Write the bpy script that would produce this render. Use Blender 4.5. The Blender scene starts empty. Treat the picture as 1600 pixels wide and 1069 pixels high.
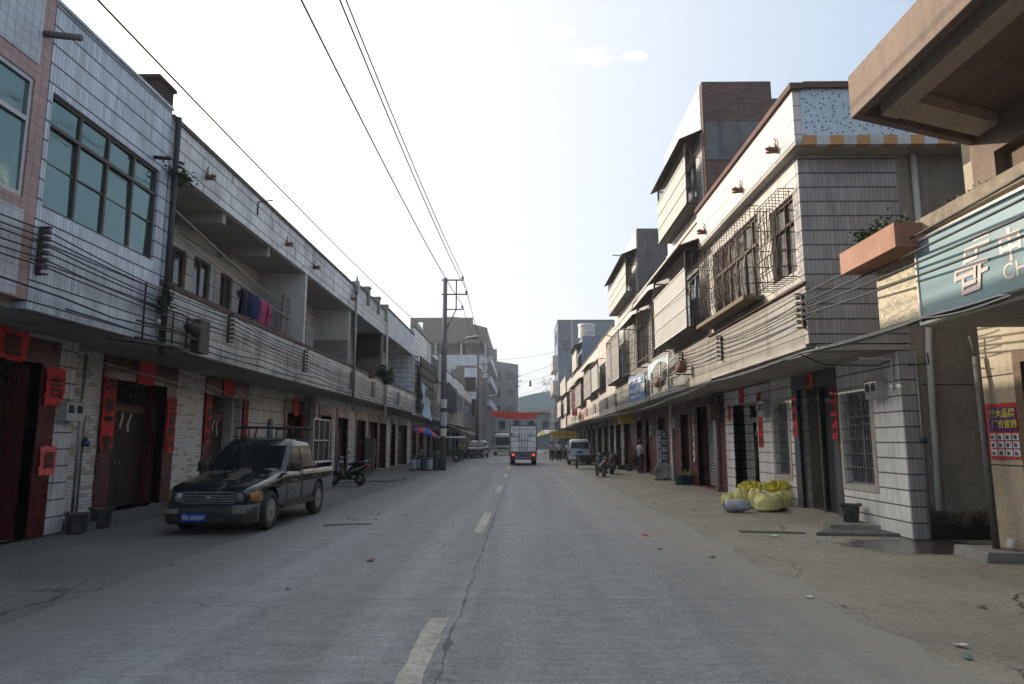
import bpy, bmesh, math, random
from mathutils import Vector, Matrix
random.seed(7)
SC = bpy.context.scene
COL = SC.collection
R_ = math.radians
PI = math.pi

# ------------------------------------------------------------------ materials
class NG:
    """small node-graph writer"""
    def __init__(s, nt):
        s.nt = nt
    def n(s, t, ins=None, **kw):
        nd = s.nt.nodes.new(t)
        for k, v in kw.items():
            setattr(nd, k, v)
        for k, v in (ins or {}).items():
            if v is None: continue
            if isinstance(v, bpy.types.NodeSocket):
                s.nt.links.new(v, nd.inputs[k])
            else:
                nd.inputs[k].default_value = v
        return nd
    def m(s, op, a, b=None, c=None, clamp=False):
        nd = s.n('ShaderNodeMath', {0: a, 1: b, 2: c}, operation=op, use_clamp=clamp)
        return nd.outputs[0]
    def mix(s, f, a, b, blend='MIX'):
        if isinstance(a, tuple) and len(a) == 3: a = (*a, 1)
        if isinstance(b, tuple) and len(b) == 3: b = (*b, 1)
        nd = s.n('ShaderNodeMix', {0: f, 6: a, 7: b}, data_type='RGBA', blend_type=blend)
        return nd.outputs[2]
    def pos(s, obj=False):
        if obj:
            return s.n('ShaderNodeTexCoord').outputs['Object']
        return s.n('ShaderNodeNewGeometry').outputs['Position']
    def sep(s, v):
        nd = s.n('ShaderNodeSeparateXYZ', {0: v}); return nd.outputs[0], nd.outputs[1], nd.outputs[2]
    def comb(s, x, y, z=0.0):
        return s.n('ShaderNodeCombineXYZ', {0: x, 1: y, 2: z}).outputs[0]
    def scl(s, v, sc):
        return s.n('ShaderNodeVectorMath', {0: v, 1: sc}, operation='MULTIPLY').outputs[0]
    def noise(s, v, scale=1.0, detail=3.0, rough=0.55, dist=0.0):
        return s.n('ShaderNodeTexNoise', {'Vector': v, 'Scale': scale, 'Detail': detail, 'Roughness': rough, 'Distortion': dist}).outputs[0]
    def ramp(s, f, a, b, va=0.0, vb=1.0):
        return s.n('ShaderNodeMapRange', {0: f, 1: a, 2: b, 3: va, 4: vb}, clamp=True).outputs[0]
    def white(s, v):
        return s.n('ShaderNodeTexWhiteNoise', {0: v}, noise_dimensions='3D').outputs[0]

def newmat(name):
    mt = bpy.data.materials.new(name); mt.use_nodes = True
    g = NG(mt.node_tree); g.b = mt.node_tree.nodes['Principled BSDF']
    return mt, g
def setb(g, color=None, rough=None, metal=None, normal=None, spec=None, coat=None):
    b = g.b
    def put(k, v):
        if v is None: return
        if isinstance(v, bpy.types.NodeSocket): g.nt.links.new(v, b.inputs[k])
        else:
            if k == 'Base Color' and len(v) == 3: v = (*v, 1)
            b.inputs[k].default_value = v
    put('Base Color', color); put('Roughness', rough); put('Metallic', metal); put('Normal', normal)
    put('Specular IOR Level', spec); put('Coat Weight', coat)

_MC = {}
def plain(name, col, rough=0.6, metal=0.0, var=0.25, scale=3.0, bump=0.0, spec=None, coat=None, dust=0.0, dustcol=(.3, .26, .21)):
    """a material of one colour with a natural unevenness, wear and a little dust"""
    if name in _MC: return _MC[name]
    mt, g = newmat(name)
    v = g.pos(True)
    f = g.noise(v, scale, 5.0, .6)
    k = g.ramp(f, .3, .7, 1 - var, 1 + var * .5)
    c = g.mix(1.0, col, g.n('ShaderNodeCombineColor', {0: k, 1: k, 2: k}).outputs[0], 'MULTIPLY')
    if dust > 0:
        d = g.ramp(g.noise(v, scale * 1.7, 4.0, .7), .45, .75, 0, dust)
        c = g.mix(d, c, dustcol)
    rr = g.ramp(f, .3, .7, max(0, rough - .1), min(1, rough + .1))
    nrm = None
    if bump > 0:
        nrm = g.n('ShaderNodeBump', {'Strength': bump, 'Distance': .02, 'Height': g.noise(v, scale * 8, 3.0)}).outputs[0]
    setb(g, c, rr, metal, nrm, spec, coat)
    _MC[name] = mt
    return mt

def facade_uv(g):
    """u along the wall, v up, whichever way the wall faces"""
    geo = g.n('ShaderNodeNewGeometry')
    x, y, z = g.sep(geo.outputs['Position'])
    nx, ny, nz = g.sep(geo.outputs['True Normal'])
    side = g.m('GREATER_THAN', g.m('ABSOLUTE', nx), g.m('ABSOLUTE', ny))
    u = g.m('ADD', g.m('MULTIPLY', y, side), g.m('MULTIPLY', x, g.m('SUBTRACT', 1.0, side)))
    flat = g.m('GREATER_THAN', g.m('ABSOLUTE', nz), .7)
    v = g.m('ADD', g.m('MULTIPLY', z, g.m('SUBTRACT', 1.0, flat)), g.m('MULTIPLY', x, flat))
    return u, v, geo.outputs['Position'], side

def tile_mat(name, col, w, h, jv=.35, jh=.75, tw=.008, th=.012, dirt=.35, var=.06, bond=0.0, rough=.28,
             joint=(.06, .06, .06), accent=None, acc_p=0.0, dots=None, stain=(.10, .09, .075), bump=.4, streak=1.0):
    if name in _MC: return _MC[name]
    mt, g = newmat(name)
    u, v, pos, side = facade_uv(g)
    vv = g.m('DIVIDE', v, h)
    row = g.m('FLOOR', vv)
    uu = g.m('DIVIDE', u, w)
    if bond:
        uu = g.m('ADD', uu, g.m('MULTIPLY', g.m('MODULO', g.m('ABSOLUTE', row), 2.0), bond))
    cell = g.comb(g.m('FLOOR', uu), row, side)
    rnd = g.white(cell)
    lv = g.m('LESS_THAN', g.m('FRACT', uu), tw / w)
    lh = g.m('LESS_THAN', g.m('FRACT', vv), th / h)
    k = g.ramp(rnd, 0, 1, 1 - var, 1 + var)
    c = g.mix(1.0, col, g.n('ShaderNodeCombineColor', {0: k, 1: k, 2: k}).outputs[0], 'MULTIPLY')
    if accent:
        a = g.m('LESS_THAN', g.white(g.comb(g.m('FLOOR', uu), row, 7.0)), acc_p)
        c = g.mix(a, c, accent)
    if dots:
        dcol, ds, dr = dots
        vor = g.n('ShaderNodeTexVoronoi', {'Vector': g.comb(u, v, 0.0), 'Scale': ds}, voronoi_dimensions='2D')
        c = g.mix(g.m('LESS_THAN', vor.outputs['Distance'], dr), c, dcol)
    big = g.noise(pos, .8, 4.0, .6)
    st = g.noise(g.comb(g.m('MULTIPLY', u, 5.0), g.m('MULTIPLY', v, .45), 3.0), 1.0, 5.0, .65)
    d = g.m('ADD', g.ramp(big, .45, .75, 0, dirt), g.m('MULTIPLY', g.ramp(st, .52, .78, 0, dirt * 1.3), streak), clamp=True)
    c = g.mix(d, c, stain)
    ln = g.m('MAXIMUM', g.m('MULTIPLY', lv, jv), g.m('MULTIPLY', lh, jh))
    c = g.mix(ln, c, joint)
    hgt = g.m('ADD', g.m('SUBTRACT', 1.0, g.m('MAXIMUM', lv, lh)), g.m('MULTIPLY', rnd, .25))
    nrm = g.n('ShaderNodeBump', {'Strength': bump, 'Distance': .004, 'Height': hgt}).outputs[0]
    setb(g, c, g.m('ADD', g.m('MULTIPLY', ln, .4), g.ramp(big, .3, .8, rough, rough + .25), clamp=True), 0.0, nrm)
    _MC[name] = mt
    return mt

def plaster_mat(name, col, stain=(.08, .075, .065), dirt=.5, scale=.7, rough=.88, mould=0.0, mz=1.2, bump=.35, lines=0.0, lh=1.2):
    if name in _MC: return _MC[name]
    mt, g = newmat(name)
    u, v, pos, side = facade_uv(g)
    big = g.noise(pos, scale, 6.0, .65, .4)
    fine = g.noise(pos, 14.0, 4.0, .7)
    st = g.noise(g.comb(g.m('MULTIPLY', u, 3.5), g.m('MULTIPLY', v, .4), 1.0), 1.0, 5.0, .65)
    k = g.ramp(fine, .3, .7, .85, 1.12)
    c = g.mix(1.0, col, g.n('ShaderNodeCombineColor', {0: k, 1: k, 2: k}).outputs[0], 'MULTIPLY')
    d = g.m('ADD', g.ramp(big, .42, .72, 0, dirt), g.ramp(st, .5, .8, 0, dirt), clamp=True)
    c = g.mix(d, c, stain)
    if mould:
        x, y, z = g.sep(pos)
        mm = g.m('ADD', g.ramp(z, 0.0, mz, .62, -.2), g.m('MULTIPLY', g.noise(pos, 2.2, 7.0, .75), .6))
        c = g.mix(g.ramp(mm, .62, .78, 0, mould), c, (.012, .012, .011))
    if lines:
        c = g.mix(g.m('LESS_THAN', g.m('FRACT', g.m('DIVIDE', v, lh)), .02 / lh), c, (.05, .045, .04))
    nrm = g.n('ShaderNodeBump', {'Strength': bump, 'Distance': .02, 'Height': fine}).outputs[0]
    setb(g, c, rough, 0.0, nrm, .3)
    _MC[name] = mt
    return mt

def corrugated_mat(name, col, pitch=.09, metal=.5, rough=.45, lines=.62, linecol=None):
    """ribbed sheet metal, ribs upright"""
    if name in _MC: return _MC[name]
    mt, g = newmat(name)
    u, v, pos, side = facade_uv(g)
    w = g.m('SINE', g.m('MULTIPLY', u, 2 * PI / pitch))
    f = g.noise(pos, 1.6, 5.0, .65)
    k = g.m('MULTIPLY', g.ramp(f, .3, .7, .75, 1.1), g.ramp(w, -1, 1, .82, 1.04))
    c = g.mix(1.0, col, g.n('ShaderNodeCombineColor', {0: k, 1: k, 2: k}).outputs[0], 'MULTIPLY')
    c = g.mix(g.ramp(g.noise(g.comb(g.m('MULTIPLY', u, 6.0), g.m('MULTIPLY', v, .6), 2.0), 1.0, 5.0, .7), .55, .8, 0, .5), c, (.16, .10, .06))
    nrm = g.n('ShaderNodeBump', {'Strength': .8, 'Distance': .02, 'Height': w}).outputs[0]
    setb(g, c, g.ramp(f, .3, .7, rough - .1, rough + .15), metal, nrm)
    _MC[name] = mt
    return mt

def glass_mat(name, col, rough=.04, spec=.9, wav=.015, dirt=.12):
    if name in _MC: return _MC[name]
    mt, g = newmat(name)
    v = g.pos()
    f = g.noise(v, .9, 2.0)
    nrm = g.n('ShaderNodeBump', {'Strength': wav * 6, 'Distance': .05, 'Height': f}).outputs[0]
    c = g.mix(g.ramp(g.noise(v, 2.5, 5.0, .7), .5, .8, 0, dirt), col, (.3, .3, .28))
    setb(g, c, g.ramp(g.noise(v, 3.0, 4.0), .4, .8, rough, rough + .12), 0.0, nrm, spec)
    _MC[name] = mt
    return mt

def paper_mat(name, col, fade=.35):
    if name in _MC: return _MC[name]
    mt, g = newmat(name)
    v = g.pos()
    c = g.mix(g.ramp(g.noise(v, 2.3, 5.0, .65), .4, .75, 0, fade), col, tuple(min(1, x * .45 + .10) for x in col))
    nrm = g.n('ShaderNodeBump', {'Strength': .5, 'Distance': .01, 'Height': g.noise(v, 9.0, 4.0)}).outputs[0]
    setb(g, c, .8, 0, nrm, .2)
    _MC[name] = mt
    return mt

# ------------------------------------------------------------------ meshes
class MB:
    def __init__(s):
        s.v = []; s.f = []; s.mi = []; s.sm = []; s.cur = 0; s.smooth = False
    def mat(s, i): s.cur = i; return s
    def add(s, vs, fs, smooth=None):
        o = len(s.v); s.v += [tuple(p) for p in vs]
        for f in fs:
            s.f.append(tuple(i + o for i in f)); s.mi.append(s.cur); s.sm.append(s.smooth if smooth is None else smooth)
        return s
    def box(s, x0, x1, y0, y1, z0, z1):
        x0, x1 = sorted((x0, x1)); y0, y1 = sorted((y0, y1)); z0, z1 = sorted((z0, z1))
        return s.add([(x0,y0,z0),(x1,y0,z0),(x1,y1,z0),(x0,y1,z0),(x0,y0,z1),(x1,y0,z1),(x1,y1,z1),(x0,y1,z1)],
                     [(0,3,2,1),(4,5,6,7),(0,1,5,4),(1,2,6,5),(2,3,7,6),(3,0,4,7)])
    def obox(s, c, sx, sy, sz, rx=0, ry=0, rz=0, M=None):
        """box of given size about centre c, turned"""
        M = M or (Matrix.Rotation(rz, 3, 'Z') @ Matrix.Rotation(ry, 3, 'Y') @ Matrix.Rotation(rx, 3, 'X'))
        c = Vector(c); P = []
        for z in (-1, 1):
            for (x, y) in ((-1,-1),(1,-1),(1,1),(-1,1)):
                P.append(c + M @ Vector((x*sx/2, y*sy/2, z*sz/2)))
        return s.add(P, [(0,3,2,1),(4,5,6,7),(0,1,5,4),(1,2,6,5),(2,3,7,6),(3,0,4,7)])
    def quad(s, a, b, c, d): return s.add([a, b, c, d], [(0,1,2,3)])
    def prism(s, poly, axis, a, b, smooth=False):
        """poly: 2D points; axis 'x' -> (y,z), 'y' -> (x,z), 'z' -> (x,y); extruded from a to b"""
        def P(p, t):
            return {'x': (t, p[0], p[1]), 'y': (p[0], t, p[1]), 'z': (p[0], p[1], t)}[axis]
        n = len(poly)
        vs = [P(p, a) for p in poly] + [P(p, b) for p in poly]
        fs = [tuple(range(n))[::-1], tuple(range(n, 2*n))]
        s.add(vs, fs, False)
        s.add(vs, [(i, (i+1) % n, n + (i+1) % n, n + i) for i in range(n)], smooth)
        return s
    def tube(s, pts, r, n=6, caps=True, smooth=True):
        pts = [Vector(p) for p in pts]; m = len(pts)
        rs = r if isinstance(r, (list, tuple)) else [r] * m
        up = None; rings = []
        for i, p in enumerate(pts):
            t = (pts[min(i+1, m-1)] - pts[max(i-1, 0)])
            if t.length < 1e-9: t = Vector((0, 0, 1))
            t.normalize()
            if up is None:
                a = Vector((0, 0, 1)) if abs(t.z) < .9 else Vector((1, 0, 0))
                up = (a - t * a.dot(t)).normalized()
            else:
                up = (up - t * up.dot(t))
                if up.length < 1e-6:
                    a = Vector((0, 0, 1)) if abs(t.z) < .9 else Vector((1, 0, 0)); up = a - t * a.dot(t)
                up.normalize()
            w = t.cross(up)
            rings.append([p + (up * math.cos(2*PI*k/n) + w * math.sin(2*PI*k/n)) * rs[i] for k in range(n)])
        vs = [v for r_ in rings for v in r_]
        fs = []
        for i in range(m-1):
            for k in range(n):
                k2 = (k+1) % n
                fs.append((i*n+k, i*n+k2, (i+1)*n+k2, (i+1)*n+k))
        s.add(vs, fs, smooth)
        if caps:
            s.add(rings[0], [tuple(range(n))[::-1]], False); s.add(rings[-1], [tuple(range(n))], False)
        return s
    def cyl(s, p0, p1, r0, r1=None, n=12, smooth=True):
        return s.tube([p0, p1], [r0, r0 if r1 is None else r1], n, True, smooth)
    def lathe(s, prof, c=(0,0,0), n=16, axis='z', smooth=True, ring=False):
        """prof: (r, h) pairs turned about an axis through c"""
        vs = []; c = Vector(c)
        if ring: prof = list(prof) + [prof[0]]
        for (r, h) in prof:
            for k in range(n):
                a = 2*PI*k/n; x, y = r*math.cos(a), r*math.sin(a)
                vs.append(c + Vector({'z': (x, y, h), 'x': (h, x, y), 'y': (y, h, x)}[axis]))
        fs = []
        for i in range(len(prof)-1):
            for k in range(n):
                k2 = (k+1) % n; fs.append((i*n+k, i*n+k2, (i+1)*n+k2, (i+1)*n+k))
        s.add(vs, fs, smooth)
        m = len(prof)
        if ring: return s
        if prof[0][0] > 1e-4: s.add(vs[:n], [tuple(range(n))[::-1]], False)
        if prof[-1][0] > 1e-4: s.add(vs[(m-1)*n:], [tuple(range(n))], False)
        return s
    def ell(s, c, rx, ry, rz, n=12, m=8, jit=0.0, M=None):
        c = Vector(c); vs = []
        for i in range(m+1):
            t = PI*i/m
            for k in range(n):
                a = 2*PI*k/n
                q = 1 + (random.uniform(-jit, jit) if 0 < i < m else 0)
                p = Vector((rx*math.sin(t)*math.cos(a)*q, ry*math.sin(t)*math.sin(a)*q, -rz*math.cos(t)*q))
                vs.append(c + (M @ p if M else p))
        fs = []
        for i in range(m):
            for k in range(n):
                k2 = (k+1) % n; fs.append((i*n+k, i*n+k2, (i+1)*n+k2, (i+1)*n+k))
        return s.add(vs, fs, True)
    def loft(s, secs, caps=True, smooth=True, closed=True):
        n = len(secs[0]); vs = [p for q in secs for p in q]; fs = []
        for i in range(len(secs)-1):
            for k in range(n if closed else n-1):
                k2 = (k+1) % n; fs.append((i*n+k, i*n+k2, (i+1)*n+k2, (i+1)*n+k))
        s.add(vs, fs, smooth)
        if caps and closed:
            s.add(secs[0], [tuple(range(n))[::-1]], False); s.add(secs[-1], [tuple(range(n))], False)
        return s
    def grid(s, fn, nu, nv, smooth=True):
        vs = [fn(i/nu, j/nv) for j in range(nv+1) for i in range(nu+1)]
        fs = [(j*(nu+1)+i, j*(nu+1)+i+1, (j+1)*(nu+1)+i+1, (j+1)*(nu+1)+i) for j in range(nv) for i in range(nu)]
        return s.add(vs, fs, smooth)
    def wall(s, axis, t0, t1, a0, a1, z0, z1, holes=()):
        """a wall from t0 to t1 thick, from a0 to a1 long, with rectangular holes (a,b,za,zb)"""
        A = sorted({a0, a1, *[min(max(h[i], a0), a1) for h in holes for i in (0, 1)]})
        Z = sorted({z0, z1, *[min(max(h[i], z0), z1) for h in holes for i in (2, 3)]})
        def solid(i, j):
            if i < 0 or j < 0 or i >= len(A)-1 or j >= len(Z)-1: return False
            a = (A[i]+A[i+1])/2; z = (Z[j]+Z[j+1])/2
            return not any(h[0] < a < h[1] and h[2] < z < h[3] for h in holes)
        def P(t, a, z): return (t, a, z) if axis == 'x' else (a, t, z)
        for i in range(len(A)-1):
            for j in range(len(Z)-1):
                if not solid(i, j): continue
                a, b, c, d = A[i], A[i+1], Z[j], Z[j+1]
                for t in (t0, t1): s.quad(P(t,a,c), P(t,b,c), P(t,b,d), P(t,a,d))
                if not solid(i-1, j): s.quad(P(t0,a,c), P(t1,a,c), P(t1,a,d), P(t0,a,d))
                if not solid(i+1, j): s.quad(P(t0,b,c), P(t1,b,c), P(t1,b,d), P(t0,b,d))
                if not solid(i, j-1): s.quad(P(t0,a,c), P(t1,a,c), P(t1,b,c), P(t0,b,c))
                if not solid(i, j+1): s.quad(P(t0,a,d), P(t1,a,d), P(t1,b,d), P(t0,b,d))
        return s
    def text(s, txt, o, xd, yd, size, depth=.004, spacing=1.0, center=True, bold=0.0):
        """flat lettering with a little thickness; o is the centre of the text"""
        vs, fs = glyphs(txt, bold)
        if not vs: return s
        o = Vector(o); xd = Vector(xd).normalized(); yd = Vector(yd).normalized(); nd = xd.cross(yd)
        x0 = min(v[0] for v in vs); x1 = max(v[0] for v in vs); y0 = min(v[1] for v in vs); y1 = max(v[1] for v in vs)
        cx, cy = ((x0+x1)/2, (y0+y1)/2) if center else (x0, y0)
        return s.add([o + xd*((v[0]-cx)*size*spacing) + yd*((v[1]-cy)*size) + nd*depth for v in vs], fs, False)
    def bounds(s):
        return [(min(v[i] for v in s.v), max(v[i] for v in s.v)) for i in range(3)]
    def xf(s, M):
        s.v = [tuple(M @ Vector(p)) for p in s.v]; return s

_GL = {}
def glyphs(txt, bold=0.0):
    key = (txt, bold)
    if key in _GL: return _GL[key]
    cu = bpy.data.curves.new('lettering', 'FONT'); cu.body = txt; cu.resolution_u = 2; cu.offset = bold
    o = bpy.data.objects.new('lettering', cu); COL.objects.link(o)
    dg = bpy.context.evaluated_depsgraph_get()
    me = bpy.data.meshes.new_from_object(o.evaluated_get(dg))
    out = ([tuple(v.co[:2]) for v in me.vertices], [tuple(p.vertices) for p in me.polygons])
    bpy.data.objects.remove(o); bpy.data.curves.remove(cu); bpy.data.meshes.remove(me)
    _GL[key] = out
    return out

ORG = {}
def tag(o, label=None, cat=None, group=None, kind=None):
    if label: o['label'] = label
    if cat: o['category'] = cat
    if group: o['group'] = group
    if kind: o['kind'] = kind
    return o
def thing(name, label, cat, loc=(0,0,0), rz=0.0, group=None, local=False):
    """an Empty at the base of a thing; local=True when its parts are modelled about that base"""
    o = bpy.data.objects.new(name, None); COL.objects.link(o)
    o.location = loc; o.rotation_euler = (0, 0, rz); o.empty_display_size = .2
    ORG[o.name] = Vector((0,0,0)) if local else Vector(loc)
    return tag(o, label, cat, group)
def obj(name, mb, mats, parent=None, bevel=0.0, seg=2, subd=0):
    """link the collected shape as ONE mesh object"""
    if not isinstance(mats, (list, tuple)): mats = [mats]
    me = bpy.data.meshes.new(name)
    if parent is not None:
        off = ORG[parent.name]
    else:
        b = mb.bounds(); off = Vector(((b[0][0]+b[0][1])/2, (b[1][0]+b[1][1])/2, b[2][0]))
    me.from_pydata([tuple(Vector(v) - off) for v in mb.v], [], mb.f)
    for m_ in mats: me.materials.append(m_)
    me.polygons.foreach_set('material_index', mb.mi)
    me.polygons.foreach_set('use_smooth', mb.sm)
    bm = bmesh.new(); bm.from_mesh(me)
    bmesh.ops.remove_doubles(bm, verts=bm.verts, dist=1e-5)
    bmesh.ops.recalc_face_normals(bm, faces=bm.faces)
    bm.to_mesh(me); bm.free(); me.update()
    o = bpy.data.objects.new(name, me); COL.objects.link(o)
    if parent is not None:
        o.parent = parent; ORG[o.name] = off
    else:
        o.location = off; ORG[o.name] = off
    if bevel > 0:
        md = o.modifiers.new('bevel', 'BEVEL'); md.width = bevel; md.segments = seg; md.limit_method = 'ANGLE'; md.angle_limit = R_(40)
    if subd:
        md = o.modifiers.new('subd', 'SUBSURF'); md.levels = subd; md.render_levels = subd
    return o
def single(name, mb, mats, label, cat, group=None, kind=None, **kw):
    return tag(obj(name, mb, mats, None, **kw), label, cat, group, kind)
def copy_tree(o, parent=None):
    c = o.copy(); COL.objects.link(c)
    if parent is not None: c.parent = parent
    ORG[c.name] = ORG[o.name]
    for ch in list(o.children): copy_tree(ch, c)
    return c
def struct(name, mb, mats, label=None):
    return tag(obj(name, mb, mats), label, None, None, 'structure')
def sag(p0, p1, d, n=10):
    p0 = Vector(p0); p1 = Vector(p1)
    return [p0.lerp(p1, i/n) - Vector((0, 0, d*4*(i/n)*(1-i/n))) for i in range(n+1)]
# ------------------------------------------------------------------ camera, light, sky
cam = bpy.data.cameras.new('camera'); cam.sensor_width = 36; cam.lens = 36*1067/1600; cam.clip_end = 4000; cam.clip_start = .05
camo = bpy.data.objects.new('camera', cam); COL.objects.link(camo)
camo.location = (0, 0, 1.65); camo.rotation_euler = (R_(90 + 8.29), 0, R_(.797)); SC.camera = camo
SUN_DIR = Vector((-1, .60, .405)).normalized()
SUN_EL = math.asin(SUN_DIR.z)
sun = bpy.data.lights.new('sun', 'SUN'); sun.energy = 4.7; sun.angle = R_(.6); sun.color = (1, .87, .71)
suno = bpy.data.objects.new('sun', sun); COL.objects.link(suno); suno.location = (-30, 20, 40)
suno.rotation_euler = SUN_DIR.to_track_quat('Z', 'Y').to_euler()
W = bpy.data.worlds.new('World'); SC.world = W; W.use_nodes = True
wg = NG(W.node_tree); bg = W.node_tree.nodes['Background']
sky = wg.n('ShaderNodeTexSky', sky_type='NISHITA', sun_disc=False, sun_elevation=SUN_EL,
           sun_rotation=math.atan2(SUN_DIR.x, SUN_DIR.y), altitude=100, air_density=1.0, dust_density=3.0, ozone_density=1.0)
# a few small white clouds high to the right of the street's end
dirv = wg.n('ShaderNodeNewGeometry').outputs['Incoming']
dv = wg.scl(dirv, (-1, -1, -1))
def cloud(px, pz, sx, sz):
    x, y, z = wg.sep(dv)
    a = wg.m('DIVIDE', x, y); b = wg.m('DIVIDE', z, y)
    q = wg.m('ADD', wg.m('POWER', wg.m('DIVIDE', wg.m('SUBTRACT', a, px), sx), 2.0), wg.m('POWER', wg.m('DIVIDE', wg.m('SUBTRACT', b, pz), sz), 2.0))
    return wg.m('MULTIPLY', wg.m('SUBTRACT', 1.0, q, clamp=True), wg.m('GREATER_THAN', y, 0.0))
cm = wg.m('MAXIMUM', cloud(.105, .60, .075, .033), wg.m('MAXIMUM', cloud(.06, .645, .04, .022), cloud(.18, .60, .035, .02)))
cn = wg.noise(wg.scl(dv, (1, 1, 2.2)), 20.0, 7.0, .66)
cf = wg.ramp(wg.m('ADD', cn, wg.m('MULTIPLY', wg.m('SUBTRACT', cm, 1.0), .5)), .30, .56, 0, .85)
cf = wg.m('MULTIPLY', cf, wg.m('GREATER_THAN', cm, 0.0))
# thin veil of bright high haze over the clear sky, brighter towards the low sun
dt = wg.n('ShaderNodeVectorMath', {0: dv, 1: tuple(SUN_DIR)}, operation='DOT_PRODUCT').outputs['Value']
veil = wg.mix(wg.ramp(dt, .12, .62), (4.5, 5.7, 7.3), (8.8, 9.0, 9.2))
veil = wg.mix(wg.ramp(dt, .66, .97), veil, (30.0, 27.5, 24.0))
base = wg.mix(.78, sky.outputs[0], veil)
bgcol = wg.mix(cf, base, (8.6, 8.5, 8.3, 1))
W.node_tree.links.new(bgcol, bg.inputs[0]); bg.inputs[1].default_value = .10
SC.view_settings.view_transform = 'Standard'; SC.view_settings.look = 'None'; SC.view_settings.exposure = .45
SC.view_settings.gamma = 1
SC.cycles.max_bounces = 6; SC.cycles.diffuse_bounces = 3; SC.cycles.glossy_bounces = 3; SC.cycles.transparent_max_bounces = 6
SC.cycles.volume_bounces = 0; SC.cycles.use_denoising = True
try: SC.cycles.volume_step_rate = 4.0
except Exception: pass

# ------------------------------------------------------------------ ground
def road_material():
    mt, g = newmat('road concrete')
    p = g.pos(); x, y, z = g.sep(p)
    big = g.noise(g.scl(p, (1, .35, 1)), .55, 6.0, .6)
    fine = g.noise(p, 22.0, 4.0, .75)
    broom = g.noise(g.comb(g.m('MULTIPLY', x, 1.3), g.m('MULTIPLY', y, 24.0), 0.0), 1.0, 4.0, .6)
    trk = g.noise(g.comb(g.m('MULTIPLY', x, 2.2), g.m('MULTIPLY', y, .06), 4.0), 1.0, 4.0, .6)
    k = g.m('MULTIPLY', g.ramp(big, .3, .7, .84, 1.12), g.m('MULTIPLY', g.ramp(fine, .3, .7, .66, 1.26), g.ramp(broom, .3, .7, .80, 1.13)))
    k = g.m('MULTIPLY', k, g.ramp(trk, .35, .7, .80, 1.10))
    mott = g.noise(p, 3.2, 6.0, .72)
    k = g.m('MULTIPLY', k, g.ramp(mott, .32, .68, .82, 1.14))
    c = g.mix(1.0, (.268, .275, .276), g.n('ShaderNodeCombineColor', {0: k, 1: k, 2: k}).outputs[0], 'MULTIPLY')
    slab = g.white(g.comb(g.m('FLOOR', g.m('ADD', g.m('DIVIDE', y, 5.0), .5)), g.m('GREATER_THAN', x, -.6), 3.0))
    ks = g.ramp(slab, 0, 1, .93, 1.06)
    c = g.mix(1.0, c, g.n('ShaderNodeCombineColor', {0: ks, 1: ks, 2: ks}).outputs[0], 'MULTIPLY')
    lane = g.m('MULTIPLY', g.ramp(g.m('ABSOLUTE', g.m('SUBTRACT', g.m('ABSOLUTE', g.m('ADD', x, .7)), 1.5)), .25, .8, .22, 0), g.ramp(trk, .4, .65, .2, 1))
    c = g.mix(lane, c, (.12, .12, .118))
    # verges: dusty on the right, graded to the darker pavement tone on the left
    ax = g.m('ABSOLUTE', g.m('ADD', x, .75))
    dust = g.m('MULTIPLY', g.ramp(g.m('ADD', ax, g.m('MULTIPLY', g.m('SUBTRACT', big, .5), 1.6)), 2.3, 3.9, 0, 1.0), g.ramp(fine, .3, .7, .82, 1))
    c = g.mix(dust, c, g.mix(g.m('GREATER_THAN', x, -.75), (.142, .139, .129), (.27, .25, .21)))
    # spots and oil
    sp = g.noise(p, 5.0, 5.0, .7)
    c = g.mix(g.ramp(sp, .63, .74, 0, .6), c, (.09, .09, .088))
    c = g.mix(g.ramp(g.noise(g.scl(p, (1.0, .5, 1)), .9, 5.0, .7), .60, .72, 0, .45), c, (.13, .13, .125))
    c = g.mix(g.ramp(g.noise(p, 34.0, 3.0, .7), .66, .74, 0, .5), c, (.07, .068, .065))
    # long joint beside the dashes: a ragged crack, wide near the camera
    wob = g.m('MULTIPLY', g.m('SUBTRACT', g.noise(g.comb(0.0, g.m('MULTIPLY', y, .9), 0.0), 1.0, 6.0, .65), .5), .20)
    d = g.m('ABSOLUTE', g.m('SUBTRACT', g.m('SUBTRACT', x, wob), -.60))
    wid = g.m('ADD', .006, g.m('MULTIPLY', g.ramp(g.noise(g.comb(0.0, y, 9.0), 1.6, 5.0, .7), .5, .75, 0, 1), .05))
    c = g.mix(g.m('MULTIPLY', g.m('LESS_THAN', d, wid), .8), c, (.045, .043, .04))
    patch = g.m('MULTIPLY', g.ramp(d, .05, .24, 1, 0), g.m('MULTIPLY', g.ramp(y, 4.9, 5.8, 1, 0), g.ramp(g.noise(p, 9.0, 6.0, .75), .46, .60, 0, .9)))
    c = g.mix(patch, c, (.05, .05, .048))
    # slab joints across the road
    jy = g.m('ABSOLUTE', g.m('SUBTRACT', g.m('FRACT', g.m('DIVIDE', g.m('ADD', y, g.m('MULTIPLY', g.m('SUBTRACT', sp, .5), .05)), 5.0)), .5))
    c = g.mix(g.m('MULTIPLY', g.m('LESS_THAN', jy, .0022), .55), c, (.07, .068, .064))
    # hairline cracks
    vor = g.n('ShaderNodeTexVoronoi', {'Vector': g.n('ShaderNodeVectorMath', {0: p, 1: g.scl(g.n('ShaderNodeTexNoise', {'Vector': p, 'Scale': 1.3, 'Detail': 4.0}).outputs[1], (.8, .8, 0))}, operation='ADD').outputs[0], 'Scale': .33}, feature='DISTANCE_TO_EDGE')
    crk = g.m('MULTIPLY', g.m('LESS_THAN', vor.outputs['Distance'], .0035), g.ramp(g.noise(p, .35, 2.0), .5, .6, 0, .6))
    c = g.mix(crk, c, (.07, .068, .065))
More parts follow.
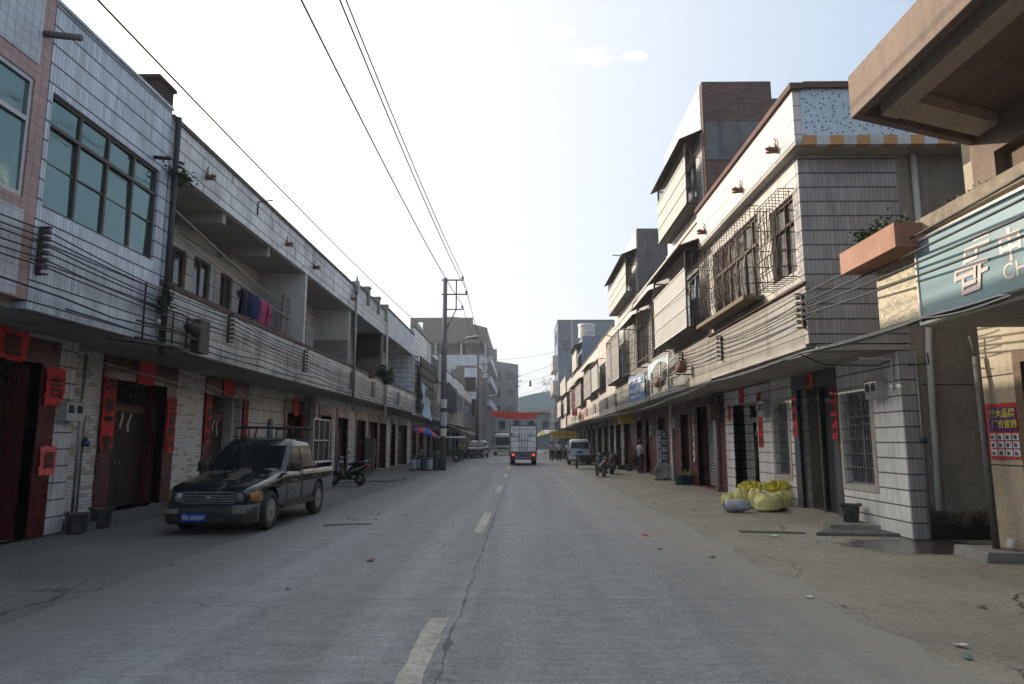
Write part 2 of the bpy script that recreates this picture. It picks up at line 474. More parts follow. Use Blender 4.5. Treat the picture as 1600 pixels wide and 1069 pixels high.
    h = g.m('ADD', g.m('MULTIPLY', broom, .6), g.m('MULTIPLY', fine, .5))
    nrm = g.n('ShaderNodeBump', {'Strength': .35, 'Distance': .006, 'Height': h}).outputs[0]
    setb(g, c, g.ramp(big, .3, .7, .62, .85), 0, nrm, .4)
    return mt
def pavement_material(name, col, wet=False):
    mt, g = newmat(name)
    p = g.pos(); x, y, z = g.sep(p)
    big = g.noise(p, .6, 6.0, .65, .6)
    fine = g.noise(p, 16.0, 5.0, .75)
    k = g.m('MULTIPLY', g.ramp(big, .28, .72, .70, 1.18), g.ramp(fine, .3, .7, .68, 1.22))
    c = g.mix(1.0, col, g.n('ShaderNodeCombineColor', {0: k, 1: k, 2: k}).outputs[0], 'MULTIPLY')
    st = g.noise(p, 1.7, 6.0, .7)
    c = g.mix(g.ramp(st, .56, .74, 0, .6), c, (.12, .105, .085))
    c = g.mix(g.ramp(g.noise(g.scl(p, (1, 1.6, 1)), 5.0, 6.0, .75), .58, .72, 0, .65), c, (.075, .07, .06))
    c = g.mix(g.ramp(g.noise(p, 30.0, 3.0, .7), .64, .72, 0, .55), c, (.06, .055, .048))
    vor = g.n('ShaderNodeTexVoronoi', {'Vector': g.n('ShaderNodeVectorMath', {0: g.scl(p, (1.0, .62, 1)), 1: g.scl(g.n('ShaderNodeTexNoise', {'Vector': p, 'Scale': 1.1, 'Detail': 5.0}).outputs[1], (.9, .9, 0))}, operation='ADD').outputs[0], 'Scale': .62}, feature='DISTANCE_TO_EDGE')
    crk = g.m('MULTIPLY', g.m('LESS_THAN', vor.outputs['Distance'], .005), g.ramp(big, .42, .55, 0, .85))
    c = g.mix(crk, c, (.035, .033, .03))
    rough = g.ramp(big, .3, .7, .8, .95)
    if wet:
        # damp, puddled strip where the alley drains
        e = g.m('ADD', g.m('POWER', g.m('DIVIDE', g.m('SUBTRACT', x, 6.4), 1.5), 2.0), g.m('POWER', g.m('DIVIDE', g.m('SUBTRACT', y, 11.3), 1.1), 2.0))
        wv = g.ramp(g.m('ADD', e, g.m('MULTIPLY', g.noise(p, 2.2, 5.0, .6), 1.1)), .95, 1.35, 1, 0)
        c = g.mix(g.m('MULTIPLY', wv, .82), c, (.035, .032, .028))
        rough = g.m('SUBTRACT', rough, g.m('MULTIPLY', wv, .74))
    h = g.m('ADD', fine, g.m('MULTIPLY', g.m('SUBTRACT', 1.0, crk), .8))
    nrm = g.n('ShaderNodeBump', {'Strength': .5, 'Distance': .012, 'Height': h}).outputs[0]
    setb(g, c, rough, 0, nrm, .35)
    return mt
M_ROAD = road_material()
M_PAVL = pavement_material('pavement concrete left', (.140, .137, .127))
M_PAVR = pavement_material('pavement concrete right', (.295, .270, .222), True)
M_EARTH = plain('earth', (.16, .14, .11), .95, var=.4, scale=.4)
mb = MB(); mb.quad((-1500, -300, -.05), (1500, -300, -.05), (1500, 2500, -.05), (-1500, 2500, -.05))
struct('ground', mb, M_EARTH, 'bare earth ground under and beyond the whole street')
def strip(xa, xb, y0, y1, z, jit, step=.7, seed=1, jitb=0.0):
    rnd = random.Random(seed); mb = MB(); n = int((y1-y0)/step); vs = []
    for i in range(n+1):
        y = y0 + (y1-y0)*i/n
        vs += [(xa + rnd.uniform(-jit, jit), y, z), (xb + rnd.uniform(-jitb, jitb), y, z)]
    mb.add(vs, [(2*i, 2*i+1, 2*i+3, 2*i+2) for i in range(n)], False)
    return mb
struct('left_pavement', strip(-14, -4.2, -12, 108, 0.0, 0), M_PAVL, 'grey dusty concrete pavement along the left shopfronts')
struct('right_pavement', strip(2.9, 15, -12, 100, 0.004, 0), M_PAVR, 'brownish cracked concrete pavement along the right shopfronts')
struct('road', strip(-4.75, 3.2, -12, 110, 0.009, .09, .5, 3, .12), M_ROAD, 'grey concrete road running straight to the end of the street')
mb = MB(); mb.quad((-80, 110, .004), (90, 110, .004), (90, 150, .004), (-80, 150, .004)); struct('crossroad', mb, M_ROAD, 'cross street at the far end of the road')
# painted dashes, worn
def mark_material():
    mt, g = newmat('worn road paint')
    p = g.pos()
    f = g.noise(p, 9.0, 6.0, .75)
    big = g.noise(p, 2.0, 4.0, .6)
    c = g.mix(g.ramp(g.m('ADD', g.m('MULTIPLY', f, .7), g.m('MULTIPLY', big, .4)), .50, .66, 0, .85), (.46, .42, .34), (.23, .225, .215))
    setb(g, c, .75, 0, None, .35); return mt
M_MARK = mark_material()
def dash(y0, y1, w=.18, xa=-.78):
    mb = MB(); rnd = random.Random(int(y0*10)); n = 14; vs = []
    for i in range(n+1):
        y = y0 + (y1-y0)*i/n
        vs += [(xa-w/2 + rnd.uniform(-.012, .012), y, .013), (xa+w/2 + rnd.uniform(-.012, .012), y, .013)]
    mb.add(vs, [(2*i, 2*i+1, 2*i+3, 2*i+2) for i in range(n)], False)
    o = obj('lane_marking', mb, M_MARK); tag(o, None, None, 'worn white dashes on the road', 'structure')
for (a, b) in ((3.1, 6.7), (12.8, 16.4), (22.5, 26.0), (32.2, 35.7), (41.9, 45.4), (51.6, 55)):
    dash(a, b)
# ------------------------------------------------------------------ shared materials
T_BLUEGREY = tile_mat('pale blue strip tile', (.50, .55, .61), .075, .30, .45, .95, .012, .026, .42, .15, stain=(.10, .10, .10), joint=(.03, .035, .04))
T_WHITE = tile_mat('white strip tile', (.58, .58, .57), .075, .30, .40, .95, accent=(.25, .24, .22), acc_p=.012, tw=.010, th=.024, dirt=.6, var=.15, joint=(.03, .03, .03))
T_WHITE_OLD = tile_mat('stained white strip tile', (.50, .50, .48), .075, .30, .45, .9, .011, .02, .75, .11, joint=(.04, .04, .038))
T_CREAM = tile_mat('cream strip tile', (.50, .475, .44), .075, .27, .26, .92, .008, .020, .60, .13, accent=(.24, .2, .16), acc_p=.012, stain=(.22, .15, .095), joint=(.05, .045, .04))
T_BALC = tile_mat('half-shaded dirty cream tile', (.265, .255, .225), .075, .27, .26, .92, .008, .020, .75, .10, stain=(.15, .115, .08), joint=(.04, .035, .03))  # darker cream: partial shade of the lower walls put into the colour, plus dirt
T_PARW = tile_mat('bright white strip tile', (.52, .505, .485), .075, .27, .2, .8, .008, .018, .32, .07, stain=(.34, .26, .19))
T_CREAM2 = tile_mat('cream small tile', (.48, .455, .42), .10, .10, .3, .3, .008, .008, .5, .10, stain=(.28, .20, .13))
T_SIDE = tile_mat('lilac grey strip tile', (.35, .34, .345), .075, .27, .45, .95, .011, .026, .45, .14, stain=(.14, .13, .12))
T_DOTS = tile_mat('pale blue mosaic', (.42, .50, .56), .05, .05, .08, .08, .004, .004, .12, .05, dots=((.05, .10, .12), 9.0, .16))
T_BRICKY = tile_mat('white brick tile with tan bricks', (.60, .59, .575), .26, .075, .55, .55, .014, .012, .25, .08, bond=.5, accent=(.40, .345, .29), acc_p=.22, joint=(.10, .09, .08))
T_PINK = tile_mat('pink square tile', (.36, .215, .195), .15, .15, .6, .6, .010, .010, .30, .10, joint=(.08, .06, .06))
T_GREYSQ = tile_mat('pale grey square tile', (.46, .49, .52), .15, .15, .6, .6, .010, .010, .30, .06, joint=(.10, .10, .11))
T_REDG = tile_mat('dark red glazed tile', (.085, .012, .012), .40, .40, .5, .5, .008, .008, .25, .12, rough=.18, joint=(.03, .012, .012))
T_REDB = tile_mat('red brown glazed tile', (.13, .045, .04), .30, .30, .5, .5, .008, .008, .3, .15, rough=.2, joint=(.04, .02, .02))
T_BANK = tile_mat('yellowish mosaic', (.52, .44, .30), .06, .03, .35, .35, .006, .006, .3, .14, accent=(.33, .30, .22), acc_p=.25, joint=(.22, .19, .14))
T_LARGE = tile_mat('large white tile', (.50, .49, .465), .075, .45, .15, .9, .008, .026, .55, .07, joint=(.04, .04, .04))
T_PINKBAND = tile_mat('pink band tile', (.56, .42, .36), .20, .20, .3, .3, .008, .008, .35, .08, stain=(.25, .17, .12))
M_BRICK = tile_mat('weathered brick', (.115, .062, .05), .24, .073, .6, .6, .014, .013, .55, .28, bond=.5, rough=.85, joint=(.17, .155, .14), stain=(.06, .055, .05))
M_BRICKG = tile_mat('grey brown brick', (.105, .095, .092), .24, .073, .5, .5, .014, .013, .45, .2, bond=.5, rough=.85, joint=(.24, .22, .2), stain=(.10, .09, .08))
M_CONC = plaster_mat('weathered concrete', (.27, .26, .24), dirt=.6)
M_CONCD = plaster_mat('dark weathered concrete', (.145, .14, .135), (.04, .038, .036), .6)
M_CONCB = plaster_mat('blue grey render', (.16, .20, .245), (.06, .07, .085), .5, .35)
M_SOFFIT = plaster_mat('soffit plaster', (.36, .34, .31), (.12, .11, .10), .5)
M_PLASTER = plaster_mat('stained plaster', (.30, .265, .225), (.11, .09, .075), .6, mould=.98, mz=1.5, lines=1.0, lh=2.62)
M_PLASTERW = plaster_mat('whitewashed plaster', (.52, .50, .46), (.2, .18, .15), .45)
M_BANKW = plaster_mat('bank wall plaster', (.40, .345, .265), (.20, .155, .105), .5, lines=1.0, lh=1.3)
M_FASCIA = plaster_mat('brown render', (.205, .155, .125), (.085, .07, .06), .5)
M_COPING = plaster_mat('mossy coping', (.13, .12, .11), (.03, .03, .026), .6, 2.0)
M_COPRED = plaster_mat('dark red coping', (.13, .075, .065), (.03, .028, .025), .55, 2.0)
M_ROOF = plain('roof felt', (.12, .12, .12), .9)
M_DARK = plain('dark interior', (.02, .019, .018), .9)
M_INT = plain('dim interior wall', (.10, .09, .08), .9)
M_ALU = plain('dull aluminium', (.36, .37, .38), .4, .8, .3, 2.0, dust=.35)
M_FRAME = plain('brown window frame', (.075, .06, .05), .5, .3, .3, 3.0)
M_STEEL = plain('rusty steel bar', (.06, .047, .04), .65, .5, .4, 5.0)
M_STEELW = plain('pale painted bar', (.42, .42, .40), .55, .2, .3, 5.0)
M_GALV = plain('galvanised pipe', (.30, .30, .30), .5, .7, .35, 4.0, dust=.3)
M_BLACK = plain('black rubber', (.016, .016, .017), .55, 0, .3, 5.0)
M_CABLE = plain('black cable sheath', (.02, .02, .021), .6, 0, .2, 1.0, dust=.3, dustcol=(.09, .085, .08))
M_WHITEPIPE = plain('white plastic pipe', (.52, .52, .50), .45, 0, .15, 2.0, dust=.5)
M_WOOD = plain('dark red wood', (.032, .013, .012), .6, 0, .45, 4.0, .3)
M_WOODB = plain('brown wood', (.12, .08, .05), .75, 0, .4, 5.0, .3)
M_WOODG = plain('grey plank', (.15, .13, .115), .85, 0, .4, 5.0, .3)
M_BAMBOO = plain('pale pole', (.33, .29, .22), .6, 0, .3, 5.0)
M_TERRA = plain('terracotta', (.19, .095, .055), .75, 0, .35, 8.0, .3)
M_GLASST = glass_mat('teal window glass', (.13, .20, .19), .03, .6, .03, .22); M_GLASST.node_tree.nodes['Principled BSDF'].inputs['Metallic'].default_value = .75
M_GLASSD = glass_mat('dark window glass', (.018, .022, .026), .05, .8, dirt=.3)
M_GLASSB = glass_mat('brownish window glass', (.022, .018, .015), .08, .35, dirt=.3)
M_RED = paper_mat('red couplet paper', (.60, .045, .045), .2)
M_REDF = paper_mat('faded red paper', (.68, .11, .11), .25)
M_INK = plain('black ink', (.012, .011, .011), .6)
M_WHITEP = paper_mat('white paper', (.55, .54, .50))
M_GREYMARBLE = plaster_mat('grey marble slab', (.095, .10, .115), (.05, .05, .06), .4, 3.0, .35, bump=.05)
M_SHEET = corrugated_mat('pale ribbed sheet', (.34, .335, .315), .095, .25, .5)
M_SHEETD = corrugated_mat('dark ribbed sheet', (.10, .085, .075), .09, .3, .6)
M_SHUTTER = corrugated_mat('roller shutter', (.30, .31, .31), .12, .5, .5)
M_AWN = plain('brown awning sheet', (.07, .05, .042), .8, .2, .35, 2.0)
M_LEAF = plain('leaf green', (.045, .085, .025), .6, 0, .5, 9.0)
M_LEAFD = plain('dark leaf green', (.025, .05, .02), .6, 0, .5, 9.0)

def octo(mb, x, ya, yb, za, zb, d=.2, t=.018):
    """lattice of small rings filling a transom, standing in the plane x"""
    ny = max(1, round((yb-ya)/d)); nz = max(1, round((zb-za)/d))
    for i in range(ny):
        for j in range(nz):
            c = (x, ya + (i+.5)*(yb-ya)/ny, za + (j+.5)*(zb-za)/nz); r = .5*min((yb-ya)/ny, (zb-za)/nz)
            pts = [(x, c[1] + r*math.cos(PI/8+k*PI/4), c[2] + r*math.sin(PI/8+k*PI/4)) for k in range(9)]
            mb.tube(pts, t, 4, False, False)
    mb.box(x-.02, x+.02, ya, yb, za, za+.03); mb.box(x-.02, x+.02, ya, yb, zb-.03, zb)

def door(root, s, XW, ya, yb, z0, zt, trans=.5, post=.42, lint=.5, rec=.5, sur=None, leaf=None, opened=False, strips=0, lattice=True, kind='wood', mcol=None):
    """door bay: stone surround with its reveal, two panelled leaves and a lattice transom"""
    sur = sur or T_REDG; leaf = leaf or M_WOOD
    mb = MB(); f = XW - s*.03
    if post:
        mb.box(f, XW + s*.01, ya-post, ya, z0, zt); mb.box(f, XW + s*.01, yb, yb+post, z0, zt)
        mb.box(f - s*.006, XW + s*.01, ya-post, yb+post, zt, zt+lint)
    mb.box(XW + s*.01, XW + s*rec, ya-.03, ya, z0, zt); mb.box(XW + s*.01, XW + s*rec, yb, yb+.03, z0, zt)
    mb.box(XW + s*.012, XW + s*rec, ya, yb, zt, zt+.03)
    obj('door_surround', mb, sur, root)
    xl = XW + s*(rec-.06); zl = zt - trans
    d = None
    if kind == 'wood':
        mb = MB(); ym = (ya+yb)/2; n = 2
        spans = [(ya, ym-.006), (ym+.006, yb)]
        if opened: spans = spans[1:] if opened == 1 else []
        for (a, b) in spans:
            mb.box(xl, xl + s*.05, a, b, z0, zl-.1)
            for (p, q) in ((.08, .40), (.44, .62), (.66, .95)):
                za, zb = z0 + p*(zl-z0), z0 + q*(zl-z0) - .1
                mb.box(xl - s*.016, xl, a+.1, b-.1, za, zb)
        if spans:
            d = obj('door', mb, leaf, root, .006, 1)
            h = MB()
            for yy in ((ym-.08), (ym+.08)): h.lathe([(.0, -.004), (.028, 0), (.03, .02), (0, .035)], (xl - s*.02, yy, z0+1.0), 8, 'x')
            obj('door_handle', h, M_ALU, d)
        mb = MB(); mb.box(xl - s*.02, xl + s*.06, ya, yb, zl-.1, zl+.02); obj('door_lintel', mb, M_WOOD if sur is not T_BANK else M_WOODB, root)
    elif kind == 'shutter':
        mb = MB()
        for i in range(int((zl-z0)/.1)+1):
            z = z0 + i*.1
            if z + .1 > zl: break
            mb.prism([(xl, z+.004), (xl - s*.025, z+.05), (xl, z+.096), (xl + s*.01, z+.05)], 'y', ya, yb)
        d = obj('roller_shutter', mb, M_SHUTTER, root)
    if trans and lattice:
        mb = MB(); octo(mb, xl, ya, yb, zl+.02, zt, .22)
        obj('transom_grille', mb, M_STEEL, root)
    if strips:
        mb = MB(); rnd = random.Random(int(ya*37))
        mb.grid(lambda a, b: (xl - s*(.03 + .01*math.sin(a*20)), ya+.12+(yb-ya-.24)*a, zl-.02-.15*b + .015*math.sin(a*31)), 16, 2)
        obj('door_fringe', mb, mcol or plain('tan fringe', (.20, .11, .07), .8), root); mb = MB()
        for i in range(strips):
            yc = ya + (yb-ya)*(.2 + .6*(i+.5)/strips) + rnd.uniform(-.08, .08); L = rnd.uniform(.3, .6)
            mb.grid(lambda a, b: (xl - s*(.045 + .03*math.sin(b*4+i)), yc + (a-.5)*.08 + .04*b*math.sin(i*2.), zl-.2-L*b), 1, 5)
        obj('door_streamer', mb, M_WHITEP, root)
    return d

def window(root, s, X, ya, yb, za, zb, cols=2, trans=None, frame=None, glass=None, fw=.05, inset=.08, name='window', sash=0.0):
    frame = frame or M_FRAME; glass = glass or M_GLASSD
    x0, x1 = X + s*inset, X + s*(inset+.06)
    mb = MB()
    mb.box(x0, x1, ya, ya+fw, za, zb); mb.box(x0, x1, yb-fw, yb, za, zb)
    mb.box(x0, x1, ya+fw, yb-fw, za, za+fw); mb.box(x0, x1, ya+fw, yb-fw, zb-fw, zb)
    zz = [(za+fw, zb-fw)]
    if trans:
        mb.box(x0 - s*.01, x1, ya+fw, yb-fw, trans-fw/2, trans+fw/2); zz = [(za+fw, trans-fw/2), (trans+fw/2, zb-fw)]
    for i in range(1, cols):
        y = ya + (yb-ya)*i/cols
        for (a, b) in zz: mb.box(x0 + s*(.004 if sash == 0 else 0), x1, y-fw*.5, y+fw*.5, a, b)
    if sash:
        for i in range(cols):
            a = ya + (yb-ya)*i/cols + fw*.5; b = ya + (yb-ya)*(i+1)/cols - fw*.5
            if i % 2: a -= .0
            p, q = zz[0]; o = s*(.012 if i % 2 else .03)
            zc = p + (q-p)*sash
            mb.box(x0+o, x0+o+s*.02, a, b, zc-.012, zc+.012)
    w = obj(name, mb, frame, root)
    mb = MB(); rp = random.Random(int(ya*17 + za*5))
    for i in range(cols):
        a, b = ya + (yb-ya)*i/cols + fw*.3, ya + (yb-ya)*(i+1)/cols - fw*.3
        for (c, d) in zz:
            t1, t2 = rp.uniform(-.012, .012)*(b-a), rp.uniform(-.010, .010)*(d-c)
            X0 = x0 + s*.038
            mb.add([(X0+t1+t2, a, c-fw*.3), (X0-t1+t2, b, c-fw*.3), (X0-t1-t2, b, d+fw*.3), (X0+t1-t2, a, d+fw*.3)], [(0,1,2,3)])
    mb.box(x0 + s*.056, x0 + s*.060, ya+fw*.6, yb-fw*.6, za+fw*.6, zb-fw*.6)
    obj('pane', mb, glass, w)
    return w

def bars(mb, P, a0, a1, z0, z1, step, t=.009, hz=(), vert=True):
    """flat grille in a plane: P(a,z) -> point"""
    n = max(1, round((a1-a0)/step))
    if vert:
        for i in range(n+1):
            a = a0 + (a1-a0)*i/n; mb.tube([P(a, z0), P(a, z1)], t, 4, False, False)
    for z in hz: mb.tube([P(a0, z), P(a1, z)], t*1.2, 4, False, False)

def cage(root, s, X, ya, yb, za, zb, out=.5, style='bars', step=.14, sheet=None, awn=None, sheetfrac=.72, rows=3, mat=None, t=.009, nested=True, roof=True):
    """burglar cage standing out from a window: bars, with ribbed sheet in front or a lean-to roof"""
    mat = mat or M_STEEL; xf = X - s*out
    mb = MB()
    for (x, y) in ((xf, ya), (xf, yb)): mb.box(x-.02, x+.02, y-.02, y+.02, za, zb)
    for z in (za, zb):
        mb.box(xf-.018, xf+.018, ya+.02, yb-.02, z-.018, z+.018)
        for y in (ya, yb): mb.box(min(xf+s*.02, X), max(xf+s*.02, X), y-.018, y+.018, z-.018, z+.018)
    hz = [za + (zb-za)*k/4 for k in (1, 2, 3)]
    for y in (ya, yb): bars(mb, lambda a, z: (a, y, z), min(xf, X), max(xf, X), za, zb, max(step, .12), t, hz)
    z0 = za
    if style == 'sheet':
        z0 = za + (zb-za)*sheetfrac
    bars(mb, lambda a, z: (xf, a, z), ya, yb, z0, zb, step, t, [z for z in hz if z > z0])
    n = max(2, round(out/.15))
    for i in range(1, n): mb.tube([(xf + s*out*i/n, ya, za), (xf + s*out*i/n, yb, za)], t, 4, False, False)
    w = obj('window_cage', mb, mat, root)
    if style == 'sheet':
        mb = MB(); mb.box(xf - s*.024, xf - s*.02, ya-.02, yb+.02, za, z0)
        obj('cage_sheet', mb, sheet or M_SHEET, w)
        mb = MB()
        for k in range(rows+1):
            z = za + (z0-za)*k/rows; mb.box(xf - s*.045, xf - s*.026, ya-.02, yb+.02, z-.018, z+.018)
        obj('cage_rail', mb, M_STEELW, w)
        if out > .3:
            mb = MB(); mb.box(xf, X - s*.02, ya, yb, za-.03, za-.02); obj('cage_floor', mb, M_SHEETD, w)
    if roof:
        mb = MB(); e = .22
        mb.add([(X, ya-e, zb+.30), (X, yb+e, zb+.30), (xf-s*e, yb+e, zb+.02), (xf-s*e, ya-e, zb+.02),
                (X, ya-e, zb+.27), (X, yb+e, zb+.27), (xf-s*e, yb+e, zb-.01), (xf-s*e, ya-e, zb-.01)],
               [(0,1,2,3), (7,6,5,4), (0,3,7,4), (1,5,6,2), (2,6,7,3), (0,4,5,1)])
        obj('cage_awning', mb, awn or M_AWN, w)
    return w

def shell(root, s, XF, XW, y0, y1, z0, zf, zs, zt, lowM, holes, sideM=None, depth=9.0, par=.13, parM=None, copM=None, upper=True, cop=.09, paro=0.0, side_holes=(), floorM=None):
    """what every shophouse has: ground floor front, floor slab, roof slab, party walls, rear wall, parapet"""
    sideM = sideM or M_CONC
    xb = XW + s*depth
    mb = MB(); mb.wall('x', XW, XW + s*.2, y0, y1, z0-.3, zf-.12, holes); obj('ground_floor_wall', mb, lowM, root)
    mb = MB(); mb.box(XF + s*.14, xb - s*.2, y0+.002, y1-.002, zf-.12, zf+.04); obj('floor_slab', mb, floorM or M_SOFFIT, root)
    mb = MB(); mb.box(XF + s*par, xb - s*.2, y0+.002, y1-.002, zs, zs+.15); obj('roof_slab', mb, M_SOFFIT, root)
    for (a, b) in ((y0, y0+.15), (y1-.15, y1)):
        mb = MB(); mb.box(XW + s*.2, xb - s*.2, a, b, z0-.3, zf-.12); mb.box((XF + s*.16) if upper else XW + s*.2, xb - s*.2, a, b, zf+.04, zs); obj('side_wall', mb, sideM, root)
    mb = MB(); mb.box(xb - s*.2, xb, y0, y1, z0-.3, zs+.15); obj('rear_wall', mb, sideM, root)
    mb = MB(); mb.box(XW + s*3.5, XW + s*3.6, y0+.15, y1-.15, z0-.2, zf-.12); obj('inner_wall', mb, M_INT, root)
    xp = XF - s*paro
    mb = MB(); mb.box(xp, xp + s*par, y0, y1, zs-.02, zt-cop)
    if paro: mb.box(xp + s*par, XF + s*par, y0, y1, zs-.02, zs+.08)
    obj('parapet', mb, parM, root)
    mb = MB(); mb.box(xp - s*.04, xp + s*(par+.04), y0, y1, zt-cop, zt); obj('parapet_coping', mb, copM or M_COPING, root)

def couplet(s, XW, y, z0, z1, w, txt, label, mat=None, group='red paper couplets beside the doors', torn=0.0, ink=None):
    """a strip of paper pasted flat on the wall, with its column of characters"""
    x = XW - s*.012; rnd = random.Random(int(y*91+z0*7)); n = 12
    r = thing('paper_couplet', label, 'couplet', (x, y, z0), 0, group)
    mb = MB(); vs = []
    for i in range(n+1):
        t = i/n; z = z0 + (z1-z0)*t
        j = rnd.uniform(-.012, .012); tt = torn*rnd.uniform(.3, 1) if i < 2 else 0
        lift = .012*abs(math.sin(t*9+y)) + (0.04*rnd.random() if i == 0 else 0)
        vs += [(x - s*lift, y-w/2+j+tt*w*.5, z), (x - s*(lift+.006*rnd.random()), y+w/2+j, z + (tt*.3 if i == 0 else 0))]
    mb.add(vs, [(2*i, 2*i+1, 2*i+3, 2*i+2) for i in range(n)], False)
    obj('paper', mb, mat or M_RED, r)
    mb = MB(); k = len(txt); sz = min(w*.82, (z1-z0)/k*.92)
    xd = (0, -s, 0)
    for i, ch in enumerate(txt):
        mb.text(ch, (x - s*.030, y, z1 - (z1-z0)*(i+.5)/k), xd, (0, 0, 1), sz, 0.0, bold=.028)
    obj('lettering', mb, ink or M_INK, r)
    return r
def paper_square(s, XW, y, z, w, h, txt, label, mat=None, cat='paper notice', name='paper_notice', rot=0.0, group=None, ink=None):
    x = XW - s*.014
    r = thing(name, label, cat, (x, y, z), 0, group)
    rnd = random.Random(int(y*53+z*11)); mb = MB()
    mb.grid(lambda a, b: (x - s*(.012*math.sin(a*6+b*4+y) + .015), y + (a-.5)*w + (.02*math.sin(b*21+y) if a in (0, 1) else 0), z - h/2 + b*h + (.02*math.sin(a*17+z) if b in (0, 1) else 0)), 8, 8)
    obj('paper', mb, mat or M_RED, r)
    if txt:
        mb = MB(); k = len(txt); sz = min(w/k, h)*.8
        for i, ch in enumerate(txt):
            mb.text(ch, (x - s*.048, y - s*((i+.5)/k-.5)*w, z), (0, -s, 0), (0, 0, 1), sz, 0, bold=.012)
        obj('lettering', mb, ink or M_INK, r)
    return r

def spout(s, X, y, z, label, group='terracotta animal spouts along the parapets'):
    """small clay animal crouching over a rain spout"""
    o = -s
    mb = MB(); X1, y1, z1 = X, y, z; X, y, z = 0, 0, 0
    mb.loft([[(X + o*d, y + r*math.cos(k*PI/4), z + zz + r*.9*math.sin(k*PI/4)) for k in range(8)] for (d, r, zz) in ((-.03, .075, 0), (.08, .085, .005), (.17, .075, .02), (.24, .055, .03), (.30, .045, .025), (.315, .02, .02))])
    mb.loft([[(X + o*d, y + r*math.cos(k*PI/3), z + zz + r*math.sin(k*PI/3)) for k in range(6)] for (d, r, zz) in ((.02, .045, .08), (.06, .05, .16), (.03, .035, .25), (.07, .02, .32), (.08, .006, .36))])
    for q in (-.05, .05): mb.ell((X + o*.22, y+q, z+.085), .018, .016, .035, 6, 4)
    mb.tube([(X + o*.02, y, z-.06), (X + o*.30, y, z-.075)], .035, 8); mb.xf(Matrix.Translation((X1, y1, z1)) @ Matrix.Scale(.72, 4))
    return single('clay_spout', mb, M_TERRA, label, 'rain spout', group)

def rack(s, X, y, zb, n=6, step=.105, label='', group=None):
    """upright iron bracket with a column of porcelain insulators"""
    r = thing('insulator_rack', label, 'insulator rack', (X, y, zb), 0, group)
    mb = MB(); o = -s
    mb.box(X, X + o*.04, y-.035, y+.035, zb-.06, zb+n*step+.02)
    mb.box(X, X + o*.16, y-.03, y+.03, zb-.06, zb-.04); mb.box(X, X + o*.16, y-.03, y+.03, zb+n*step, zb+n*step+.02)
    obj('bracket', mb, M_STEEL, r)
    for i in range(n):
        mb = MB(); z = zb + (i+.5)*step
        mb.lathe([(.02, -.035), (.05, -.03), (.052, -.012), (.032, 0), (.052, .012), (.05, .03), (.02, .035)], (X + o*.11, y, z), 10)
        obj('insulator', mb, M_DKPORC, r)
    return r
M_DKPORC = plain('brown porcelain', (.05, .04, .038), .3, 0, .3, 5.0, dust=.2)

def meter_box(s, X, y, z, w, h, d, label, two=True, mat=None):
    r = thing('meter_box', label, 'meter box', (X, y, z), 0, 'electric meter boxes on the shopfronts')
    o = -s; mb = MB()
    mb.box(X, X + o*d, y-w/2, y+w/2, z, z+h); mb.box(X, X + o*(d+.03), y-w/2-.02, y+w/2+.02, z+h, z+h+.02)
    obj('case', mb, mat or M_BOXG, r, .008, 2)
    for k in ((-.25, .25) if two else (0,)):
        mb = MB(); mb.box(X + o*(d-.005), X + o*(d+.004), y + k*w - w*.16, y + k*w + w*.16, z+h*.42, z+h*.85); obj('meter_glass', mb, M_GLASSD, r)
    return r
M_BOXG = plain('grey enamel', (.40, .40, .38), .5, .1, .25, 4.0, dust=.4)
# ------------------------------------------------------------------ left side of the street
XL, XLF = -8.9, -6.95
# pink tiled building at the left edge
b0 = thing('shophouse', 'pink tiled shophouse with big teal window cut by the left frame edge', 'building', (-8, 6.5, 0), 0, 'two storey shophouses on the left')
mb = MB(); mb.wall('x', XLF-.003, XLF-.2, 3.0, 9.31, 3.62, 6.95, [(3.6, 9.04, 5.02, 6.78)]); obj('upper_wall', mb, T_PINK, b0)
mb = MB(); mb.box(XLF+.012, XLF-.19, 3.0, 9.07, 7.02, 8.42); obj('parapet_panel', mb, T_GREYSQ, b0)
mb = MB(); mb.box(XLF-.003, XLF-.2, 3.0, 9.31, 6.95, 7.02); mb.box(XLF-.003, XLF-.2, 9.07, 9.31, 7.02, 8.42); mb.box(XLF-.003, XLF-.2, 3.0, 9.31, 8.42, 8.7); obj('parapet', mb, T_PINK, b0)
mb = MB(); mb.box(XLF+.008, XLF-.19, 3.0, 9.08, 3.64, 4.85); obj('lower_panel', mb, T_GREYSQ, b0)
window(b0, -1, XLF, 3.6, 9.04, 5.02, 6.78, 4, 6.15, M_ALU, M_GLASST, .07, .02)
mb = MB(); mb.box(-8.4, -8.6, 3.0, 9.3, -.3, 3.5); obj('ground_floor_wall', mb, T_WHITE, b0)
mb = MB(); mb.box(XLF-.2, -17, 3.0, 9.3, 3.5, 3.62); obj('floor_slab', mb, M_SOFFIT, b0)
mb = MB(); mb.box(XLF-.2, -17, 3.0, 9.3, 7.2, 7.35); obj('roof_slab', mb, M_ROOF, b0)
mb = MB(); mb.box(-8.6, -17, 3.0, 3.2, -.3, 3.5); mb.box(XLF-.2, -17, 3.0, 3.2, 3.62, 7.2); mb.box(-17, -17.2, 3.0, 9.3, -.3, 7.35); obj('side_wall', mb, M_CONC, b0)
mb = MB(); mb.tube([(XLF-.1, 9.12, 7.55), (XLF+.5, 9.2, 7.52)], .05, 8); obj('drain_stub', mb, M_WOODG, b0)

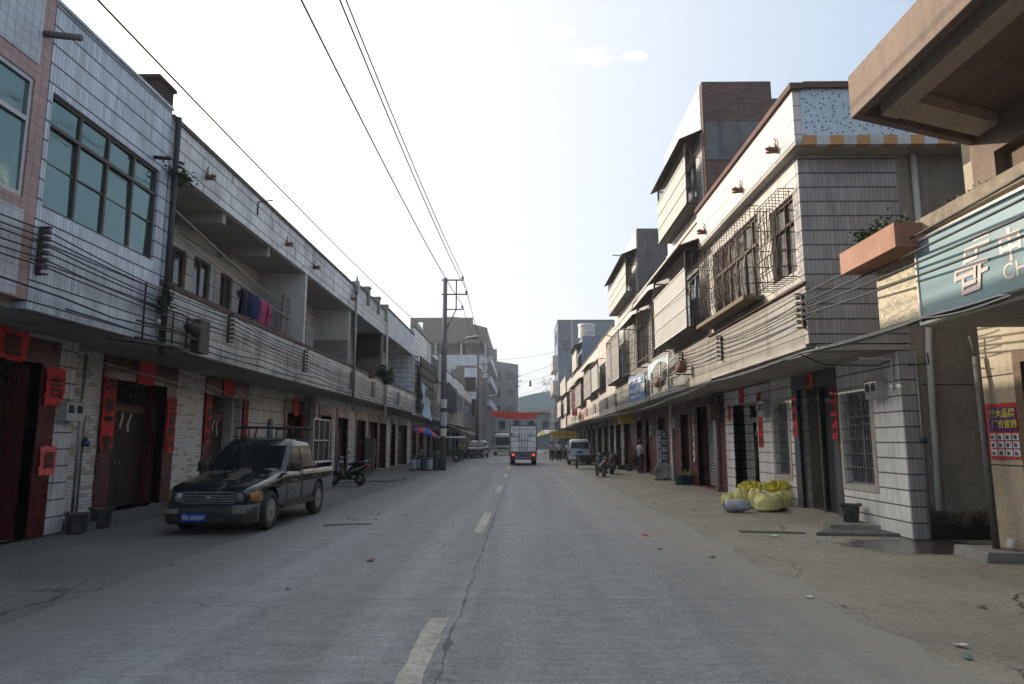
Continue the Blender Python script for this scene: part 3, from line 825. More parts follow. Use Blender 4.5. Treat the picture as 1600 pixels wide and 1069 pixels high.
# first shophouse: strip tiles, wide teal window
b1 = thing('shophouse', 'bluish strip tiled shophouse with wide teal window beside the pink building', 'building', (-8, 11, 0), 0, 'two storey shophouses on the left')
hol1 = [(9.85, 11.78, 0, 3.0)]
shell(b1, -1, XLF, -8.4, 9.32, 12.72, 0.0, 3.62, 7.0, 8.22, T_WHITE, hol1, par=.2, parM=T_BLUEGREY, copM=T_BLUEGREY, cop=.05)
mb = MB(); mb.wall('x', XLF, XLF-.2, 9.32, 12.72, 3.5, 6.98, [(9.42, 12.44, 5.02, 6.80)]); obj('upper_wall', mb, T_BLUEGREY, b1)
window(b1, -1, XLF, 9.42, 12.44, 5.02, 6.80, 4, 6.32, M_FRAME, M_GLASST, .055, .05, sash=.55)
mb = MB(); mb.box(XLF-.25, XLF-3, 9.5, 12.5, 4.2, 4.25); obj('inner_floor', mb, M_INT, b1)
door(b1, -1, -8.4, 9.85, 11.78, .02, 3.0, .42, .42, .42, .6, opened=True, strips=0)
mb = MB(); mb.tube([(-8.33, 12.86, .1), (-8.33, 12.86, 3.3)], .03, 8); mb.tube([(-8.33, 12.98, .1), (-8.33, 12.98, 2.0), (-8.3, 12.98, 2.1)], .022, 8); obj('water_pipe', mb, M_GALV, b1)
paper_square(-1, -8.35, 10.55, 3.22, 1.5, .5, '福臨', 'wide red paper banner above the open door at the left edge')
paper_square(-1, -8.36, 12.08, 2.62, .5, .66, '吉', 'torn red paper with black brushwork beside the grey double meter box', rot=.1)
paper_square(-1, -8.36, 12.06, 1.32, .40, .50, '貢', 'torn pink red paper scrap low on the dark red pilaster', M_REDF)
meter_box(-1, -8.4, 12.50, 2.02, .48, .34, .2, 'grey twin meter box on white tiles at the left edge')
mb = MB(); mb.grid(lambda a, b: (-8.78 + .03*math.sin(b*5), 11.0 + .12*a + .05*b, 1.9 + .6*b + .04*math.sin(a*9)), 3, 6)
single('plastic_strip', mb, M_WHITEP, 'pale torn strip hanging in the dark doorway at the left edge', 'paper strip')
mb = MB(); mb.lathe([(.06, 0), (.075, .04), (.075, .10), (.03, .13), (.03, .17)], (-8.27, 12.98, 1.55), 10)
single('water_meter', mb, plain('blue enamel', (.02, .05, .11), .4, .2, .3, 6.0), 'small blue water meter on the pipe left of the first closed red door', 'water meter')

# second shophouse: open balcony
def balcony(root, s, XF, y0, y1, zf, zr, bandM, copM, t=.13, cop=.10):
    mb = MB(); mb.box(XF, XF + s*t, y0, y1, zf-.14, zr-cop); obj('balcony_front', mb, bandM, root)
    mb = MB(); mb.box(XF - s*.04, XF + s*(t+.04), y0, y1, zr-cop, zr); obj('balcony_coping', mb, copM, root)
def backwall(root, s, X, y0, y1, za, zb, holes, M, kinds=None):
    mb = MB(); mb.wall('x', X, X + s*.18, y0, y1, za, zb, holes); obj('balcony_back_wall', mb, M, root)
    for i, h in enumerate(holes):
        window(root, s, X, h[0], h[1], h[2], h[3], 2, None, M_WOODB, M_GLASSD, .06, .06)

b2 = thing('shophouse', 'stained white tiled shophouse with open balcony and hanging laundry', 'building', (-8, 17, 0), 0, 'two storey shophouses on the left')
h2 = [(14.82, 16.98, .1, 3.0), (19.48, 21.70, .1, 3.0)]
shell(b2, -1, XLF, XL, 12.74, 21.6, .15, 3.62, 7.05, 8.12, T_BRICKY, h2, parM=T_WHITE, sideM=M_PLASTERW)
balcony(b2, -1, XLF, 12.74, 21.6, 3.62, 4.74, T_WHITE_OLD, M_COPRED)
backwall(b2, -1, -8.5, 12.9, 21.45, 3.66, 7.05, [(13.7, 14.5, 5.0, 6.6), (15.75, 16.75, 4.9, 6.4), (17.15, 18.1, 4.9, 6.45), (18.75, 19.55, 3.7, 6.4)], T_LARGE)
mb = MB(); mb.box(XLF-.005, XLF-.30, 12.78, 13.02, 4.74, 7.03); obj('corner_post', mb, T_BLUEGREY, b2)
mb = MB(); mb.box(XLF-.01, -8.49, 21.43, 21.612, 4.74, 7.045); obj('balcony_partition', mb, M_PLASTERW, b2)
for y in (15.6, 18.5):
    mb = MB(); mb.box(XLF-.13, -8.5, y-.1, y+.1, 6.78, 7.05); obj('ceiling_beam', mb, M_SOFFIT, b2)
door(b2, -1, XL, 14.82, 16.98, .16, 3.0, .5, .48, .58, .55, strips=3)
door(b2, -1, XL, 19.48, 21.70, .16, 3.0, .5, .42, .55, .55, opened=1, strips=4)
couplet(-1, XL-.0+.035, 14.57, 1.42, 3.02, .46, '四季平安', 'long red couplet with clear black characters left of the first closed red door', torn=.3)
couplet(-1, XL+.035, 17.24, 1.35, 2.75, .44, '五福臨門', 'dull red couplet right of the first closed red door', torn=.3)
couplet(-1, XL+.035, 19.28, 1.6, 3.0, .36, '百事如意', 'red couplet left of the half open door behind the pickup', torn=.2)
couplet(-1, XL+.035, 21.92, 1.55, 2.95, .38, '萬家歡樂', 'red couplet right of the half open door behind the pickup', torn=.2)
paper_square(-1, XL+.04, 15.95, 3.36, .72, .78, '', 'faded red square pasted over the lintel of the first closed red door', M_RED)
paper_square(-1, XL+.04, 20.5, 3.34, .70, .72, '', 'red square pasted over the lintel of the half open door', M_RED)
mb = MB(); mb.box(-8.1, -8.9, 13.0, 21.6, -.05, .15); obj('doorstep', mb, M_PAVL, b2)
mb = MB(); mb.tube([(XLF+.07, 12.86, 3.3), (XLF+.07, 12.86, 8.1)], .055, 10); obj('drainpipe', mb, M_CABLE, b2)

b2b = thing('shophouse', 'white tiled shophouse with balcony and low concrete partition left of the first drainpipe', 'building', (-8, 24.7, 0), 0, 'two storey shophouses on the left')
h2b = [(23.95, 24.5, 1.7, 2.45), (25.9, 27.6, .1, 2.75)]
shell(b2b, -1, XLF, XL, 21.62, 27.84, .1, 3.62, 7.05, 8.12, T_LARGE, h2b, parM=T_WHITE, sideM=M_PLASTERW)
balcony(b2b, -1, XLF, 21.62, 27.84, 3.62, 4.74, T_WHITE_OLD, M_COPRED)
backwall(b2b, -1, -8.5, 21.8, 27.7, 3.66, 7.05, [(22.9, 24.0, 4.9, 6.4), (25.6, 26.5, 3.7, 6.4)], T_LARGE)
mb = MB(); mb.box(XLF-.14, -8.5, 27.5, 27.68, 4.0, 5.75); obj('low_partition', mb, M_CONC, b2b)
window(b2b, -1, XL, 23.95, 24.5, 1.7, 2.45, 1, None, M_ALU, M_GLASSD)
door(b2b, -1, XL, 25.9, 27.6, .1, 2.75, .4, .3, .5, .5, strips=2, opened=1)
mb = MB(); mb.tube([(XLF+.07, 27.86, 2.9), (XLF+.07, 27.86, 8.5)], .05, 10); mb.box(XLF+.02, XLF+.16, 27.72, 28.0, 7.8, 8.3); obj('drainpipe', mb, M_GALV, b2b)
couplet(-1, XL+.035, 27.75, 1.3, 2.7, .28, '年年有餘', 'narrow red couplet beside the third doorway past the pickup')
paper_square(-1, XL+.04, 26.75, 3.0, .6, .7, '', 'red pennant hanging over the door behind the pickup cargo bed', M_RED)

def open_unit(y0, y1, label, doors, parM, bandM, zt=8.15, zs=7.05, part=None, pole=True, doorsM=None, dark=False):
    r = thing('shophouse', label, 'building', (-8, (y0+y1)/2, 0), 0, 'two storey shophouses on the left')
    xw = -8.4
    shell(r, -1, XLF, xw, y0, y1, .05, 3.62, zs, zt, T_LARGE, [(a, b, .05, 2.75) for a, b in doors], parM=parM, sideM=M_CONC)
    balcony(r, -1, XLF, y0, y1, 3.62, 4.72, bandM, M_COPING)
    backwall(r, -1, -8.5, y0+.15, y1-.15, 3.66, zs, [(y0+1.0, y0+2.0, 4.8, 6.4), (y0+2.9, y0+3.8, 3.7, 6.4)], M_PLASTERW)
    if part: 
        mb = MB(); mb.box(XLF-.14, -8.5, y1-.35, y1-.17, 4.0, zs); obj('balcony_partition', mb, part, r)
    for i, (a, b) in enumerate(doors):
        door(r, -1, xw, a, b, .05, 2.75, .45, .22, .4, .4, sur=T_REDG if i % 2 == 0 else T_REDB, leaf=M_WOOD if i % 2 == 0 else M_WOODG, strips=3 if i % 2 else 0, opened=1 if i % 2 else False)
    return r
b3 = open_unit(27.86, 34.5, 'weathered shophouse with small parapet posts right of the first drainpipe', [(28.5, 30.1), (31.2, 33.0)], T_WHITE_OLD, T_CREAM2, 8.30, part=M_CONCD)
for y in (30.2, 32.4, 34.3):
    mb = MB(); mb.box(XLF+.09, XLF-.2, y-.14, y+.14, 7.75, 8.5); mb.box(XLF+.13, XLF-.24, y-.18, y+.18, 8.5, 8.58); obj('parapet_post', mb, M_CONC, b3)
mb = MB(); mb.box(XLF-.16, -8.45, 34.0, 34.08, 5.9, 6.95); obj('shade_cloth', mb, M_BLACK, b3)
b4 = open_unit(34.52, 43.8, 'shophouse with glassy grey tiled parapet and leafy balcony plants', [(34.9, 36.8), (37.7, 39.9), (40.6, 42.4)], T_GREYSQ, T_WHITE, 8.55, 7.15, part=T_BLUEGREY)
mb = MB(); mb.tube([(XLF+.07, 34.55, 2.9), (XLF+.07, 34.55, 8.3)], .05, 10); obj('drainpipe', mb, M_WHITEPIPE, b4)

def closed_unit(s, XF, XW, y0, y1, label, doors, upM, lowM, bandM, zt=8.6, zs=7.1, wins=(), cages=(), group='', sideM=None, zf=3.5, shutter=False, copM=None, doorsur=None, leaf=None):
    r = thing('shophouse', label, 'building', (XW, (y0+y1)/2, 0), 0, group)
    shell(r, s, XF, XW, y0, y1, .05, zf, zs, zt, lowM, [(a, b, .05, 2.8) for a, b in doors], parM=upM, sideM=sideM or M_CONC, copM=copM)
    mb = MB(); mb.wall('x', XF, XF + s*.14, y0, y1, zf-.14, zs-.02, [w[:4] for w in wins]); obj('upper_wall', mb, bandM, r)
    for w in wins: window(r, s, XF, *w[:4], cols=w[4] if len(w) > 4 else 2, trans=w[2] + (w[3]-w[2])*.7, frame=M_ALU, glass=M_GLASSD)
    for c in cages: cage(r, s, XF, **c)
    for i, (a, b) in enumerate(doors):
        door(r, s, XW, a, b, .05, 2.8, .45, .2, .35, .4, sur=doorsur or (T_REDG if (i + int(y0)) % 2 else T_REDB), leaf=leaf or (M_WOOD if (i + int(y0)) % 3 else M_WOODG), kind='shutter' if shutter and i % 2 else 'wood', strips=2 if i % 2 == 0 else 0, opened=1 if (i+int(y0)) % 4 == 1 else False)
    return r
GL_ = 'two storey shophouses on the left'
b5 = closed_unit(-1, XLF, -8.4, 43.82, 52.0, 'shophouse with brown lattice screen and blue tarp hanging from it', [(44.2, 45.6), (46.8, 50.2)], T_WHITE, T_LARGE, T_WHITE, 9.1, 7.3, [(45, 51, 4.9, 7.0, 6)], [dict(ya=44.2, yb=51.6, za=4.75, zb=7.15, out=.35, step=.22, t=.022, mat=M_STEEL, roof=False)], GL_)
mb = MB()
for i in range(9):
    for j in range(4):
        y = 44.25 + i*.83; z = 4.8 + j*.6
        mb.box(XLF+.37, XLF+.41, y, y+.06, z, z+.55); mb.box(XLF+.37, XLF+.41, y+.09, y+.70, z, z+.05); mb.box(XLF+.37, XLF+.41, y+.2, y+.62, z+.12, z+.47)
obj('lattice_screen', mb, plain('brown lattice', (.14, .115, .095), .8), b5)
mb = MB(); mb.box(-8.5, -9.5, 43.6, 43.78, 7.3, 9.2); obj('roof_upstand', mb, M_BLACK, b5)
b6 = closed_unit(-1, XLF, -8.4, 52.02, 60.0, 'shophouse with pale boxed bay behind the lamp pole', [(52.8, 54.6), (56.4, 58.6)], M_CONC, T_REDB, M_CONC, 8.2, 6.9, [(53, 59, 4.9, 6.7, 5)], [dict(ya=52.4, yb=56, za=6.3, zb=8.3, out=.5, style='sheet', step=.3, roof=False, sheet=M_SHEET), dict(ya=53.0, yb=59.4, za=4.7, zb=6.3, out=.4, step=.25, t=.02, mat=M_STEELW, roof=False)], GL_)
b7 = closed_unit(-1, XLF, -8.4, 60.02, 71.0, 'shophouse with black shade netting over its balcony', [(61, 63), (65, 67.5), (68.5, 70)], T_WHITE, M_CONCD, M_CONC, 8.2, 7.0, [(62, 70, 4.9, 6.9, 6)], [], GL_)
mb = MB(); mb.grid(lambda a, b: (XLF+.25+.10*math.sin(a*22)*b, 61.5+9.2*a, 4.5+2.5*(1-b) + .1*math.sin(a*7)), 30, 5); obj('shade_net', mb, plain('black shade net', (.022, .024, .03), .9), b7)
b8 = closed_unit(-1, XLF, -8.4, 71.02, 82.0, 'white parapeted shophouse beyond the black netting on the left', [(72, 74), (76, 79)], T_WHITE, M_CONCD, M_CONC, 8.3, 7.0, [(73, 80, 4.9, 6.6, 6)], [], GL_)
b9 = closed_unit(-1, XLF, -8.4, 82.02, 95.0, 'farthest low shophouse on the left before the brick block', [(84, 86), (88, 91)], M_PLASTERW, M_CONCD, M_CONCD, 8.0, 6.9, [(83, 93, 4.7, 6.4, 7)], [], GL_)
for (y, z, w, d) in ((64, 3.2, 5, 1.3), (76, 3.0, 6, 1.5), (88, 3.0, 6, 1.7)):
    mb = MB(); mb.add([(-6.9, y, z), (-6.9, y+w, z), (-6.9+d, y+w, z-.55), (-6.9+d, y, z-.55), (-6.9, y, z-.05), (-6.9, y+w, z-.05), (-6.9+d, y+w, z-.6), (-6.9+d, y, z-.6)], [(0,1,2,3), (7,6,5,4), (0,3,7,4), (1,5,6,2), (2,6,7,3), (0,4,5,1)])
    obj('shop_awning', mb, M_SHEET if y > 70 else M_CONCD, b7 if y < 71 else (b8 if y < 82 else b9))

# brick chimney on the roof of the second house
mb = MB(); mb.box(-7.4, -7.95, 12.95, 13.55, 7.2, 9.0); mb.box(-7.36, -7.99, 12.9, 13.6, 9.0, 9.08)
single('roof_chimney', mb, plaster_mat('sooty brick', (.05, .035, .03), (.012, .011, .01), .6, 3.0), 'sooty square brick chimney on the roof behind the bluish parapet', 'chimney')

# tall unfinished brick block at the far left
bb = thing('brick_apartment_block', 'tall unfinished brown brick block with a white tiled terrace floor far left', 'building', (-12, 125, 0))
X0, X1, Y0, Y1 = -19.5, -6.0, 118, 156
mb = MB(); mb.wall('y', Y0, Y0+.4, X0, X1, 0, 12.6, [(X1-5.5, X1-.6, 8.2, 11.6), (X1-12, X1-10.4, 9, 11)]); obj('front_wall', mb, M_BRICKG, bb)
mb = MB(); mb.box(X0-.02, X1+.02, Y0-.06, Y0+.4, 14.2, 16.6); mb.box(X1-9.6, X1+.02, Y0-.06, Y0+.4, 12.6, 14.2); obj('terrace_parapet', mb, T_BLUEGREY, bb)
mb = MB(); mb.wall('y', Y0+2.6, Y0+2.9, X0, X1, 16.6, 19.6, [(X0+5, X0+6.3, 16.9, 18.9), (X0+8.5, X0+9.6, 16.9, 18.9)]); obj('terrace_back_wall', mb, M_BRICKG, bb)
mb = MB(); mb.box(X0, X1, Y0+.0, Y0+.4, 18.7, 19.6); mb.wall('y', Y0, Y0+.4, X0, X1-2.5, 19.6, 23.2, [(X0+1.0, X0+2.2, 20.3, 22.4)]); mb.box(X1-2.5, X1, Y0, Y0+.4, 19.6, 21.4); obj('top_floor_wall', mb, M_BRICKG, bb)
for xx in (X0+.2, X0+4.5, X0+9, X1-.3):
    mb = MB(); mb.box(xx-.13, xx+.13, Y0+.1, Y0+.36, 16.6, 18.7); obj('terrace_post', mb, M_PLASTERW, bb)
mb = MB(); mb.wall('x', X1, X1-.4, Y0+.4, Y1, 0, 21.2, [(Y0+2+6*i, Y0+5+6*i, z, z+1.8) for i in range(6) for z in (5, 8.6, 12.2, 16.8)]); obj('street_wall', mb, M_BRICKG, bb)
for z in (7.9, 12.0, 15.6):
    mb = MB(); mb.box(X1, X1+.7, Y0+1, Y1-2, z-.2, z+1.0); obj('street_balcony', mb, T_BLUEGREY, bb)
for i in range(6):
    for z in (5, 8.6, 12.2, 16.8): window(bb, -1, X1, Y0+2+6*i, Y0+5+6*i, z, z+1.8, 3, None, M_ALU, M_GLASSD, .08)
for (a, b, z0, z1) in ((X1-5.5, X1-.6, 8.2, 11.6), (X1-12, X1-10.4, 9, 11)):
    mb = MB(); mb.box(a, b, Y0+1.6, Y0+1.7, z0, z1); obj('recess_wall', mb, M_CONCD, bb)
mb = MB(); mb.wall('y', Y0-.14, Y0-.07, X1-9.6, X1-.2, 12.5, 14.3, []); 
for (a, b) in ((8.2, 7.0), (6.3, 4.9), (3.8, .9)):
    mb = MB(); mb.box(X1-a, X1-b, Y0-.12, Y0-.07, 12.7, 14.1); obj('front_window', mb, M_GLASSD, bb)
mb = MB(); mb.box(X1-4.4, X1-1.2, Y0-.9, Y0, 8.9, 10.4); obj('front_balcony', mb, T_BLUEGREY, bb)
mb = MB()
for z in (4.5, 8.2, 11.9, 15.6, 19.4): mb.box(X0+.4, X1-.4, Y0+.4, Y1-.4, z-.2, z)
obj('floor_slabs', mb, M_CONC, bb)
mb = MB(); mb.box(X0, X0+.4, Y0+.4, Y1, 0, 23.2); mb.box(X0, X1, Y1, Y1+.4, 0, 21.2); obj('side_wall', mb, M_BRICKG, bb)
mb = MB(); mb.lathe([(2.2, 21.6), (2.6, 21.7), (2.6, 23.3), (2.3, 23.4)], (X1-6.5, Y0+2.6, 0), 24); obj('stair_drum', mb, M_BRICKG, bb)
mb = MB(); mb.add([(X1-5.5, Y0+.2, 22.9), (X1, Y0+.2, 21.4), (X1, Y0+.2, 19.6), (X1-5.5, Y0+.2, 19.6), (X1-5.5, Y0+.5, 22.9), (X1, Y0+.5, 21.4), (X1, Y0+.5, 19.6), (X1-5.5, Y0+.5, 19.6)], [(0,1,2,3), (7,6,5,4), (0,4,5,1), (1,5,6,2)]); obj('sloping_wall', mb, M_BRICKG, bb)
# blue roofed shed and lower brick house between
bs = thing('roof_shed', 'rooftop shed with white roof and bright blue wall behind the lamp pole', 'shed', (-9.5, 66, 7.2))
mb = MB(); mb.box(-9.2, -7.4, 64.5, 68, 7.2, 8.55); obj('shed_wall', mb, plain('bright blue sheet', (.02, .12, .42), .5, 0, .2), bs)
mb = MB(); mb.prism([(-9.4, 8.55), (-7.2, 8.55), (-7.1, 8.85), (-9.3, 9.3)], 'y', 64.2, 68.3); obj('shed_roof', mb, plain('white sheet roof', (.6, .62, .62), .5), bs)
bh = thing('brick_house', 'lower brown brick house with dark balconies in front of the tall brick block', 'building', (-8, 100, 0))
mb = MB(); mb.wall('y', 97, 97.3, -9.3, -6.2, 0, 12.4, [(-8.0, -6.6, 5.2, 7.4), (-8.0, -6.6, 8.6, 10.6)]); obj('front_wall', mb, M_BRICKG, bh)
mb = MB(); mb.box(-6.2, -6.5, 97.3, 108, 0, 12.4); mb.box(-9.3, -9.0, 97.3, 108, 0, 12.4); mb.box(-9.3, -6.2, 108, 108.3, 0, 12.4); obj('side_wall', mb, M_BRICKG, bh)
mb = MB(); mb.box(-9.0, -6.5, 97.3, 108, 12.0, 12.2); mb.box(-9.0, -6.5, 98.8, 99, 0, 12.0); obj('roof_slab', mb, M_CONC, bh)
for (a, b) in ((7.6, 8.6), (10.7, 12.0)):
    mb = MB(); mb.box(-8.1, -6.1, 96.4, 97, a, b); obj('front_balcony', mb, T_BLUEGREY, bh)
# ------------------------------------------------------------------ right side of the street
GR_ = 'shophouses on the right'
XR, XRF = 6.6, 5.05
# --- savings bank building, nearest on the right
bk = thing('bank_building', 'bank building with concrete eaves and blue sign at the right edge', 'building', (9, 6, 0))
mb = MB(); mb.wall('x', 7.0, 7.25, -2, 10.45, -.3, 3.5, [(7.6, 9.55, .1, 2.75)]); obj('ground_floor_wall', mb, M_BANKW, bk)
mb = MB(); mb.box(7.25, 15, 10.2, 10.45, -.3, 3.5); mb.box(7.0, 15, 10.2, 10.4, 4.2, 6.415); obj('side_wall', mb, M_BANKW, bk)
mb = MB(); mb.box(5.2, 15, -2, 9.44, 3.22, 3.34); mb.box(7.26, 15, 9.44, 10.19, 3.5, 3.6); obj('floor_slab', mb, M_SOFFIT, bk)
mb = MB(); mb.box(5.0, 5.2, -2, 9.46, 3.2, 4.2); mb.box(5.2, 15, 9.26, 9.46, 3.36, 4.2); obj('fascia', mb, T_BANK, bk)
mb = MB(); mb.box(4.94, 5.26, -2, 9.52, 4.2, 4.38); mb.box(5.26, 6.98, 9.2, 9.52, 4.2, 4.38); obj('fascia_coping', mb, plaster_mat('lichen coping', (.24, .20, .15), (.05, .045, .035), .6, 2.5), bk)
mb = MB(); mb.wall('x', 7.0, 7.25, -2, 10.2, 4.2, 6.415, [(7.2, 9.7, 4.5, 5.9)]); obj('upper_wall', mb, M_FASCIA, bk)
mb = MB(); mb.box(7.18, 7.22, 7.2, 9.7, 4.5, 5.9); obj('upper_shutter', mb, M_WOODB, bk)
mb = MB(); mb.prism([(4.72, -2), (4.86, -2), (4.86, 9.20), (4.72, 9.28)], 'z', 6.22, 6.86); mb.prism([(4.72, 9.28), (4.86, 9.20), (9.5, 11.12), (9.5, 11.25)], 'z', 6.221, 6.861); obj('eaves_fascia', mb, M_FASCIA, bk, .012, 2)
mb = MB(); mb.prism([(4.85, -2), (4.85, 9.19), (9.5, 11.11), (15, 11.11), (15, -2)], 'z', 6.42, 6.6); obj('eaves_slab', mb, M_FASCIA, bk)
mb = MB(); mb.prism([(5.1, -2), (5.4, -2), (5.4, 9.30), (5.1, 9.18)], 'z', 6.22, 6.418); mb.prism([(5.4, 8.85), (6.98, 9.5), (6.98, 9.95), (5.4, 9.30)], 'z', 6.25, 6.418); obj('eaves_beam', mb, plaster_mat('pale beam render', (.42, .36, .29), (.2, .17, .13), .3), bk)
mb = MB(); mb.box(6.94, 7.02, 7.45, 7.6, .02, 2.9); mb.box(6.94, 7.02, 9.55, 9.7, .02, 2.9); mb.box(6.94, 7.02, 7.6, 9.55, 2.75, 2.9); obj('door_frame', mb, M_WOODB, bk)
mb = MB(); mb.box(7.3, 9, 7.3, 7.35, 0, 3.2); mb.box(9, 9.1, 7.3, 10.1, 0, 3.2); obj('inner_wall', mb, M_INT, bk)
mb = MB(); mb.box(14.8, 15, -2, 10.2, -.3, 6.4); mb.box(7.25, 14.8, -2, -1.8, -.3, 6.4); obj('rear_wall', mb, M_CONC, bk)
# sign
sg = thing('bank_sign', 'large teal bank sign with white emblem and lettering', 'sign', (4.95, 5, 3.08))
mb = MB(); mb.box(4.90, 4.985, .6, 8.28, 3.08, 4.08); obj('board', mb, plain('teal sign sheet', (.155, .26, .29), .45, 0, .18, 1.2, dust=.15), sg)
mb = MB(); mb.box(4.88, 4.995, .56, 8.31, 3.055, 3.085); mb.box(4.88, 4.995, .56, 8.31, 4.08, 4.11); mb.box(4.88, 4.995, 8.281, 8.31, 3.086, 4.079); obj('frame', mb, plain('white sign frame', (.6, .58, .52), .5), sg)
PALE = plain('pale pink sign vinyl', (.62, .50, .46), .5, 0, .1)
def S(y, z): return (4.896, y, z)
mb = MB()
emb = [[(7.23,3.83),(6.95,3.83),(6.98,3.79),(7.23,3.79)],[(7.39,3.75),(6.97,3.75),(6.99,3.7),(7.4,3.7)],[(7.39,3.75),(7.35,3.75),(7.39,3.58),(7.43,3.58)],[(7.4,3.66),(7.17,3.66),(7.19,3.6),(7.42,3.59)],[(7.21,3.74),(7.16,3.74),(7.18,3.65),(7.22,3.65)],[(7.58,3.56),(7.25,3.57),(7.26,3.52),(7.59,3.52)],[(7.6,3.48),(7.26,3.49),(7.27,3.44),(7.61,3.43)],[(7.58,3.56),(7.54,3.56),(7.57,3.42),(7.61,3.43)],[(7.25,3.57),(7.21,3.57),(7.24,3.39),(7.28,3.4)],[(7.22,3.57),(7.01,3.56),(7.02,3.52),(7.23,3.52)],[(7.17,3.47),(7.03,3.47),(7.04,3.43),(7.18,3.42)],[(7.18,3.52),(7.13,3.52),(7.18,3.26),(7.23,3.26)],[(7.49,3.3),(7.18,3.31),(7.19,3.26),(7.5,3.25)],[(7.46,3.43),(7.42,3.43),(7.45,3.3),(7.49,3.29)],[(7.44,3.38),(7.23,3.38),(7.24,3.34),(7.44,3.33)]]
_k = [0]
def S(y, z): return (4.896 - .0008*_k[0], y, z)
for e in emb:
    _k[0] += 1; mb.add([S(*q) for q in e], [(0,1,2,3)])
obj('emblem', mb, PALE, sg); _k[0] = 0
mb = MB()
for i, ch in enumerate('中国邮政储蓄银行'): mb.text(ch, S(6.70 - i*.42, 3.61), (0, -1, 0), (0, 0, 1), .36, 0, bold=.022)
obj('lettering', mb, PALE, sg)
mb = MB()
for i, ch in enumerate('CHINA POST SAVINGS BANK'):
    if ch != ' ': mb.text(ch, S(6.76 - i*.18, 3.345), (0, -1, 0), (0, 0, 1), .235, 0, bold=.006)
obj('english_lettering', mb, PALE, sg)
# planter
pl = thing('planter_box', 'terracotta tiled planter box hung out from the bank balcony', 'planter', (4.78, 8.9, 4.02))
mb = MB(); y0, y1, z0, z1 = 8.2, 9.65, 4.02, 4.33
for (a, b, c, d) in ((4.60, 4.66, y0, y1), (4.94, 4.998, y0, y1), (4.66, 4.94, y0, y0+.06), (4.66, 4.94, y1-.06, y1)): mb.box(a, b, c, d, z0, z1)
mb.box(4.66, 4.94, y0+.06, y1-.06, z0, z0+.2)
obj('trough', mb, tile_mat('terracotta tile', (.28, .135, .085), .12, .16, .35, .35, .006, .006, .2, .08, rough=.6, joint=(.2, .11, .07)), pl)
mb = MB(); mb.box(4.64, 4.96, y0+.05, y1-.05, z0+.2, z0+.25); obj('soil', mb, M_EARTH, pl)
def leafy(mb, c, rx, ry, rz, n, size, droop=.3, seed=1):
    rnd = random.Random(seed)
    for i in range(n):
        p = Vector(c) + Vector((rnd.gauss(0, rx*.5), rnd.gauss(0, ry*.5), rnd.gauss(0, rz*.5)))
        a = rnd.uniform(0, 2*PI); e = rnd.uniform(-.9, .9)
        d = Vector((math.cos(a)*math.cos(e), math.sin(a)*math.cos(e), math.sin(e)-droop)).normalized()
        w = d.cross(Vector((rnd.uniform(-1, 1), rnd.uniform(-1, 1), 1))).normalized(); L = size*rnd.uniform(.6, 1.3)
        mb.add([p, p + d*L*.5 + w*L*.25, p + d*L, p + d*L*.5 - w*L*.25], [(0,1,2,3)], False)
    return mb
def bush(name, c, rx, ry, rz, n, size, label, cat='plant', mats=None, stems=6, group=None, seed=3):
    r = thing(name, label, cat, (c[0], c[1], c[2]-rz*.6), 0, group)
    mb = MB(); rnd = random.Random(seed)
    for i in range(stems):
        p = Vector((c[0] + rnd.uniform(-rx, rx)*.4, c[1] + rnd.uniform(-ry, ry)*.4, c[2]-rz*.7))
        q = Vector(c) + Vector((rnd.uniform(-rx, rx)*.7, rnd.uniform(-ry, ry)*.7, rnd.uniform(.1, .8)*rz))
        mb.tube([p, (p+q)/2 + Vector((0, 0, rz*.15)), q], [.012, .008, .004], 5)
    obj('stem', mb, M_WOODG, r)
    mb = MB()
    for k in range(max(3, n//40)):
        cc = Vector(c) + Vector((rnd.uniform(-rx, rx)*.7, rnd.uniform(-ry, ry)*.7, rnd.uniform(-.5, .7)*rz))
        mb.mat(k % 2); leafy(mb, cc, rx*.5, ry*.45, rz*.6, 40, size, .25, seed*100+k)
    obj('foliage', mb, mats or [M_LEAF, M_LEAFD], r)
    return r
bush('trailing_plant', (4.76, 8.95, 4.42), .15, .55, .13, 460, .07, 'leafy green plant spilling from the terracotta planter', stems=8)
mb = MB(); leafy(mb, (5.1, 7.3, 4.42), .1, .7, .05, 120, .06, 0, 5); single('moss_tuft', mb, M_LEAFD, 'dry weeds growing along the bank balcony coping', 'weeds')
# poster by the bank door, slanted pipe, kerb block, can
pr = thing('sale_poster', 'red household sale poster on the bank wall by its door', 'poster', (6.98, 10.08, 1.40))
def Q(y, z): return (6.972, y, z)
mb = MB(); mb.grid(lambda a, b: (6.985 - .008*math.sin(a*5+b*3), 10.42 - .70*a, 1.40 + .80*b), 6, 6); obj('sheet', mb, plain('red poster print', (.46, .035, .03), .4, 0, .1), pr)
mb = MB(); mb.add([Q(10.36, 1.80), Q(9.78, 1.80), Q(9.78, 2.14), Q(10.36, 2.14)], [(0,1,2,3)]); obj('headline_panel', mb, plain('violet print', (.09, .035, .16), .4), pr)
mb = MB(); mb.text('四大品牌', (6.966, 10.06, 2.06), (0, -1, 0), (0, 0, 1), .135, 0, bold=.02); mb.text('厂价直销', (6.966, 10.03, 1.90), (0, -1, 0), (0, 0, 1), .13, 0, bold=.02); obj('lettering', mb, plain('yellow print', (.55, .50, .06), .4), pr)
mb = MB()
for i in range(4):
    for j in range(3): mb.add([Q(10.36-.155*i, 1.44+.115*j), Q(10.36-.155*i-.13, 1.44+.115*j), Q(10.36-.155*i-.13, 1.535+.115*j), Q(10.36-.155*i, 1.535+.115*j)], [(0,1,2,3)])
obj('picture_grid', mb, plain('white print', (.55, .56, .58), .4), pr)
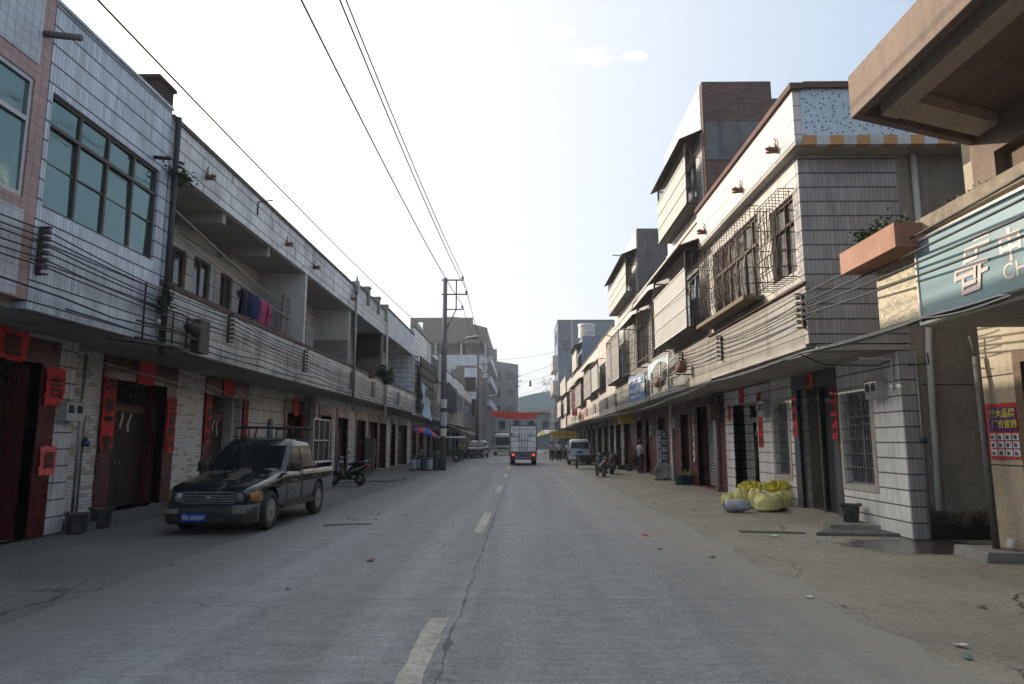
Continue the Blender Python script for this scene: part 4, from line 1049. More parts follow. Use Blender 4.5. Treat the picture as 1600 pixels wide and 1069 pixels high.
mb = MB(); rnd = random.Random(4)
for i in range(4):
    for j in range(3):
        yc, zc = 10.30-.155*i, 1.485+.115*j
        mb.add([(6.966, yc+.035, zc-.03), (6.966, yc-.03*rnd.uniform(.4, 1.2), zc-.03), (6.966, yc-.03, zc+.03*rnd.uniform(.3, 1)), (6.966, yc+.03, zc+.03)], [(0,1,2,3)])
obj('product_picture', mb, plain('dark product print', (.06, .07, .09), .4), pr)
mb = MB(); mb.tube([(6.73, 10.1, .15), (6.89, 10.38, 2.92)], .048, 12); mb.tube([(6.89, 10.38, 2.92), (6.87, 10.40, 3.08), (6.84, 10.40, 3.25)], .018, 8)
single('conduit_pipe', mb, plain('dark weathered pipe', (.10, .095, .09), .6, .3, .35, 4.0, dust=.3), 'grey steel conduit pipe leaning against the bank corner', 'pipe')
mb = MB(); mb.prism([(6.35, .0), (7.3, .0), (7.3, .13), (6.38, .15)], 'y', 9.75, 10.5); single('kerb_block', mb, M_CONC, 'rough concrete block under the leaning grey pipe', 'block', bevel=.015)
mb = MB(); mb.xf(Matrix.Identity(4)); mb.lathe([(.0, 0), (.055, 0), (.06, .02), (.06, .13), (.055, .14), (.05, .13), (.05, .04), (0, .04)], (0, 0, 0), 14)
mb.xf(Matrix.Translation((6.86, 10.0, .16)) @ Matrix.Rotation(.25, 4, 'Y')); single('paint_can', mb, M_WHITEPIPE, 'small pale can at the foot of the leaning pipe', 'can')

# --- corner shophouse with tiled side wall
Y0 = 11.95
r2 = thing('shophouse', 'cream tiled corner shophouse with grilled windows and grey tiled side wall', 'building', (8, 15, 0), 0, GR_)
h = [(13.08, 14.24, .82, 2.62), (14.62, 16.42, .1, 2.86), (17.12, 18.1, .82, 2.62)]
mb = MB(); mb.wall('x', XR, XR+.2, Y0+.03, 18.2, -.3, 3.22, h); obj('ground_floor_wall', mb, tile_mat('grey white strip tile', (.82, .81, .79), .075, .27, .42, .95, .012, .024, .35, .07, joint=(.04, .04, .04)), r2)
mb = MB(); mb.box(6.6, 6.9, Y0-.02, Y0+.03, -.3, 3.22); mb.box(XRF, 6.82, Y0, Y0+.14, 3.36, 6.835); obj('side_tiling', mb, T_SIDE, r2)
mb = MB(); mb.box(6.9, 15, Y0+.02, Y0+.2, -.3, 3.22); mb.box(6.82, 15, Y0+.02, Y0+.2, 3.22, 6.835); obj('side_wall', mb, M_PLASTER, r2)
mb = MB(); mb.box(XRF+.14, 15, Y0+.21, 18.19, 3.22, 3.36); mb.box(XRF+.002, XRF+.14, Y0+.14, 18.19, 3.30, 3.36); mb.box(XRF+.14, 6.82, Y0+.01, Y0+.2, 3.24, 3.34); obj('floor_slab', mb, M_SOFFIT, r2)
wins = [(12.25, 13.42, 4.75, 6.22), (14.15, 17.55, 4.72, 6.5)]
mb = MB(); mb.wall('x', XRF, XRF+.14, Y0+.14, 18.2, 4.44, 6.835, wins); obj('upper_wall', mb, T_CREAM, r2)
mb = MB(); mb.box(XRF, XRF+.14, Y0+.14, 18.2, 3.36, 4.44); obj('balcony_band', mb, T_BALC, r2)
mb = MB(); mb.box(4.85, 15, 11.5, 18.2, 6.84, 6.92); mb.box(XRF+.15, 15, 11.63, 18.2, 6.921, 7.06); obj('roof_slab', mb, M_SOFFIT, r2)
mb = MB(); mb.box(4.84, 4.98, 11.5, 18.2, 6.921, 7.86); obj('parapet', mb, T_PARW, r2)
mb = MB(); mb.box(4.98, 15, 11.49, 11.62, 7.0, 7.88); obj('side_parapet', mb, T_DOTS, r2)
mb = MB(); mb.mat(0); n = 42
for i in range(n): mb.mat(i % 2).box(4.98+i*.235, 4.98+(i+1)*.235-.002, 11.47, 11.60, 6.83, 7.0)
obj('striped_edge', mb, [tile_mat('orange edge tile', (.42, .20, .04), .1, .1, .2, .2, dirt=.4), tile_mat('grey edge tile', (.42, .42, .42), .1, .1, .2, .2)], r2)
mb = MB(); mb.box(4.78, 5.02, 11.42, 18.2, 7.86, 7.97); mb.box(5.02, 15, 11.42, 11.66, 7.88, 7.99); obj('parapet_coping', mb, M_COPRED, r2)
mb = MB(); mb.box(15, 15.2, Y0, 18.2, -.3, 7.2); mb.box(7, 15, 18.05, 18.19, -.3, 6.83); obj('rear_wall', mb, M_CONC, r2)
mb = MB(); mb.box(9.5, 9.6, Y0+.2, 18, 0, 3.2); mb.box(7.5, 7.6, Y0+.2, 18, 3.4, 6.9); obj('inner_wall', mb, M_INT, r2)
window(r2, 1, XRF, 12.25, 13.42, 4.75, 6.22, 2, 5.75, M_WOODB, M_GLASSB, .05, .06)
window(r2, 1, XRF, 14.15, 17.55, 4.72, 6.5, 6, 5.9, M_WOODB, M_GLASSB, .06, .06)
# decorative grilles
def fancy_cage(root, s, X, ya, yb, za, zb, out, belly=.12, step=.10, fans=3):
    mb = MB(); n = max(3, round((yb-ya)/step))
    def prof(t): return out*(.55 + .45*t) if t < .35 else out
    zs_ = [0, .12, .3, .5, .75, 1.0]
    def X_(t): return X - s*(out + belly*math.exp(-((t-.22)/.18)**2))
    for i in range(n+1):
        y = ya + (yb-ya)*i/n
        mb.tube([(X, y, za)] + [(X_(t), y, za + (zb-za)*t) for t in zs_] + [(X, y, zb)], .008, 4, False)
    for t in zs_:
        mb.tube([(X, ya, za+(zb-za)*t), (X_(t), ya, za+(zb-za)*t), (X_(t), yb, za+(zb-za)*t), (X, yb, za+(zb-za)*t)], .010, 4, False, False)
    for (y) in (ya, yb):
        for k in range(1, 3): mb.tube([(X - s*out*k/3, y, za), (X - s*out*k/3, y, zb)], .008, 4, False)
    for f in range(fans):
        yc = ya + (yb-ya)*(f+.5)/fans; r = (yb-ya)/fans*.46; zc = za + (zb-za)*.52
        for k in range(9):
            a = PI*k/8; mb.tube([(X_(.6)-s*.012, yc, zc), (X_(.6)-s*.012, yc + r*math.cos(a), zc + r*math.sin(a))], .007, 4, False)
        mb.tube([(X_(.6)-s*.012, yc + r*math.cos(PI*k/12), zc + r*math.sin(PI*k/12)) for k in range(13)], .008, 4, False)
        for q in range(4):
            yy = yc + r*(-.75 + .5*q); zz = za + (zb-za)*.22
            mb.tube([(X_(.22)-s*.012, yy + .10*math.cos(2*PI*k/10), zz + .14*math.sin(2*PI*k/10)) for k in range(11)], .008, 4, False)
    return obj('window_cage', mb, M_STEEL, root)
fancy_cage(r2, 1, XRF, 12.2, 13.5, 4.62, 6.3, .28, .1, .16, 1)
fancy_cage(r2, 1, XRF, 14.05, 17.75, 4.70, 6.62, .28, .10, .19, 3)
mb = MB(); mb.box(4.62, XRF, 14.0, 17.85, 4.58, 4.67); obj('window_sill', mb, M_WOODB, r2)
mb = MB(); mb.box(4.98, XRF-.002, 11.85, 18.2, 4.42, 4.45); obj('string_course', mb, M_COPRED, r2)
for (a, b) in ((13.08, 14.24), (17.12, 18.1)):
    w = window(r2, 1, XR, a, b, .82, 2.62, 2, None, M_ALU, M_GLASSD, .04, .12)
    mb = MB(); bars(mb, lambda y, z: (XR+.03, y, z), a+.03, b-.03, .84, 2.60, .11, .008, [.86, 1.15, 1.42, 1.70, 1.98, 2.12])
    for k in range(7):
        t = PI*k/6; mb.tube([(XR+.02, (a+b)/2, 2.14), (XR+.02, (a+b)/2 + .5*math.cos(t), 2.14 + .44*math.sin(t))], .008, 4, False)
    for q in (.2, .45): mb.tube([(XR+.02, (a+b)/2 + q*math.cos(PI*k/12)*1.05, 2.14 + q*.92*math.sin(PI*k/12)) for k in range(13)], .008, 4, False)
    obj('window_grille', mb, plain('weathered grille', (.22, .22, .21), .5, .5), r2)
    mb = MB(); 
    for (p, q, u, v) in ((a-.13, a, .7, 2.74), (b, b+.13, .7, 2.74), (a, b, 2.62, 2.74), (a, b, .7, .82)): mb.box(XR-.015, XR, p, q, u, v)
    obj('window_surround', mb, T_CREAM2, r2)
mb = MB(); mb.box(XR-.03, XR+.1, 14.24+.14, 14.62, 0, 2.86); mb.box(XR-.03, XR+.1, 16.42, 16.72, 0, 2.86); mb.box(XR-.034, XR+.1, 14.38, 16.72, 2.86, 3.2); obj('door_surround', mb, M_GREYMARBLE, r2)
mb = MB(); mb.box(XR+.15, XR+.2, 14.62, 15.35, .12, 2.86); obj('door', mb, plain('dark grey steel door', (.05, .05, .055), .4, .3), r2)
mb = MB()
for i in range(13):
    for k in (0, 1):
        y0_, y1_ = 15.5+.92*i/13, 15.5+.92*(i+1)/13
for j in range(22):
    z = .15 + j*.125
    for i in range(6):
        y = 15.46 + i*.155
        mb.tube([(XR+.06, y, z), (XR+.06, y+.155, z+.125)], .007, 4, False); mb.tube([(XR+.06, y+.155, z), (XR+.06, y, z+.125)], .007, 4, False)
mb.box(XR+.04, XR+.08, 15.40, 15.45, .12, 2.86); mb.box(XR+.04, XR+.08, 16.38, 16.42, .12, 2.86)
obj('lattice_gate', mb, plain('gate grille', (.16, .15, .13), .5, .6), r2)
mb = MB(); mb.box(XR-.35, XR+.2, 14.3, 16.8, -.05, .12); obj('doorstep', mb, M_PAVR, r2)
mb = MB(); mb.tube([(7.12, Y0-.06, 6.83), (7.12, Y0-.06, 3.5), (7.10, Y0-.06, 3.3), (7.03, Y0-.06, .5)], .055, 12); obj('drainpipe', mb, M_WHITEPIPE, r2)
mb = MB(); mb.tube([(6.86, Y0-.05, 0.0), (6.86, Y0-.05, 3.1)], .018, 8); obj('water_pipe', mb, M_GALV, r2)
mb = MB(); mb.tube([(6.57, 12.15, 2.55), (6.57, 12.15, 3.1), (6.0, 12.15, 3.12)], .022, 8); obj('wire_pipe', mb, M_WHITEPIPE, r2)
couplet(1, XR-.03, 16.57, 1.75, 2.72, .26, '萬事興', 'red couplet left of the grey lattice gate', M_REDF, torn=.1)
couplet(1, XR-.03, 14.48, 1.7, 2.76, .26, '富貴臨門', 'red couplet right of the open grey steel doorway')
paper_square(1, XR-.04, 15.62, 3.02, .42, .34, '福', 'red square on the grey marble lintel', M_REDF)
meter_box(1, XR, 12.62, 2.42, .42, .34, .2, 'pale meter box on the tiles at the corner by the alley')
meter_box(1, XR, 18.45, 2.3, .4, .42, .2, 'grey meter box between the dark doorway and the grilled window')
mb = MB(); mb.lathe([(.04, 0), (.055, .03), (.055, .08), (.02, .11)], (6.84, Y0-.12, 1.62), 10); single('water_meter', mb, plain('blue enamel', (.02, .05, .11), .4), 'small blue water meter on the pipe in the alley corner', 'water meter')
for i, y in enumerate((12.31, 14.39, 17.4)):
    spout(1, 4.84, y, 7.10, ('clay spout nearest the blue mosaic corner', 'middle clay spout on the corner house parapet', 'far clay spout above the bulging window cage')[i])

# --- next: three storeys, brick flank, sheet clad cages
r3 = thing('shophouse', 'three storey shophouse with bare brick flank and sheet clad window cages', 'building', (8, 20.5, 0), 0, GR_)
shell(r3, 1, XRF, XR, 18.22, 23.0, .05, 3.38, 7.0, 7.95, T_REDB, [(19.3, 21.5, .05, 2.75)], parM=T_PARW, copM=T_PARW)
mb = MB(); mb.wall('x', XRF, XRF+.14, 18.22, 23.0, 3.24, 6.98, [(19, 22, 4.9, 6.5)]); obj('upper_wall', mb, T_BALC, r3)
mb = MB(); mb.box(XR-.02, XR+.02, 18.22, 19.3, 0, 3.2); mb.box(XR-.02, XR+.35, 21.5, 22.3, 0, 3.2); mb.box(XR-.02, XR+.02, 19.3, 21.5, 2.75, 3.2); obj('tiled_front', mb, tile_mat('grey white strip tile', (.82, .81, .79), .075, .27), r3)
window(r3, 1, XRF, 19, 22, 4.9, 6.5, 4, None, M_ALU, M_GLASSD)
cage(r3, 1, XRF, 18.3, 22.7, 4.72, 6.92, .55, 'sheet', .16, sheetfrac=.74)
mb = MB(); mb.box(XRF+.02, 7.0, 18.0, 18.2, 7.95, 11.65); obj('brick_flank', mb, M_BRICK, r3)
mb = MB(); mb.box(XRF+.06, 6.96, 17.985, 18.0, 9.35, 10.45); obj('cement_patch', mb, plaster_mat('grey cement patch', (.15, .15, .155), (.05, .05, .05), .6, 1.6), r3)
mb = MB(); mb.wall('x', XRF, XRF+.2, 18.2, 22.9, 7.96, 11.6, [(18.9, 21.9, 8.6, 9.9)]); obj('third_floor_wall', mb, T_PARW, r3)
window(r3, 1, XRF, 18.9, 21.9, 8.6, 9.9, 4, None, M_ALU, M_GLASSD)
cage(r3, 1, XRF, 18.35, 22.2, 8.22, 10.0, .42, 'sheet', .16, sheetfrac=.76)
mb = MB(); mb.box(XRF+.2, 6.9, 18.2, 22.9, 11.4, 11.58); mb.box(6.8, 7.0, 18.2, 22.9, 7.96, 11.4); mb.box(XRF+.2, 6.8, 22.7, 22.9, 7.96, 11.4); obj('roof_slab', mb, M_CONC, r3)
mb = MB(); mb.box(7.0, 7.8, 18.4, 19.1, 7.2, 11.35); obj('roof_stack', mb, M_CONCD, r3)
door(r3, 1, XR, 19.3, 21.5, .05, 2.75, .35, 0, .3, .6, sur=tile_mat('grey white strip tile', (.82, .81, .79), .075, .27), opened=2, strips=5, mcol=M_WHITEP)
couplet(1, XR-.02, 19.02, 1.5, 3.0, .32, '新春大吉', 'tall red couplet right of the wide dark doorway behind the sacks')
paper_square(1, XR-.02, 20.5, 3.0, .42, .45, '', 'red square over the wide dark doorway behind the sacks')
paper_square(1, XR-.02, 21.75, 2.55, .26, .5, '', 'red pennant left of the wide dark doorway behind the sacks')
mb = MB(); mb.tube([(XR-.12, 23.1, 0), (XR-.12, 23.1, 3.2)], .06, 10); obj('drainpipe', mb, M_WHITEPIPE, r3)
mb = MB(); mb.box(6.2, 6.5, 22.6, 23.05, 2.35, 2.85); mb.box(6.3, 6.4, 22.7, 22.95, 2.85, 3.2); single('wooden_meter_case', mb, M_WOODB, 'brown wooden meter case on the pillar above the white pipe', 'meter case', bevel=.01)

r4 = thing('shophouse', 'shophouse with dark brown awnings over two black window cages', 'building', (8, 26, 0), 0, GR_)
shell(r4, 1, XRF, XR, 23.02, 30.4, .05, 3.38, 7.0, 7.9, T_REDB, [(23.7, 25.9, .05, 2.9), (27.2, 28.6, .05, 2.75)], parM=T_PARW, copM=T_PARW)
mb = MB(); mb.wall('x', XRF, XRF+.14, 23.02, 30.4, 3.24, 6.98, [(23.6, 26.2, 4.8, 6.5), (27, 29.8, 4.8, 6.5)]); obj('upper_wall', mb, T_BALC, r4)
for (a, b) in ((23.6, 26.2), (27, 29.8)): window(r4, 1, XRF, a, b, 4.8, 6.5, 3, None, M_FRAME, M_GLASSD)
cage(r4, 1, XRF, 23.2, 26.5, 4.7, 6.75, .5, 'bars', .33, t=.011)
cage(r4, 1, XRF, 26.9, 30.2, 4.55, 6.6, .45, 'bars', .36, t=.011)
door(r4, 1, XR, 23.7, 25.9, .05, 2.9, 0, .7, .3, .45, kind='shutter', lattice=False)
door(r4, 1, XR, 27.2, 28.6, .05, 2.75, .4, .3, .4, .5, sur=T_REDB, opened=2, strips=0)
couplet(1, XR-.03, 23.38, .95, 2.35, .28, '祖国江山好', 'white door couplet beside the white drainpipe', M_WHITEP, 'white paper couplets on the right')
couplet(1, XR-.03, 26.35, .9, 2.9, .28, '家和万事兴旺', 'long white door couplet on the red brown pillar', M_WHITEP, 'white paper couplets on the right')

r5 = thing('shophouse', 'shophouse with grey rendered third storey and pale sheet cage', 'building', (8, 33, 0), 0, GR_)
shell(r5, 1, XRF, XR, 30.42, 37.0, .05, 3.38, 7.0, 7.75, T_REDB, [(31.6, 33.3, .05, 2.8), (35.6, 37-.3, .05, 2.8)], parM=T_PARW, copM=T_PARW)
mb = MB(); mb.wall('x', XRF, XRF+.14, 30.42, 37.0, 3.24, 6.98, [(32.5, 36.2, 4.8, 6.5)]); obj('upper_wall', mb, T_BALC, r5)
window(r5, 1, XRF, 32.5, 36.2, 4.8, 6.5, 4, None, M_ALU, M_GLASSD)
cage(r5, 1, XRF, 32.0, 36.7, 4.62, 6.9, .45, 'sheet', .2, sheetfrac=.84, roof=False, sheet=corrugated_mat('brown grey sheet', (.22, .20, .19), .09, .2, .55))
mb = MB(); mb.box(XRF+.02, 7.2, 29.0, 29.2, 7.9, 10.9); obj('rendered_flank', mb, M_CONCD, r5)
mb = MB(); mb.wall('x', XRF, XRF+.2, 29.2, 36.5, 7.76, 10.85, [(30.5, 35, 8.4, 9.6)]); obj('third_floor_wall', mb, T_PARW, r5)
window(r5, 1, XRF, 30.5, 35, 8.4, 9.6, 4, None, M_ALU, M_GLASSD)
cage(r5, 1, XRF, 29.3, 35.2, 8.15, 9.75, .45, 'sheet', .2, sheetfrac=.78)
mb = MB(); mb.box(XRF+.2, 7.2, 29.2, 36.5, 10.7, 10.85); mb.box(7.0, 7.2, 29.2, 36.5, 7.8, 10.7); mb.box(XRF+.2, 7.0, 36.3, 36.5, 7.8, 10.7); obj('roof_slab', mb, M_CONC, r5)
mb = MB(); mb.tube([(XRF, 31.0, 10.2), (XRF-.8, 31.0, 10.25)], .03, 6); obj('drain_stub', mb, M_GALV, r5)
mb = MB(); mb.tube([(XRF, 36.9, 7.3), (XRF-1.6, 36.9, 7.6)], .03, 6); obj('drain_stub', mb, M_GALV, r5)
door(r5, 1, XR, 31.6, 33.3, .05, 2.8, .45, .25, .4, .5, sur=T_REDB, opened=2, strips=3)
door(r5, 1, XR, 35.6, 36.7, .05, 2.8, .3, .25, .4, .5, sur=T_REDG, opened=2, strips=0)
mb = MB(); mb.box(XR-.08, XR-.02, 30.05, 30.42, 0, 3.2); obj('white_pillar', mb, M_PLASTERW, r5)

M_SHB = corrugated_mat('brown grey sheet', (.22, .20, .19), .09, .2, .55)
def rcage(a, b, za=4.7, zb=6.8, out=.45, **k): return dict(ya=a, yb=b, za=za, zb=zb, out=out, style='sheet', step=.22, sheetfrac=.82, sheet=k.get('sheet'), roof=k.get('roof', True))
r6 = closed_unit(1, XRF, XR, 37.02, 44.8, 'shophouse with sloping white parapet and pink band beyond the yellow sign', [(37.6, 39.4), (41.9, 44.2)], T_PINKBAND, T_REDB, T_CREAM2, 8.0, 6.7, [(41, 44, 4.8, 6.4, 3)], [rcage(41.0, 44.6, 4.8, 6.6, roof=False)], GR_, zf=3.38, leaf=M_WHITEP)
mb = MB(); mb.add([(XRF-.02, 37.1, 6.9), (XRF-.02, 44.7, 6.9), (XRF+.9, 44.7, 8.6), (XRF+.9, 37.1, 8.6), (XRF+.1, 37.1, 6.9), (XRF+.1, 44.7, 6.9), (XRF+1.0, 44.7, 8.6), (XRF+1.0, 37.1, 8.6)], [(0,1,2,3), (7,6,5,4), (0,4,5,1), (1,5,6,2), (2,6,7,3), (3,7,4,0)]); obj('sloping_parapet', mb, T_PARW, r6)
r7 = closed_unit(1, XRF, XR, 44.82, 52.0, 'shophouse with large brown sheet cage right of the red vertical sign', [(46, 48), (49.5, 51.2)], T_PARW, T_LARGE, T_CREAM2, 7.9, 6.9, [(46, 50.5, 4.8, 6.4, 4)], [rcage(45.2, 50.2, 4.7, 6.7, sheet=M_SHB)], GR_, zf=3.38)
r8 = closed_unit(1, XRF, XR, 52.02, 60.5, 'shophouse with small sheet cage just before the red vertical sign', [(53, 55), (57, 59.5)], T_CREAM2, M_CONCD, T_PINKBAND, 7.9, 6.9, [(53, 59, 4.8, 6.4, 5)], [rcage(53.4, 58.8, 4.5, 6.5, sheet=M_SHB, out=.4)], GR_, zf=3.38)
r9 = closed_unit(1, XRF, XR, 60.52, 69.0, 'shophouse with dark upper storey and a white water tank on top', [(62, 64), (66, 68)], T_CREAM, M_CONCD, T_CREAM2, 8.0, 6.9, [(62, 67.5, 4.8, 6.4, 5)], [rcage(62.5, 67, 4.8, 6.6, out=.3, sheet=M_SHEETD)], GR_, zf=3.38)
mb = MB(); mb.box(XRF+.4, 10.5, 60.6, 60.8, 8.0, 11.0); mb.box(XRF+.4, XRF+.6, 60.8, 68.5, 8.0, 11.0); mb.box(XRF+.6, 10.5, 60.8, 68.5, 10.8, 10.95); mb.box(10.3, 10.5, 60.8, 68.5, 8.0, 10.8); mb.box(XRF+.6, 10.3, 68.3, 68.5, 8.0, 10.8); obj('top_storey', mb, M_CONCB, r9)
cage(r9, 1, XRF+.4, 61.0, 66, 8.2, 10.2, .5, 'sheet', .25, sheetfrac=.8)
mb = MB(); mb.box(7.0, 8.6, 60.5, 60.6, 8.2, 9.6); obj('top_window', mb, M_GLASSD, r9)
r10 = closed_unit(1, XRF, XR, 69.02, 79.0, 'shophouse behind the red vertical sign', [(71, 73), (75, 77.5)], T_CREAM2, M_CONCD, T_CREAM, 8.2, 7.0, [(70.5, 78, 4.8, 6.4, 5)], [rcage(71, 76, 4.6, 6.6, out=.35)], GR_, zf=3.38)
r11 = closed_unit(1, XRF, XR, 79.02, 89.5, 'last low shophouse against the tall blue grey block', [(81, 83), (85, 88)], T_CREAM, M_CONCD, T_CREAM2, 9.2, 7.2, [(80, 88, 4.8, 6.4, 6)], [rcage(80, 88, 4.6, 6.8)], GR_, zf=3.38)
mb = MB(); mb.lathe([(0, 0), (.75, 0), (.78, .1), (.74, .9), (.78, 1.1), (.80, 1.15), (.80, 1.35), (0, 1.4)], (6.0, 62.2, 10.98), 18); single('water_tank', mb, M_WHITEPIPE, 'white round water tank on the dark roof storey', 'water tank')
mb = MB()
mb.lathe([(0, -.18), (.3, -.12), (.55, 0), (.7, .15)], (0, 0, 0), 16); mb.tube([(0, 0, -.15), (0, 0, -.9)], .04, 6); mb.tube([(.3, 0, -.1), (0, 0, .45)], .015, 5)
mb.xf(Matrix.Translation((9.0, 60.4, 12.0)) @ Matrix.Rotation(-.9, 4, 'Y') @ Matrix.Rotation(.4, 4, 'X')); single('satellite_dish', mb, M_WHITEPIPE, 'white satellite dish on the roof before the tall blue grey block', 'satellite dish')
# tall blue grey block
tb = thing('apartment_block', 'tall blue grey windowless block closing the right row', 'building', (9, 93, 0), 0)
mb = MB(); mb.wall('y', 90, 90.3, 4.85, 14, 0, 17.6, [(5.4, 6.3, 13.6, 14.9), (9.6, 11.6, 13.4, 15.4)]); obj('front_wall', mb, M_CONCB, tb)
mb = MB(); mb.box(4.8, 14.05, 89.95, 100, 17.6, 17.75); obj('roof_edge', mb, M_CONCD, tb)
for (a, b, c, d) in ((5.4, 6.3, 13.6, 14.9), (9.6, 11.6, 13.4, 15.4)):
    mb = MB(); mb.box(a, b, 90.15, 90.2, c, d); obj('window', mb, M_GLASSD, tb)
mb = MB(); mb.wall('x', 4.85, 5.1, 90.3, 100, 0, 17.6, [(92+3*i, 94+3*i, z, z+1.6) for i in range(2) for z in (5, 8.4, 11.8, 15)]); mb.box(13.7, 14, 90.3, 100, 0, 17.6); mb.box(5.1, 13.7, 99.7, 100, 0, 17.6); obj('side_wall', mb, M_CONCB, tb)
for z in (4.2, 7.8, 11.2): 
    mb = MB(); mb.box(4.2, 4.85, 91, 99, z, z+1.9); obj('street_balcony', mb, T_CREAM2, tb)
mb = MB(); mb.tube([(6.75, 89.9, 8), (6.75, 89.9, 17.9)], .06, 6); obj('drainpipe', mb, M_WHITEPIPE, tb)
# ------------------------------------------------------------------ vehicles
def car_paint(name, col, dust=.0, dustcol=(.22, .19, .15), metal=.0, rough=.22, top=False):
    if name in _MC: return _MC[name]
    mt, g = newmat(name)
    p = g.pos(True); x, y, z = g.sep(p)
    f = g.noise(p, 2.2, 6.0, .7)
    nz = g.sep(g.n('ShaderNodeNewGeometry').outputs['True Normal'])[2]
    d = g.m('ADD', g.ramp(f, .50, .66, 0, dust), g.m('MULTIPLY', g.ramp(z, .55, .18, 0, .4), g.ramp(g.noise(p, 5.0, 4.0, .7), .3, .7, .2, 1.0)), clamp=True)
    d = g.m('MULTIPLY', d, min(1.0, dust*1.6 + .25))
    if top:
        d = g.m('MAXIMUM', d, g.m('MULTIPLY', g.m('GREATER_THAN', nz, .75), g.m('MULTIPLY', g.ramp(z, 1.35, 1.2, 0, 1), g.ramp(g.noise(g.scl(p, (1.6, .9, 1)), 1.5, 5.0, .65), .52, .57, 0, .5))))
    c = g.mix(d, col, dustcol)
    setb(g, c, g.m('ADD', g.m('MULTIPLY', d, .55), rough, clamp=True), metal, None, .5, g.m('SUBTRACT', .5, g.m('MULTIPLY', d, .5), clamp=True))
    _MC[name] = mt
    return mt
M_TYRE = plain('tyre rubber', (.017, .017, .018), .8, 0, .3, 8.0, .2, dust=.25, dustcol=(.13, .115, .095))
M_RIM = plain('steel wheel', (.23, .22, .21), .5, .0, .3, 6.0, dust=.4, dustcol=(.16, .13, .10))
M_LAMP = plain('lamp glass', (.22, .23, .23), .1, .3, .2, 6.0)
M_AMBER = plain('amber lens', (.36, .13, .02), .2, 0, .1)
M_PLATEB = plain('blue number plate', (.012, .05, .26), .4, 0, .1)
M_WHITE = plain('white lettering', (.62, .62, .62), .5, 0, .1)
M_TRIM = plain('black trim', (.018, .018, .019), .5, 0, .2, 6.0, dust=.25)
M_CHROME = plain('dull chrome', (.42, .43, .44), .28, .9, .2, 5.0, dust=.4)
M_CARGLASS = glass_mat('car glass', (.008, .011, .013), .04, .35, .0, .03)
M_TAIL = plain('red tail lens', (.34, .012, .010), .25, 0, .1)
def emis(name, col, st):
    mt, g = newmat(name); g.b.inputs['Emission Color'].default_value = (*col, 1); g.b.inputs['Emission Strength'].default_value = st
    g.b.inputs['Base Color'].default_value = (*col, 1); return mt
M_TAILON = emis('lit tail lamp', (1.0, .07, .03), 1.3)

def wheel(root, x, y, r, w, side, rim=.62, rimM=None, name='wheel'):
    """x: outer face of the tyre; side: +1 when it faces +x"""
    mb = MB(); s = side
    mb.lathe([(r*rim, -w), (r*.9, -w), (r, -w*.82), (r, -w*.18), (r*.9, 0), (r*rim, -.008)], (0, 0, 0), 28, 'x', ring=True)
    if s < 0: mb.xf(Matrix.Scale(-1, 4, (1, 0, 0)))
    mb.xf(Matrix.Translation((x, y, r)))
    t = obj(name, mb, M_TYRE, root)
    mb = MB(); mb.lathe([(r*rim, -.01), (r*rim*.93, -.035), (r*rim*.72, -.05), (r*rim*.55, -.02), (r*rim*.34, -.01), (r*rim*.3, .012), (0, .014)], (0, 0, 0), 24, 'x')
    if s < 0: mb.xf(Matrix.Scale(-1, 4, (1, 0, 0)))
    mb.xf(Matrix.Translation((x, y, r)))
    obj('rim', mb, rimM or M_RIM, t)
    mb = MB(); mb.lathe([(r*rim*.95, 0), (r*rim*.80, -.004), (r*rim*.80, -.008), (r*rim*.95, -.006)], (0, 0, 0), 24, 'x', ring=True)
    if s < 0: mb.xf(Matrix.Scale(-1, 4, (1, 0, 0)))
    mb.xf(Matrix.Translation((x - s*.026, y, r))); obj('rim_groove', mb, M_BLACK, t)
    mb = MB()
    for k in range(8):
        a = 2*PI*k/8; mb.lathe([(0, 0), (r*.085, 0), (r*.085, .004), (0, .004)], (x - s*.022, y + r*rim*.63*math.cos(a), r + r*rim*.63*math.sin(a)), 8, 'x')
    obj('rim_hole', mb, M_BLACK, t)
    return t
def boolean(o, cutters):
    for c in cutters:
        md = o.modifiers.new('cut', 'BOOLEAN'); md.operation = 'DIFFERENCE'; md.object = c; md.solver = 'EXACT'
    dg = bpy.context.evaluated_depsgraph_get(); dg.update()
    me = bpy.data.meshes.new_from_object(o.evaluated_get(dg))
    o.modifiers.clear(); o.data = me
    for c in cutters: bpy.data.objects.remove(c)
def body_section(y, hw, zb, zt, crown, belt=None):
    """closed cross-section of a car's lower body, left-right symmetric"""
    h = zt - zb; belt = belt or hw
    half = [(hw*.86, zb), (hw*.93, zb+.02), (hw*.96, zb+.06), (hw*.975, zb+h*.2), (hw*.988, zb+h*.35), (hw*.997, zb+h*.48), (hw, zb+h*.58), (hw*.997, zb+h*.68), (hw*.985, zb+h*.80), (belt*.968, zt-.05), (belt*.945, zt-.022), (belt*.905, zt-.004), (belt*.82, zt+crown*.25), (hw*.6, zt+crown*.6), (hw*.3, zt+crown*.92)]
    return [(x, y, z) for x, z in half] + [(-x, y, z) for x, z in half[::-1]]
